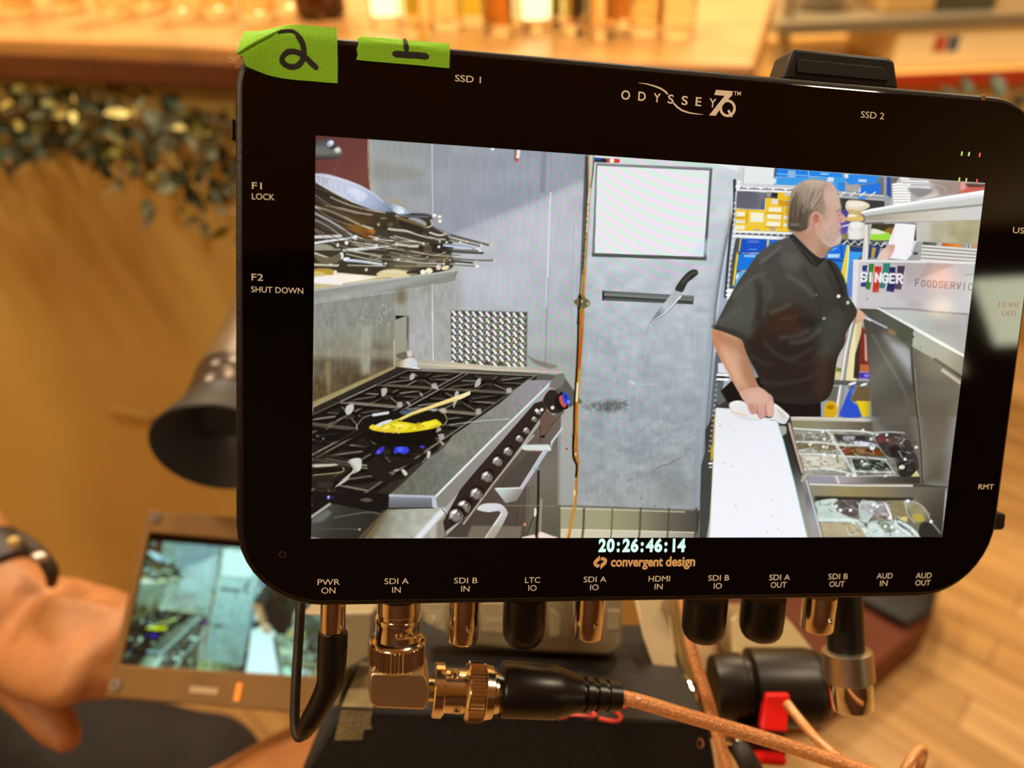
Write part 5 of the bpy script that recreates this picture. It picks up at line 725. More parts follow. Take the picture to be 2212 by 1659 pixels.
# ------------------------------------------------------------------ the monitor's place in the world
def rot3(rows): return Matrix(rows).transposed()
PW, PH = .1656, .1656 * 9 / 16                          # size of the picture area
QUAD = [(684.5, 292), (2125.5, 394), (2032, 1160.5), (674, 1164)]
LOCQ = [(-PW / 2, PH / 2), (PW / 2, PH / 2), (PW / 2, -PH / 2), (-PW / 2, -PH / 2)]
Hm = homog(LOCQ, [((x - CX) / F_PX, -(y - CY) / F_PX) for x, y in QUAD]); Hm = Hm / ((np.linalg.norm(Hm[:, 0]) + np.linalg.norm(Hm[:, 1])) / 2)
if Hm[2, 2] < 0: Hm = -Hm
r1, r2, tt = [Vector((c[0], c[1], -c[2])) for c in Hm.T]; r1.normalize(); r2 = (r2 - r1 * r2.dot(r1)).normalized(); r3 = r1.cross(r2)
MON = Matrix.Translation(CAM) @ RC.to_4x4() @ (Matrix.Translation(tt) @ rot3((r1, r2, r3)).to_4x4())
MINV = MON.inverted(); MN = (MON.to_3x3() @ Vector((0, 0, 1)))
def Ml(px, py, z=0.):
    """pixel -> point in the monitor's own frame, on the plane z"""
    return MINV @ onplane(px, py, MON @ Vector((0, 0, z)), MN)
def Mw(px, py, z=0.): return onplane(px, py, MON @ Vector((0, 0, z)), MN)
def dep(p): return -(RC.transposed() @ (Vector(p) - CAM)).z
def pxr(p, r): return r * dep(p) / F_PX                 # r pixels at the depth of p, in metres
def rr(x0, y0, x1, y1, rad, n=10):
    tl, tr, br, bl_ = rad; P = []
    for cx, cy, r, a0 in ((x1 - tr, y1 - tr, tr, 0), (x0 + tl, y1 - tl, tl, 90), (x0 + bl_, y0 + bl_, bl_, 180), (x1 - br, y0 + br, br, 270)):
        for k in range(n + 1): a = math.radians(a0 + 90 * k / n); P.append((cx + r * math.cos(a), cy + r * math.sin(a)))
    return P
def mw(pts, z): return [MON @ Vector((x, y, z)) for x, y in pts]
MZ = MON.to_3x3() @ Vector((0, 0, 1)); MX = MON.to_3x3() @ Vector((1, 0, 0)); MY = MON.to_3x3() @ Vector((0, 1, 0))
black = mat('black_plastic', '17110d', .42, noise=.15, nscale=60, bump=.05, bscale=900)
gloss = mat('black_front_glass', '030302', .04, noise=.1, ior=1.5)
nickel = mat('nickel_plate', 'e6dac4', .16, 1., noise=.05, nscale=200)
rubber = mat('black_rubber', '120d0a', .33, noise=.15, nscale=80)
cream = mat('cream_print', 'fff2e0', .6, noise=.03)
# ---- monitor
rm = empty('field_monitor', MON, 'large black field monitor showing a chef in a kitchen, cables plugged in below', 'monitor')
B0 = (-.1004, -.0642, .1001, .0682); RAD = (.0125, .0165, .0215, .0205)
ins = lambda k: (B0[0] + k, B0[1] + k, B0[2] - k, B0[3] - k)
hb = MB().prism(mw(rr(*B0, RAD), -.0012), -MZ * .022); hb.build('housing', black, rm, bevel=.0011, bseg=3)
MB().prism(mw(rr(*ins(.0016), [r - .0016 for r in RAD]), 0), -MZ * .0016).build('front_glass', gloss, rm, bevel=.0004)
SEAM = MB()
for px, py, a, b in ((2127, 209, (2, 0), 0), (503, 300, (0, 8), 0)):
    pass
nb = MB(); 
for (px, py) in ((2124, 205),): c = Mw(px, py + 6, -.0012); nb.box((-.0005, -.0008, -.0004), (.0005, .0008, .0004), M=Matrix.Translation(c) @ MON.to_3x3().to_4x4())
nb.build('case_notch', mat('worn_metal', '8a6a4a', .5, .4, noise=.1), rm, smooth=False, bevel=.0003)
lug = MB().prism([Mw(px, py, -.007) for px, py in ((2120, 1108), (2174, 1110), (2172, 1140), (2166, 1146), (2110, 1146))], -MZ * .006); lug.build('side_button', black, rm, bevel=.0006)
sb = MB().prism([Mw(px, py, -.007) for px, py in ((499, 255), (506, 255), (506, 302), (499, 302))], -MZ * .008); sb.build('side_button', black, rm, bevel=.0005)
sr = Ml(610.5, 1197.5); MB().rings([[MON @ Vector((sr.x + math.cos(a) * r, sr.y + math.sin(a) * r, .00012)) for a in [2 * math.pi * i / 28 for i in range(28)]] for r in (.00062, .00078)], cap=False).build('light_sensor', mat('sensor_ring', '6a3c20', .5, noise=.1), rm)
# ---- display: fine grid carrying the picture, plus timecode and meter marks
def screen_mat(name, rough, spec=.5):
    m = bpy.data.materials.new(name); m.use_nodes = True; b = m.node_tree.nodes['Principled BSDF']; b.inputs['Base Color'].default_value = (.004, .004, .004, 1); b.inputs['Roughness'].default_value = rough; b.inputs['IOR'].default_value = 1.5
    a = m.node_tree.nodes.new('ShaderNodeAttribute'); a.attribute_name = 'picture'; m.node_tree.links.new(a.outputs['Color'], b.inputs['Emission Color']); b.inputs['Emission Strength'].default_value = 1
    return m
def grid_screen(name, o_, ux, uy, gx, gy, srgb, parent, extra, m):
    """flat emissive grid; srgb is gy+1 x gx+1 x 3; extra = [(points, faces, srgb colour)]"""
    u = np.linspace(0, 1, gx + 1); v = np.linspace(0, 1, gy + 1); U, V = np.meshgrid(u, v)
    co = np.array(o_)[None, None] + U[..., None] * np.array(ux) + V[..., None] * np.array(uy); co = co.reshape(-1, 3)
    i = np.arange((gy + 1) * (gx + 1)).reshape(gy + 1, gx + 1); q = np.stack([i[1:, :-1], i[1:, 1:], i[:-1, 1:], i[:-1, :-1]], -1).reshape(-1, 4)
    c = srgb.reshape(-1, 3); loops = [q.ravel()]; sizes = [np.full(len(q), 4)]; cols = [c]; cos = [co]; n = len(co)
    for P, Fc, colr in extra:
        cos.append(np.array([tuple(p) for p in P])); cols.append(np.tile(np.array(colr), (len(P), 1)))
        for f in Fc: loops.append(np.array(f) + n); sizes.append(np.array([len(f)]))
        n += len(P)
    co = np.concatenate(cos); cl = np.concatenate(cols); lp = np.concatenate(loops); sz = np.concatenate(sizes)
    cl = np.where(cl <= .04045, cl / 12.92, ((cl + .055) / 1.055) ** 2.4)
    me = bpy.data.meshes.new(name); me.vertices.add(len(co)); me.vertices.foreach_set('co', co.astype(np.float32).ravel()); me.loops.add(len(lp)); me.loops.foreach_set('vertex_index', lp.astype(np.int32))
    me.polygons.add(len(sz)); st = np.concatenate([[0], np.cumsum(sz)[:-1]]); me.polygons.foreach_set('loop_start', st.astype(np.int32)); me.update(calc_edges=True)
    at_ = me.color_attributes.new('picture', 'FLOAT_COLOR', 'POINT'); at_.data.foreach_set('color', np.concatenate([cl, np.ones((len(cl), 1))], 1).astype(np.float32).ravel())
    me.materials.append(m); o = bpy.data.objects.new(name, me); COL.objects.link(o); o.parent = parent; return o
GX, GY = 836, 470
U, V = np.meshgrid(np.linspace(0, 1, GX + 1), np.linspace(0, 1, GY + 1)); Hq = homog([(0, 0), (1, 0), (1, 1), (0, 1)], QUAD); Wq = Hq[2, 0] * U + Hq[2, 1] * V + Hq[2, 2]
PXX = ((Hq[0, 0] * U + Hq[0, 1] * V + Hq[0, 2]) / Wq).astype(np.float32); PYY = ((Hq[1, 0] * U + Hq[1, 1] * V + Hq[1, 2]) / Wq).astype(np.float32)
PIC = paint_kitchen(PXX, PYY)
def print_line(txt, xl, yl, xr, yr, h, bold=0., z=.00006, space=1.):
    """lettering fitted between two baseline pixels; returns points in the monitor frame and faces"""
    v, f = text_shapes(txt, bold=bold, space=space); x0 = min(p.x for p in v); x1 = max(p.x for p in v); A = Ml(xl, yl); Bq = Ml(xr, yr); d = Bq - A
    up = Ml(xl, yl - h) - A; up = Vector((-d.y, d.x, 0)).normalized() * up.length
    return [A + d * ((p.x - x0) / (x1 - x0)) + up * (p.y / .69) + Vector((0, 0, z)) for p in v], f
extra = []
for ch, xl, xr in (('2', 1292, 1308), ('0', 1309.5, 1326.5), (':', 1331.5, 1338), ('2', 1343.5, 1360), ('6', 1361.5, 1378), (':', 1383, 1389.5), ('4', 1394, 1411), ('6', 1412.5, 1429.5), (':', 1434, 1440.5), ('1', 1452, 1457.5), ('4', 1462, 1479.5)):
    p, f = print_line(ch, xl, 1190.5, xr, 1190.3, 26 if ch != ':' else 27.5, bold=.045, z=.00022); extra.append((p, f, (.86, 1., .95)))
for x, y, c in ((2076.5, 332, (.8, .95, .5)), (2092, 333, (.85, .95, .6)), (2115, 335, (1, .45, .35)), (2071, 388, (.85, .9, .5)), (2086, 389.5, (.9, .85, .5)), (2109, 391.5, (1, .4, .3))):
    P4 = [Ml(x + a, y + b) + Vector((0, 0, .00022)) for a, b in ((-2.2, 4.5), (.8, 4.5), (2.2, -4.5), (-.8, -4.5))]; extra.append((P4, [(0, 1, 2, 3)], c))
grid_screen('display_screen', (-PW / 2, PH / 2, .00016), (PW, 0, 0), (0, -PH, 0), GX, GY, PIC, rm, extra, screen_mat('display_panel', .07))
# ---- printed lettering on the bezel
LT = []; LO = MB(); LD = MB(); lastc = None
for t, xl, yl, xr, yr, h in (('SSD 1', 983, 175.5, 1038.5, 179.8, 14), ('SSD 2', 1859, 254, 1909, 258, 14), ('F1', 544.5, 408, 565.5, 409, 14.5), ('LOCK', 544.5, 430.5, 593, 432.5, 13.2), ('F2', 543.7, 605.7, 568.5, 606.5, 14.5), ('SHUT DOWN', 543, 631, 655, 634.6, 12.6),
        ('PWR', 686, 1263.7, 733.9, 1263.2, 12.6), ('ON', 694.4, 1282, 724.5, 1281.7, 13), ('SDI A', 830.4, 1261.6, 882.7, 1261, 12.4), ('IN', 847, 1280.2, 865.4, 1280, 12.6), ('SDI B', 980.6, 1260, 1031, 1259.6, 12.2), ('IN', 996, 1277.8, 1013.8, 1277.6, 12.4),
        ('LTC', 1134, 1259, 1166.5, 1258.6, 12.2), ('IO', 1141, 1276, 1158.8, 1275.8, 12.2), ('SDI A', 1260.4, 1257.6, 1309.4, 1257, 12), ('IO', 1274.3, 1274.8, 1292.8, 1274.6, 12.2), ('HDMI', 1400.7, 1256, 1446.6, 1255.6, 12), ('IN', 1413.6, 1273, 1430.8, 1272.8, 12),
        ('SDI B', 1529.3, 1254.4, 1574.4, 1253.8, 12), ('IO', 1541.3, 1271.5, 1558.6, 1271.3, 12), ('SDI A', 1661, 1253.2, 1705.7, 1252.6, 12), ('OUT', 1664.2, 1269.4, 1698.2, 1268.8, 11.8), ('SDI B', 1788.7, 1251.2, 1830.5, 1250.6, 11.8), ('OUT', 1791, 1267.4, 1823.6, 1267, 11.6),
        ('AUD', 1893.3, 1249.7, 1927.3, 1249.3, 11.6), ('IN', 1900.2, 1265.5, 1916.2, 1265.3, 11.6), ('AUD', 1977.7, 1249, 2011.5, 1248.5, 11.6), ('OUT', 1976.3, 1264.7, 2008.7, 1264.2, 11.4), ('USB', 2187, 503, 2224, 506, 12.8), ('HDMI', 2158, 663, 2199, 665, 11.8), ('OUT', 2164, 682, 2197, 683.6, 11.8), ('RMT', 2112.7, 1056.7, 2145.6, 1057, 10.8),
        ('convergent', 1319, 1223.2, 1431.5, 1222.6, 20), ('design', 1437.5, 1222.6, 1501, 1222, 20)):
    p, f = print_line(t, xl, yl, xr, yr, h, bold=.03 if h > 18 else 0); 
    if h > 18: LD.add(p, f); continue
    if lastc is None or abs(lastc[0] - xl) > 45 or not 5 < yl - lastc[1] < 40: LT.append(MB())
    LT[-1].add(p, f); lastc = (xl, yl)
zx = lambda x, y: (1320 + x / 6.9125, 160 + y / 6.9125)
for t, x0, x1, yb, h in (('O', 150, 280, 380, 140), ('D', 402, 514, 398, 138), ('Y', 630, 736, 420, 136), ('S', 842, 930, 438, 134), ('S', 1048, 1140, 460, 136), ('E', 1257, 1343, 476, 134), ('Y', 1462, 1562, 496, 134)):
    a, b = zx(x0, yb - 3), zx(x1, yb + 4); p, f = print_line(t, *a, *b, h / 6.9125 * .96, bold=.014); LO.add(p, f)
p, f = print_line('TM', *zx(1828, 316), *zx(1936, 322), 8.6, bold=.01); LO.add(p, f)
def flat(pts, z=.00006, fr=zx): (LO if fr is zx else LD).face([Ml(*fr(x, y)) + Vector((0, 0, z)) for x, y in pts][::-1])
def ribbon(pts, w, fr=zx, z=.00006):
    q = [Vector((*fr(x, y), 0)) for x, y in pts]; L_, R_ = [], []
    for i, a in enumerate(q):
        t = (q[min(i + 1, len(q) - 1)] - q[max(i - 1, 0)]).normalized(); n = Vector((-t.y, t.x, 0)) * (w[i] if isinstance(w, (list, tuple)) else w) / 2; L_.append(a + n); R_.append(a - n)
    LO.rings([[Ml(a.x, a.y) + Vector((0, 0, z)) for a in pr] for pr in zip(R_, L_)], cap=False, closed=False)
flat([(1565, 236), (1815, 257), (1806, 318), (1748, 378), (1690, 440), (1640, 500), (1560, 624), (1462, 616), (1694, 326), (1540, 312)])
ribbon([(1738 + 103 * math.cos(a), 512 + 112 * math.sin(a)) for a in [2 * math.pi * i / 40 for i in range(41)]], 5.6, z=.0001); ribbon([(1748, 540), (1800, 640)], 5.2, z=.00012)
ribbon([(410, 132), (520, 146), (640, 178), (740, 216), (810, 264), (845, 302)], [.6, 2, 3.2, 3.6, 3.8, 3.6]); ribbon([(930, 432), (985, 492), (1060, 545), (1160, 578), (1260, 594), (1375, 606)], [3.4, 3.8, 3.6, 3.2, 2.2, .6])
zc7 = lambda x, y: (1240 + x / 6.9125, 1180 + y / 6.9125)
flat([(385, 135), (385, 205), (335, 250), (348, 268), (378, 262), (378, 310), (340, 318), (300, 290), (285, 250), (300, 215)], fr=zc7); flat([(398, 165), (440, 160), (480, 180), (494, 215), (480, 262), (392, 345), (395, 270), (445, 222), (430, 205), (398, 212)], fr=zc7)
[q_.build('port_lettering', cream, rm, smooth=False, world=False) for q_ in LT]; LO.build('model_logo', cream, rm, smooth=False, world=False); LD.build('maker_logo', mat('amber_print', 'ffd096', .6, noise=.03), rm, smooth=False, world=False)
# ---- sockets below the case
ZS = -.0115
def stick(mb, px, y0, y1, prof, seg=40, mi=0, z=ZS, knurl=None):
    """turned body hanging from the case along the monitor's own down axis; prof in (fraction, px radius)"""
    a = Mw(px, y0, z); b0 = Mw(px, y1, z); L = (b0 - a).length; b = a - MY * L; k = dep(a) / F_PX
    mb.lathe(a, b, [(t, r * k) for t, r in prof], seg, mi, knurl); return a, b, k
for px, y1, hw in ((1003, 1383, 33.5), (1274, 1373, 34), (1771, 1357, 35)):
    m = MB(); a, b, k = stick(m, px, 1285, y1, [(0, hw * 1.02), (.3, hw * 1.02), (.3, hw), (.96, hw), (1, hw * .95), (1, hw * .72), (.8, hw * .7), (.8, .01)])
    c = a + (b - a) * .62; m.ball(c + (MZ * .96 + MX * .28) * hw * k, .00085, 12); m.ball(c - (MZ * .96 + MX * .28) * hw * k, .00085, 12); m.build('bnc_socket', nickel, rm)
m = MB(); a, b, k = stick(m, 862, 1290, 1385, [(0, 47), (.3, 47), (.32, 45), (1, 45)]); c = a + (b - a) * .66; m.ball(c + MZ * 45 * k + MX * .0002, .0011, 12); m.build('bnc_socket', nickel, rm)
for px, y1, hw, lab in ((1135, 1395, 47, 'LTC IO'), (1525, 1385, 47.5, 'SDI B IO'), (1650, 1382, 47, 'SDI A OUT')):
    m = MB(); stick(m, px, 1288, y1, [(0, hw), (.5, hw), (.72, hw * .97), (.84, hw * .88), (.92, hw * .74), (.97, hw * .55), (1, hw * .1)]); o = m.build('rubber_cap', rubber); tag(o, 'black rubber dust cap hanging below the %s lettering' % lab, 'cap', 'rubber dust caps under the monitor')
# ---- solid state drive in the top slot
sd = [Ml(px, py, -.006) for px, py in ((1690, 172), (1714, 103), (1921, 123), (1934, 131), (1943, 196))]
rsd = empty('storage_drive', MON @ sd[1], 'black drive caddy sticking out of the top edge above the SSD 2 lettering', 'drive')
MB().prism([MON @ p for p in sd], -MZ * .010).build('caddy_body', mat('caddy_black', '090705', .5, noise=.15, nscale=60), rsd, bevel=.0009)
MB().prism([Mw(px, py, -.0059) for px, py in ((1722, 140), (1726, 128), (1905, 146), (1915, 160), (1918, 176), (1722, 158))], MZ * .0004).build('grip_panel', mat('dull_black_plastic', '0e0b08', .65, noise=.1), rsd, bevel=.0002)
MB().prism([Mw(px, py, -.0085) + MX * -.0002 for px, py in ((1694, 160), (1709, 118), (1712, 118), (1698, 160))], -MZ * .003).build('side_slot', mat('slot_dark', '050403', .7, noise=.1), rsd, smooth=False)
# ---- green cloth tapes with hand-written numbers
def cloth_mat():
    m = bpy.data.materials.new('green_cloth_tape'); m.use_nodes = True; nt = m.node_tree; b = nt.nodes['Principled BSDF']; tc = nt.nodes.new('ShaderNodeTexCoord'); hs = []
    for ax in ('X', 'Y'):
        w = nt.nodes.new('ShaderNodeTexWave'); w.wave_type = 'BANDS'; w.bands_direction = ax; w.inputs['Scale'].default_value = 640; w.inputs['Distortion'].default_value = 1.2; w.inputs['Detail'].default_value = 1; w.inputs['Detail Scale'].default_value = 3; nt.links.new(tc.outputs['Object'], w.inputs['Vector']); hs.append(w.outputs['Fac'])
    mx = nt.nodes.new('ShaderNodeMath'); mx.operation = 'MULTIPLY'; nt.links.new(hs[0], mx.inputs[0]); nt.links.new(hs[1], mx.inputs[1])
    r = nt.nodes.new('ShaderNodeValToRGB'); r.color_ramp.elements[0].color = (*lin('76b80c'), 1); r.color_ramp.elements[1].color = (*lin('a6ee18'), 1); r.color_ramp.elements[0].position = .0; r.color_ramp.elements[1].position = .7; nt.links.new(mx.outputs[0], r.inputs[0]); nt.links.new(r.outputs[0], b.inputs['Base Color'])
    bp = nt.nodes.new('ShaderNodeBump'); bp.inputs['Strength'].default_value = .35; bp.inputs['Distance'].default_value = .0002; nt.links.new(mx.outputs[0], bp.inputs['Height']); nt.links.new(bp.outputs[0], b.inputs['Normal']); b.inputs['Roughness'].default_value = .7
    return m
tape = cloth_mat(); ink = mat('black_marker_ink', '1c1414', .6, noise=.2, nscale=300)
def sheet(pts, zf, n=22):
    """thin patch inside a pixel outline; zf gives its height over the bezel"""
    P = [Ml(x, y) for x, y in pts]; mb = MB(); q = []
    for i in range(len(P)):
        a, b = P[i], P[(i + 1) % len(P)]; k = max(1, int((b - a).length / .0012)); q += [a.lerp(b, t / k) for t in range(k)]
    c = sum(q, Vector()) / len(q); R = []
    for k in range(8): s = 1 - k / 8; R.append([c + (p - c) * s for p in q])
    R = [[MON @ Vector((p.x, p.y, zf(p))) for p in r] for r in R]; R2 = [[p - MZ * .00018 for p in r] for r in R]
    mb.rings(R, cap=False); mb.add([MON @ Vector((c.x, c.y, zf(c)))] + R[-1], [(0, 1 + i, 1 + (i + 1) % len(q)) for i in range(len(q))]); mb.rings([R[0], R2[0]], cap=False); mb.rings(R2, cap=False); return mb
rn_ = random.Random(2); jag = lambda pts, a: [(x + rn_.uniform(-a, a), y + rn_.uniform(-a, a)) for x, y in pts]
f0, f1 = Ml(512, 122), Ml(607, 66)
def z2(p):
    d = (p.x - f0.x) * (f1.y - f0.y) - (p.y - f0.y) * (f1.x - f0.x); d /= (f1 - f0).length        # distance across the fold, negative above it
    cor = Ml(540, 100); lift = .0012 * math.exp(-((p - cor).length / .006) ** 2)
    return .0006 + lift - (max(0, -d) * .75 if d < 0 else 0) * (1 if p.x < f1.x + .004 else max(0, 1 - (p.x - f1.x - .004) / .008)) - max(0, p.y - .0672) * .25
t1 = [(524, 60), (540, 63), (560, 65), (574, 63), (590, 59), (610, 54), (630, 53), (650, 53), (670, 55), (690, 57), (710, 58), (728, 60), (729, 90), (730, 140), (729.5, 181), (700, 179), (670, 176), (640, 174), (615, 171), (590, 167), (570, 161), (550, 153), (535, 147), (531, 140), (529, 128), (514, 118), (518, 92)]
rt1 = empty('tape_label', Matrix.Translation(Mw(640, 120)) @ MON.to_3x3().to_4x4(), 'larger green cloth tape with a hand-written 2 on the top corner of the monitor', 'tape label')
sheet(t1, z2).build('tape', tape, rt1, ang=60)
cr = MB(); cr.tube([MON @ Vector((p.x, p.y, z2(p) + .00005)) for p in [f0.lerp(f1, t / 6) for t in range(7)]], [.0001, .0003, .0004, .0004, .0004, .0003, .0001], 8, n=3); cr.build('fold_crease', tape, rt1)
def stroke(pts, w, zf, parent):
    mb = MB(); P = [Ml(x, y) for x, y in pts]; P = [Vector((p.x, p.y, zf(p) + .00003)) for p in P]; Q = []
    for i in range(len(P) - 1):
        a, b, c, d = P[max(i - 1, 0)], P[i], P[i + 1], P[min(i + 2, len(P) - 1)]
        for k in range(6): t = k / 6; Q.append(.5 * (2 * b + (c - a) * t + (2 * a - 5 * b + 4 * c - d) * t * t + (3 * b - a - 3 * c + d) * t ** 3))
    Q.append(P[-1]); R = []; hw = w * .19 / F_PX / 2
    e0 = (Q[0] - Q[1]).normalized() * hw; e1 = (Q[-1] - Q[-2]).normalized() * hw
    Q = [Q[0] + e0 * .9] + Q + [Q[-1] + e1 * .9]
    for i, p in enumerate(Q):
        t = (Q[min(i + 1, len(Q) - 1)] - Q[max(i - 1, 0)]).normalized(); n = Vector((-t.y, t.x, 0)); k = hw * (.45 if i in (0, len(Q) - 1) else 1)
        R.append([MON @ (p + n * k), MON @ (p + n * k * .6 + Vector((0, 0, .00004))), MON @ (p - n * k * .6 + Vector((0, 0, .00004))), MON @ (p - n * k)])
    mb.rings(R[::-1], cap=False, closed=False).build('handwriting', ink, parent, smooth=False)
stroke([(607, 73), (620, 71), (634, 72), (646, 82), (654, 96), (657, 112), (655, 128), (648, 140), (637, 146), (624, 145), (612, 137), (610, 128), (618, 117), (632, 113), (648, 117), (662, 127), (673, 138), (683, 147)], 11, z2, rt1)
zt1 = lambda p: .00055 - max(0, p.y - .0674) * .6
t2 = jag([(779, 77), (820, 80.5), (880, 85.5), (930, 90), (971, 93), (971.5, 120), (970.5, 149), (940, 145.5), (900, 142), (860, 139), (820, 136), (790, 133), (770, 129.5), (773, 120), (771, 108), (775, 96), (772, 84)], .7)
rt2 = empty('tape_label', Matrix.Translation(Mw(870, 115)) @ MON.to_3x3().to_4x4(), 'smaller green cloth tape with an upside-down 1 beside the SSD 1 lettering', 'tape label')
sheet(t2, zt1).build('tape', tape, rt2, ang=60)
stroke([(874, 87), (876, 97), (878, 107)], 11, zt1, rt2); stroke([(854, 118), (880, 120), (906, 121.5), (920, 123.5)], 13, zt1, rt2)
fz = MB()
for k in range(26):
    a = Ml(524 + rn_.uniform(-6, 8), 126 + rn_.uniform(-10, 12)); d = Vector((rn_.uniform(-.0024, .0004), rn_.uniform(-.0018, .0018), 0)); p = [a + Vector((0, 0, .0004)), a + d * .5 + Vector((0, 0, rn_.uniform(0, .0012))), a + d + Vector((rn_.uniform(-.0008, .0008), rn_.uniform(-.0008, .0008), .0008))]
    fz.tube([MON @ x for x in p], .00007, 5, n=3)
fz.build('frayed_threads', mat('frayed_thread', 'd8b088', .8, noise=.1), rt1)
# ---- right-angle adapter and first coaxial cable
rad_ = empty('angle_adapter', Mw(862, 1470, ZS), 'shiny right-angle cable adapter screwed on below the SDI A IN lettering', 'adapter')
m = MB(); a, b, k = stick(m, 860, 1330, 1452, [(0, 47), (.06, 49), (.1, 47.5), (.22, 47.5), (.36, 49), (.40, 58), (.44, 60), (.455, 57), (.465, 60.5), (.80, 60.5), (.81, 56), (.84, 55), (.90, 44), (.91, 36), (1, 36)], seg=84, knurl=(.46, .805))
m.tube([a + (b - a) * .36 + (MX * math.cos(t) + MZ * math.sin(t)) * 49.5 * k + MY * (.0022 * math.sin(t * 1.3)) for t in [.2 + 1.4 * i / 6 for i in range(7)]], .0005, 8); m.build('bayonet_collar', nickel, rad_)
blk = [Mw(px, py, -.0055) for px, py in ((804, 1452), (916, 1455), (926, 1470), (929, 1500), (924, 1528), (914, 1535), (812, 1531), (799, 1520), (795, 1490), (797, 1462))]
MB().prism(blk, -MZ * .0115).build('elbow_block', mat('satin_nickel', 'd2bc98', .42, 1., noise=.05), rad_, bevel=.0008)
def xl(mb, x, prof, y=lambda x: 1490 + (x - 925) * .045, z=ZS, seg=72, knurl=None, mi=0):
    """turned body lying along the picture's width; prof = [(px x, px radius)]"""
    a = Mw(prof[0][0], y(prof[0][0]), z); b = Mw(prof[-1][0], y(prof[-1][0]), z); L = prof[-1][0] - prof[0][0]; k = dep(a) / F_PX
    mb.lathe(a, b, [((q - prof[0][0]) / L, r * k) for q, r in prof], seg, mi, knurl)
m = MB(); xl(m, 0, [(922, 24), (934, 24), (934, 54), (937, 57), (955, 57), (958, 54), (958, 46), (1006, 46)])
for px, py, dz in ((982, 1448, .3), (984, 1512, .9)): m.ball(Mw(px, py, ZS) + MZ * 46 * k * dz * .9, .0013, 12)
m.build('output_socket', nickel, rad_)
rcx = empty('coaxial_cable', Mw(1200, 1495, ZS), 'copper coloured coaxial cable with knurled plug and black boot running across the bottom', 'cable')
m = MB(); xl(m, 0, [(1003, 55), (1008, 61), (1010, 59), (1011, 63), (1041, 63), (1042, 59), (1044, 60), (1046, 57), (1062, 54), (1066, 44), (1078, 42)], seg=96, knurl=(.1, .52)); m.build('knurled_plug', nickel, rcx)
m = MB(); xl(m, 0, [(1076, 40), (1082, 56), (1088, 59), (1196, 57), (1216, 50), (1240, 41), (1252, 39), (1252, 31), (1262, 31), (1262, 37.5), (1276, 36.5), (1276, 30), (1287, 30), (1287, 35.5), (1303, 34.5), (1303, 29), (1312, 29), (1312, 33.5), (1338, 31), (1340, 20)], y=lambda x: 1488 + (x - 1080) * .062); m.build('strain_relief', rubber, rcx)
copper = mat('copper_braid_sheath', 'e09a62', .32, .3, noise=.3, nscale=1200, bump=.3, bscale=2200, coat=.4)
zz = lambda px, py, d: at(px, py, d)
d0 = dep(Mw(1330, 1505, ZS))
MB().tube([zz(1320, 1502, d0), zz(1380, 1515, d0), zz(1480, 1545, d0 + .002), zz(1640, 1592, d0 + .004), zz(1790, 1640, d0 + .004), zz(1960, 1700, d0 + .002), zz(2150, 1790, d0)], .00205, 16).build('cord', copper, rcx)
o = MB().tube([zz(1455, 1230, .256), zz(1478, 1310, .25), zz(1493, 1400, .246), zz(1522, 1490, .243), zz(1548, 1580, .24), zz(1572, 1660, .238), zz(1600, 1760, .236)], .0019, 14).build('coaxial_cable', copper); tag(o, 'copper coloured cable running steeply down behind the crossing cable', 'cable')
o = MB().tube([zz(1700, 1520, .262), zz(1752, 1584, .25), zz(1800, 1628, .243), zz(1850, 1668, .236), zz(1930, 1740, .23)], .0016, 14).build('coaxial_cable', copper); tag(o, 'thin copper cable coming from behind the black clamp with the red lever', 'cable')
o = MB().tube([zz(1925, 1720, .236), zz(1955, 1662, .24), zz(1980, 1624, .244), zz(1995, 1621, .246), zz(1988, 1655, .246), zz(1966, 1730, .246)], .0014, 12).build('coaxial_cable', copper); tag(o, 'small loop of thin copper cable over the wood floor at the bottom edge', 'cable')
# ---- power cable
rpw = empty('power_cable', Mw(720, 1340, ZS), 'black power cable with metal plug below the PWR ON lettering, bent back upwards', 'cable')
m = MB(); a, b, k = stick(m, 720, 1290, 1372, [(0, 27), (.9, 27), (1, 25)]); m.build('metal_plug', nickel, rpw)
dp = dep(b); q0 = at(719, 1366, dp)
MB().tube([q0, at(718, 1400, dp), at(716, 1440, dp), at(711, 1478, dp), at(692, 1520, dp), at(670, 1558, dp), at(654, 1586, dp + .001)], [32 * dp / F_PX, 32 * dp / F_PX, 31 * dp / F_PX, 28 * dp / F_PX, 25 * dp / F_PX, 23 * dp / F_PX, 16 * dp / F_PX], 20).build('strain_relief', rubber, rpw)
MB().tube([at(665, 1578, dp + .002), at(645, 1592, dp + .002), at(637, 1560, dp + .004), at(639, 1480, dp + .006), at(644, 1400, dp + .008), at(650, 1300, dp + .010), at(656, 1240, dp + .014)], .00135, 14).build('cord', mat('cord_rubber', '2c241c', .5, noise=.1), rpw)

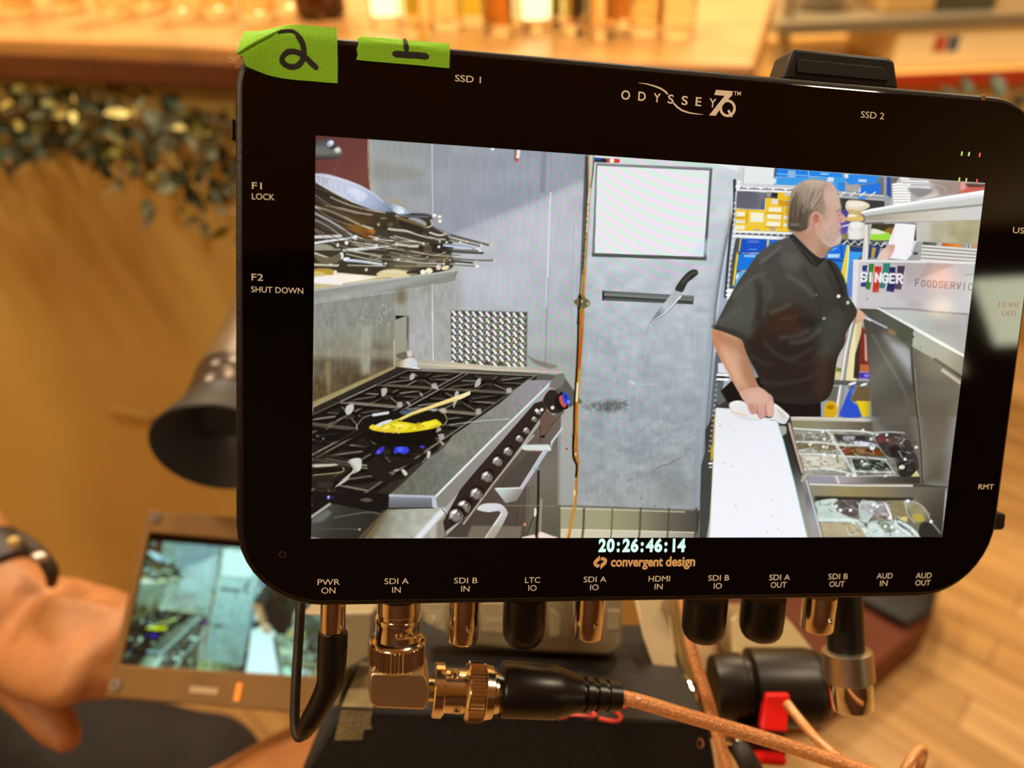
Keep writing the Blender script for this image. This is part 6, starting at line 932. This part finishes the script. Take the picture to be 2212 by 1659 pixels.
# ------------------------------------------------------------------ camera body below and behind the monitor
def slab(mb, pts, d, v=None, th=.01, mi=0):
    """solid from a pixel outline at depth d (or one depth per corner), pushed back by v or th along the view"""
    n = len(pts); ds = d if isinstance(d, (list, tuple)) else [d] * n; P = [at(x, y, q) for (x, y), q in zip(pts, ds)]
    return mb.prism(P, v if v is not None else (RC @ Vector((0, 0, -1))) * th, mi)
body = mat('camera_black_coat', '0f0a06', .6, noise=.25, nscale=25, bump=.1, bscale=500)
grey = mat('camera_grey_coat', '9a8a6c', .5, noise=.12, nscale=30, bump=.05, bscale=500)
rcam = empty('cinema_camera', at(1100, 1600, .27), 'black cinema camera body under the monitor with grey button panel and worn top', 'camera')
vb = at(812, 1325, .335) - at(736, 1531, .262)
m = MB(); slab(m, [(736, 1531), (1530, 1563), (1556, 1720), (628, 1720)], .262, vb); m.build('rear_body', body, rcam, bevel=.0012)
sl = MB(); sl.tube([at(736, 1529.5, .2618), at(1130, 1544, .2618), at(1528, 1561, .2618)], .0004, 6, n=2); sl.build('lid_seam', mat('seam_dark', '080503', .8, noise=.1), rcam)
m = MB(); slab(m, [(650, 1326), (806, 1322), (800, 1420), (742, 1452), (735, 1528), (690, 1528), (735, 1430), (748, 1345)], .272, th=.02); m.build('side_plate', grey, rcam, bevel=.001)
tp = mat('grey_gaffer_tape', '7c6c4a', .75, noise=.25, nscale=90, bump=.3, bscale=700)
m = MB(); slab(m, [(738, 1532), (806, 1534), (800, 1560), (804, 1576), (787, 1577), (783, 1599), (722, 1600)], .2616, th=.0006); m.build('gaffer_tape', tp, rcam, bevel=.0002)
kv = lambda f: at(0, 0, 0) * 0 + vb * f
m = MB(); m.prism([at(738, 1530, .262) + vb * .005, at(806, 1533, .262) + vb * .005, at(792, 1533, .262) + vb * .40, at(742, 1531, .262) + vb * .42], upc_w := (RC @ Vector((0, 1, 0))) * .0006); m.build('gaffer_tape', tp, rcam, bevel=.0002)
# hand-drawn red marks on the lid
red_ink = mat('red_paint_mark', 'd8402c', .6, noise=.15, nscale=200); mk = MB()
def mark(pts, w):
    P = [onplane(x, y, at(736, 1530, .262) + upc_w * .2, (at(1530, 1562, .262) - at(736, 1531, .262)).cross(vb).normalized()) for x, y in pts]; mk.tube(P, w, 6, n=4)
mark([(1208, 1551), (1240, 1546), (1280, 1550), (1284, 1542), (1272, 1537)], .0007); mark([(1294, 1552), (1330, 1558), (1342, 1550), (1330, 1536), (1316, 1531)], .0007); mark([(1335, 1522), (1354, 1529)], .0006); mark([(1064, 1531), (1078, 1541)], .0008)
mk.build('red_marks', red_ink, rcam)
m = MB(); slab(m, [(905, 1290), (1348, 1285), (1344, 1392), (1336, 1412), (1316, 1418), (1190, 1413), (1040, 1398), (958, 1374), (908, 1346)], .300, th=.012); m.build('button_panel', grey, rcam, bevel=.0025, bseg=3)
btn = mat('button_grey', 'b0a080', .45, noise=.08, nscale=40)
for pts in ([(916, 1300), (964, 1300), (964, 1366), (930, 1352), (916, 1344)], [(1041, 1300), (1100, 1300), (1098, 1370), (1041, 1366)], [(1188, 1312), (1212, 1330), (1212, 1372), (1206, 1378), (1188, 1378)], [(1312, 1316), (1340, 1318), (1338, 1362), (1312, 1362)]):
    m = MB(); slab(m, pts, .2996, th=.003); m.build('button', btn, rcam, bevel=.0006)
def px_text(mb, txt, xl_, yl, xr, yr, h, d, bold=0):
    v, f = text_shapes(txt, bold=bold); x0 = min(p.x for p in v); x1 = max(p.x for p in v); A = at(xl_, yl, d); D = at(xr, yr, d) - A; upv = (at(xl_, yl - h, d) - A); mb.add([A + D * ((p.x - x0) / (x1 - x0)) + upv * (p.y / .69) for p in v], f)
m = MB(); px_text(m, 'Black', 1051, 1343, 1096, 1343, 12, .2994, .02); px_text(m, 'MENU', 921, 1325, 957, 1325, 7, .2994, .02)
m.tube([at(937 + 13 * math.cos(a), 1337 + 7 * math.sin(a), .2995) for a in [2 * math.pi * i / 16 for i in range(17)]], .0002, 5, n=2); m.ball(at(937, 1337, .2995), .0007, 8)
m.build('button_lettering', mat('pale_print', 'd2c6a8', .6, noise=.05), rcam, smooth=False)
railm = mat('cream_anodised_metal', 'd8c6a2', .35, .5, noise=.06, nscale=30)
m = MB(); slab(m, [(1372, 1290), (1440, 1290), (1447, 1330), (1438, 1332), (1434, 1342), (1455, 1404), (1462, 1440), (1500, 1560), (1452, 1560), (1412, 1440), (1392, 1380)], [.318] * 6 + [.30] * 5, th=.006); m.build('side_rail', railm, rcam, bevel=.0012)
m = MB(); slab(m, [(1446, 1290), (1480, 1290), (1500, 1420), (1545, 1640), (1512, 1640), (1474, 1470)], [.312, .312, .303, .292, .292, .30], th=.006); m.build('side_rail', mat('tan_anodised_metal', '8f7340', .45, .4, noise=.08), rcam, bevel=.001)
chrome = mat('polished_chrome', 'e6e6e2', .1, 1., noise=.02)
m = MB(); m.tube([at(1440, 1478, .296), at(1470, 1480, .294), at(1490, 1500, .292), at(1490, 1524, .29)], [.0035, .0042, .0042, .003], 16); m.build('chrome_latch', chrome, rcam)
m = MB(); m.tube([at(1500, 1560, .27), at(1535, 1574, .268), at(1575, 1590, .266), at(1600, 1610, .266)], [.0026, .003, .003, .002], 16); m.build('chrome_latch', chrome, rcam)
m = MB(); m.rings([[at(1512 + (r * 8) * math.cos(a), 1606 + (r * 12) * math.sin(a), .255 + dz) for a in [2 * math.pi * i / 24 for i in range(24)]] for r, dz in ((1, 0), (1.15, .001), (.7, .001), (.55, 0), (1, 0))], cap=False); m.build('lanyard_eyelet', chrome, rcam)
m = MB(); m.tube([at(1575, 1590, .27), at(1612, 1640, .262), at(1650, 1720, .258)], [.003, .0036, .004], 16); m.build('grip_strap', mat('dark_webbing', '241c14', .6, noise=.2, nscale=200), rcam)
m = MB(); slab(m, [(1150, 1470), (1440, 1478), (1470, 1510), (1480, 1545), (1150, 1530)], .30, th=.03); m.build('hinge_block', body, rcam, bevel=.002)
# ---- clamp with the red lever
rcl = empty('lever_clamp', at(1670, 1480, .29), 'black round clamp with a red lever next to the silver ended post', 'clamp')
def cyl(mb, x0, y0, x1, y1, d, prof, seg=40): a, b = at(x0, y0, d), at(x1, y1, d); mb.lathe(a, b, [(t, r * d / F_PX) for t, r in prof], seg)
m = MB(); cyl(m, 1540, 1484, 1782, 1484, .30, [(0, 66), (.1, 72), (.24, 72), (.26, 66), (.30, 66), (.33, 82), (.84, 82), (.93, 76), (.98, 62), (1, 40)]); m.build('clamp_barrel', mat('clamp_black', '15100c', .38, noise=.15, nscale=50), rcl)
m = MB(); slab(m, [(1572, 1342), (1590, 1330), (1690, 1330), (1706, 1340), (1770, 1420), (1775, 1440), (1582, 1440)], [.325] * 4 + [.31] * 3, th=.02); m.build('clamp_saddle', mat('tan_grey_metal', '8d7a55', .45, .4, noise=.08, nscale=30), rcl, bevel=.003, bseg=3)
redp = mat('red_anodised', 'd8160c', .35, noise=.08)
m = MB(); slab(m, [(1655, 1500), (1705, 1500), (1708, 1506), (1700, 1582), (1644, 1578)], [.284, .284, .283, .2795, .2795], th=.004); m.build('red_lever', redp, rcl, bevel=.001)
m = MB(); slab(m, [(1596, 1560), (1700, 1585), (1704, 1640), (1608, 1640)], .288, th=.02); m.build('clamp_foot', mat('clamp_dark_red', '2a0906', .5, noise=.15), rcl, bevel=.002)
m = MB(); slab(m, [(1616, 1632), (1702, 1636), (1703, 1655), (1690, 1658), (1608, 1652)], .284, th=.012); m.build('red_plate', redp, rcl, bevel=.0015)
m = MB(); cyl(m, 1770, 1505, 1802, 1505, .292, [(0, 12), (.4, 12), (.4, 9), (1, 9)], 24); cyl(m, 1772, 1475, 1800, 1478, .296, [(0, 7), (1, 7)], 16); m.build('pivot_pin', nickel, rcl)
rsp = empty('swivel_post', at(1830, 1450, .25), 'black post ending in a two-step silver collar below the SDI B OUT lettering', 'post')
m = MB(); cyl(m, 1822, 1262, 1828, 1420, .245, [(0, 38), (.75, 38.5), (1, 38)]); m.build('post_shaft', mat('post_black', '120e0b', .4, noise=.15, nscale=50), rsp)
m = MB(); cyl(m, 1829, 1404, 1834, 1468, .244, [(0, 46), (.03, 52), (.97, 53), (1, 51)]); m.build('upper_collar', mat('satin_silver', 'b8ab98', .36, 1., noise=.06, nscale=60), rsp)
m = MB(); cyl(m, 1836, 1466, 1841, 1530, .244, [(0, 50), (.03, 45), (.95, 44), (1, 42)]); m.build('lower_collar', chrome, rsp)

# ------------------------------------------------------------------ eyepiece behind the monitor's edge
rv = empty('viewfinder', at(470, 900, .42), 'black eyepiece with a flared rubber eyecup beside the monitor edge', 'viewfinder')
va, vbk = at(562, 655, .49), at(470, 972, .405); k = .43 / F_PX * .80
m = MB(); m.lathe(va, vbk, [(0, 74 * k), (.25, 84 * k), (.46, 100 * k), (.48, 104 * k), (.60, 106 * k)], 48); m.build('tube', mat('viewfinder_body', '64523a', .45, .2, noise=.12, nscale=40), rv)
m = MB(); m.lathe(va, vbk, [(.56, 104 * k), (.57, 111 * k), (.64, 113 * k), (.66, 108 * k), (.67, 114 * k), (.76, 117 * k), (.78, 110 * k)], 48); m.build('diopter_ring', mat('ring_dark_metal', '4a4038', .3, .7, noise=.1), rv)
m = MB(); m.lathe(va, vbk, [(.74, 112 * k), (.80, 120 * k), (.86, 134 * k), (.93, 154 * k), (.99, 168 * k), (1.0, 164 * k), (.97, 145 * k), (.92, 112 * k), (.86, 70 * k), (.84, 60 * k)], 56, cap=True); m.build('eyecup', mat('eyecup_rubber', '2a2724', .5, noise=.12, nscale=50), rv)
# ------------------------------------------------------------------ small camera monitor, lower left
SMR = [Vector(v) for v in ((.990, -.033, .141), (.086, .917, -.389))]
SP = Vector((-.145, -.115, -.403)); s1 = SMR[0].normalized(); s2 = (SMR[1] - s1 * SMR[1].dot(s1)).normalized(); s3 = s1.cross(s2)
SM = Matrix.Translation(CAM) @ RC.to_4x4() @ (Matrix.Translation(SP) @ rot3((s1, s2, s3)).to_4x4()); SZ = SM.to_3x3() @ Vector((0, 0, 1)); SI = SM.inverted()
Sw = lambda px, py, z=0.: onplane(px, py, SM @ Vector((0, 0, z)), SZ); Sl = lambda px, py, z=0.: SI @ Sw(px, py, z)
rsm = empty('camera_monitor', SM, 'small tan metal framed monitor with corner screws showing the same kitchen', 'monitor')
frm = mat('tan_metal_frame', '74501c', .5, .25, noise=.06, nscale=30)
fo = [(319, 1102), (800, 1140), (706, 1546), (226, 1506)]; fi = [(322, 1150), (752, 1187), (688, 1462), (260, 1436)]
dk = [Sl(*p) for p in fi]; ou = [Sl(*p) for p in fo]
m = MB()
for z0 in (0,):
    O = [SM @ Vector((p.x, p.y, 0)) for p in ou]; I_ = [SM @ Vector((p.x, p.y, 0)) for p in dk]; Ob = [p - SZ * .016 for p in O]; Ib = [p - SZ * .003 for p in I_]
    m.rings([Ob, O, I_, Ib], cap=False); m.face(Ob[::-1])
m.build('frame', frm, rsm, smooth=False, bevel=.0007)
m = MB(); m.face([p - SZ * .0022 for p in I_][::-1]); m.build('screen_surround', gloss, rsm, smooth=False)
gx, gy = 210, 118; sq = [Sl(*p, -.0018) for p in ((325, 1168), (750, 1204), (687, 1458), (264, 1434))]
src = PIC[::4, ::4][:gy + 1, :210]; src = np.concatenate([src, src[:, -1:]], 1)
if src.shape[0] < gy + 1: src = np.concatenate([src] + [src[-1:]] * (gy + 1 - src.shape[0]))
src = np.clip((src - .04) * np.array([.9, 1.12, 1.05]) * 1.06, 0, 1) ** 1.25
grid_screen('display_screen', tuple(sq[0]), tuple(sq[1] - sq[0]), tuple(sq[3] - sq[0]), gx, gy, src, rsm, [], screen_mat('small_display_panel', .15))
for px, py in ((337, 1118), (251, 1480), (690, 1522), (776, 1150)):
    c = Sw(px, py); m = MB(); m.lathe(c - SZ * .002, c + SZ * .0012, [(0, .0032), (.7, .0032), (1, .0026), (1, .0012), (.6, .0011)], 24); m.build('screw', mat('screw_metal', '9a9088', .3, .9, noise=.1), rsm)
m = MB()
for i, dx in enumerate((0, 7, 13, 21, 27, 34, 40, 46, 52)):
    a, b = Sl(412 + dx, 1482 + dx * .08), Sl(412 + dx + 5, 1496 + dx * .08); m.face([SM @ Vector((x, y, .0002)) for x, y in ((a.x, b.y), (b.x, b.y), (b.x, a.y), (a.x, a.y))])
m.build('maker_lettering', mat('pale_frame_print', 'b89c78', .6, noise=.05), rsm, smooth=False)
m = MB()
for i in range(3): c = Sl(517 - i * 2.5, 1482 + i * 13); m.lathe(SM @ Vector((c.x, c.y, -.001)), SM @ Vector((c.x, c.y, .0006)), [(0, .0016), (1, .0014)], 16)
m.build('indicator_lamps', mat('orange_lamp', 'e07a10', .4, noise=.05, emit=.8), rsm)
# ---- arms that carry the monitors and the eyepiece on the camera
armm = mat('arm_black_metal', '15110d', .45, .3, noise=.1, nscale=50)
MB().tube([MON @ Vector((.012, -.028, -.0228)), at(1245, 1060, .262), at(1225, 1190, .312), at(1200, 1350, .338)], .0065, 16).build('mount_arm', armm, rm)
MB().tube([va + (va - vbk).normalized() * .002, at(640, 620, .47), at(780, 900, .41), at(830, 1250, .35), at(850, 1338, .338)], [.012, .009, .008, .008, .008], 16).build('mount_arm', armm, rv)
MB().tube([Sw(745, 1260, -.012), at(790, 1275, .40), at(835, 1300, .355), at(860, 1338, .337)], .006, 14).build('mount_arm', armm, rsm)
# ------------------------------------------------------------------ the person at the left, reaching to the camera
skin = mat('skin', 'ac7040', .5, noise=.16, nscale=34, bump=.2, bscale=400, sss=.08)
cloth_d = mat('dark_shirt_cloth', '2a1d16', .85, noise=.2, nscale=30, bump=.3, bscale=700)
trous = mat('dark_grey_trousers', '1f1713', .85, noise=.2, nscale=30, bump=.3, bscale=700)
m = MB()
hipC = Vector((-.86, .36, .72)); neck = Vector((-.80, .34, 1.30)); shL = Vector((-.80, .54, 1.22)); shR = Vector((-.78, .12, 1.22))
wr = at(40, 1318, .500); el = at(-330, 955, .60)
m.limb([hipC + Vector((0, 0, .02)), hipC + Vector((.02, 0, .2)), hipC + Vector((.04, 0, .42)), neck - Vector((0, 0, .06))], [.13, .135, .15, .07], 28, axis=(1, 0, 0), ratio=.75)
m.limb([neck - Vector((0, 0, .08)), neck + Vector((.01, 0, .06))], [.058, .052])
hd = neck + Vector((.03, 0, .19)); m.ball(hd, (.10, .078, .125), 28); m.ball(hd + Vector((.05, 0, -.06)), (.055, .055, .06), 20); m.limb([hd + Vector((.095, 0, .02)), hd + Vector((.118, 0, -.018))], [.010, .015], 12)
for s in (-1, 1): m.ball(hd + Vector((-.005, s * .078, -.005)), (.020, .010, .032), 14)
m.limb([hd + Vector((.096, -.022, -.05)), hd + Vector((.104, 0, -.05)), hd + Vector((.096, .022, -.05))], [.006, .008, .006], 10)
m.limb([shL, el.lerp(shL, .5) + Vector((0, .02, 0)), el], [.062, .052, .042]); m.limb([el, el.lerp(wr, .4), el.lerp(wr, .8), wr], [.043, .042, .031, .029])
# left hand: wrist, back of the hand, four fingers going behind the small monitor, thumb below
V_ = RC @ Vector((0, 0, -1))
pal = [wr, at(85, 1352, .487), at(150, 1385, .468), at(222, 1410, .452)]
nrm = (RC @ Vector((.25, .62, .75))).normalized()
m.limb(pal, [.030, .0375, .040, .0365], 28, axis=nrm, ratio=.42)
kn = [(248, 1345, .466), (246, 1388, .458), (240, 1430, .450), (226, 1468, .444)]
for i, (x, y, d) in enumerate(kn):
    L = (.90, 1., .95, .75)[i]; p0 = at(x - 60, y - 8, d + .012); p1 = at(x, y, d)
    p2 = at(x + 90 * L, y - 14, d + .024); p3 = at(x + 125 * L, y - 10, d + .046); p4 = at(x + 120 * L, y + 6, d + .060)
    m.limb([p0, p1, p2, p3, p4], [.0095, .0112, .0092, .0084, .0072], 16)
m.limb([at(0, 1420, .484), at(36, 1470, .474), at(88, 1530, .464), at(124, 1570, .459), at(142, 1592, .456)], [.018, .0150, .0126, .0118, .0090], 18)
for i, (x, y, d) in enumerate(kn):
    a_ = wr.lerp(at(x - 40, y - 5, d + .006), .15) + nrm * .010; b_ = at(x - 10, y - 4, d) + nrm * .006; m.limb([a_, a_.lerp(b_, .5) + nrm * .0125, b_], [.003, .0048, .0070], 10)
# right fore-arm along the bottom, hand closed on the camera's far side
elR = at(120, 2040, .52); wrR = at(905, 1640, .372)
m.limb([shR, shR.lerp(elR, .5), elR], [.062, .052, .045]); m.limb([elR, at(430, 1890, .455), at(640, 1760, .405), wrR], [.052, .050, .042, .033])
hr = at(1010, 1600, .370); m.limb([wrR, hr, at(1080, 1585, .376)], [.031, .037, .033], 24, axis=V_, ratio=.5)
for i in range(4):
    p1 = at(1085 + 10 * i, 1560 + 26 * i, .372); m.limb([at(1040, 1580 + 14 * i, .372), p1, at(1150 + 6 * i, 1560 + 26 * i, .384), at(1160, 1570 + 24 * i, .402)], [.0095, .0105, .009, .0078], 14)
m.limb([at(960, 1600, .366), at(1010, 1555, .364), at(1060, 1545, .366)], [.015, .012, .0095], 14)
pb = m.build('person', skin, remesh=.0028)
tag(pb, 'person in dark clothes, only hand, fore-arm and knee in view, reaching to the camera', 'person')
def child(mb, name, mt, **k): o = mb.build(name, mt, None, **k); o.parent = pb; return o
sh = MB(); sh.limb([hipC + Vector((0, 0, 0)), hipC + Vector((.02, 0, .2)), hipC + Vector((.04, 0, .42)), neck - Vector((0, 0, .05))], [.15, .153, .168, .072], 32, axis=(1, 0, 0), ratio=.78)
for s_, e_ in ((shL, el), (shR, elR)): sh.limb([neck.lerp(s_, .5), s_, s_.lerp(e_, .55)], [.085, .074, .066], 24)
child(sh, 'shirt', cloth_d, remesh=.008)
tr = MB(); kL = at(425, 1700, .700); kR = at(-60, 1900, .62)
hL, hR = hipC + Vector((.02, .10, -.02)), hipC + Vector((.02, -.10, -.02))
tr.limb([hipC + Vector((0, -.03, .03)), hipC + Vector((0, .03, .03))], [.165, .165], 28)
def leg(h, k_, foot): tr.limb([h, h.lerp(k_, .5) + Vector((0, 0, .012)), k_], [.105, .092, .062], 28); tr.limb([k_, k_.lerp(foot, .45), foot], [.064, .06, .048], 24)
leg(hL, kL, Vector((kL.x - .12, kL.y, .10))); leg(hR, kR, Vector((kR.x - .05, kR.y - .02, .10)))
child(tr, 'trousers', trous, remesh=.007)
for k_ in (Vector((kL.x - .12, kL.y, 0)), Vector((kR.x - .05, kR.y - .02, 0))):
    sho = MB().limb([k_ + Vector((-.05, 0, .05)), k_ + Vector((.05, 0, .05)), k_ + Vector((.15, 0, .036))], [.048, .045, .034], 20); child(sho, 'shoe', mat('black_shoe', '14100d', .45, noise=.1), remesh=.006)
hair = MB(); hair.ball(hd + Vector((-.018, 0, .022)), (.103, .085, .118), 28); child(hair, 'hair', mat('dark_hair', '23170f', .6, noise=.3, nscale=90, stretch=(1, 1, .2)), remesh=.005)
eye = mat('eye_white', 'e6dccc', .2, noise=.02)
for s in (-1, 1): child(MB().ball(hd + Vector((.086, s * .032, .012)), .0125, 14), 'eye', eye)
# leather wristband with a pale buckle and bead
ax = (wr - el).normalized(); wc = el.lerp(wr, .865); u_ = ax.cross(V_).normalized(); w_ = ax.cross(u_)
bnd = MB(); R = []
for t, r in ((-.017, .0295), (-.015, .0325), (0, .0335), (.015, .0325), (.017, .0295), (0, .028)): R.append([wc + ax * t + (u_ * math.cos(a) * 1.08 + w_ * math.sin(a) * .9) * r for a in [2 * math.pi * i / 48 for i in range(48)]])
bnd.rings(R + [R[0]], cap=False); wb = child(bnd, 'wristband', mat('dark_leather', '2c2018', .5, noise=.3, nscale=60, bump=.3, bscale=300))
bk = MB(); bk.ball(at(84, 1204, .470), (.0055, .0035, .0035), 14); o = bk.build('buckle', mat('pale_metal', 'd8ccc0', .3, .8, noise=.05)); o.parent = wb
bk = MB(); bk.ball(at(30, 1172, .472), .0040, 14); o = bk.build('bead', mat('horn_bead', 'c0a060', .4, noise=.1)); o.parent = wb
lk = MB(); lk.tube([at(40, 1156, .482), at(70, 1180, .474), at(108, 1226, .474), at(112, 1262, .482)], [.003, .004, .0045, .003], 12); o = lk.build('braided_cord', mat('braided_leather', '3a2c1e', .6, noise=.3, nscale=200, bump=.4, bscale=900)); o.parent = wb
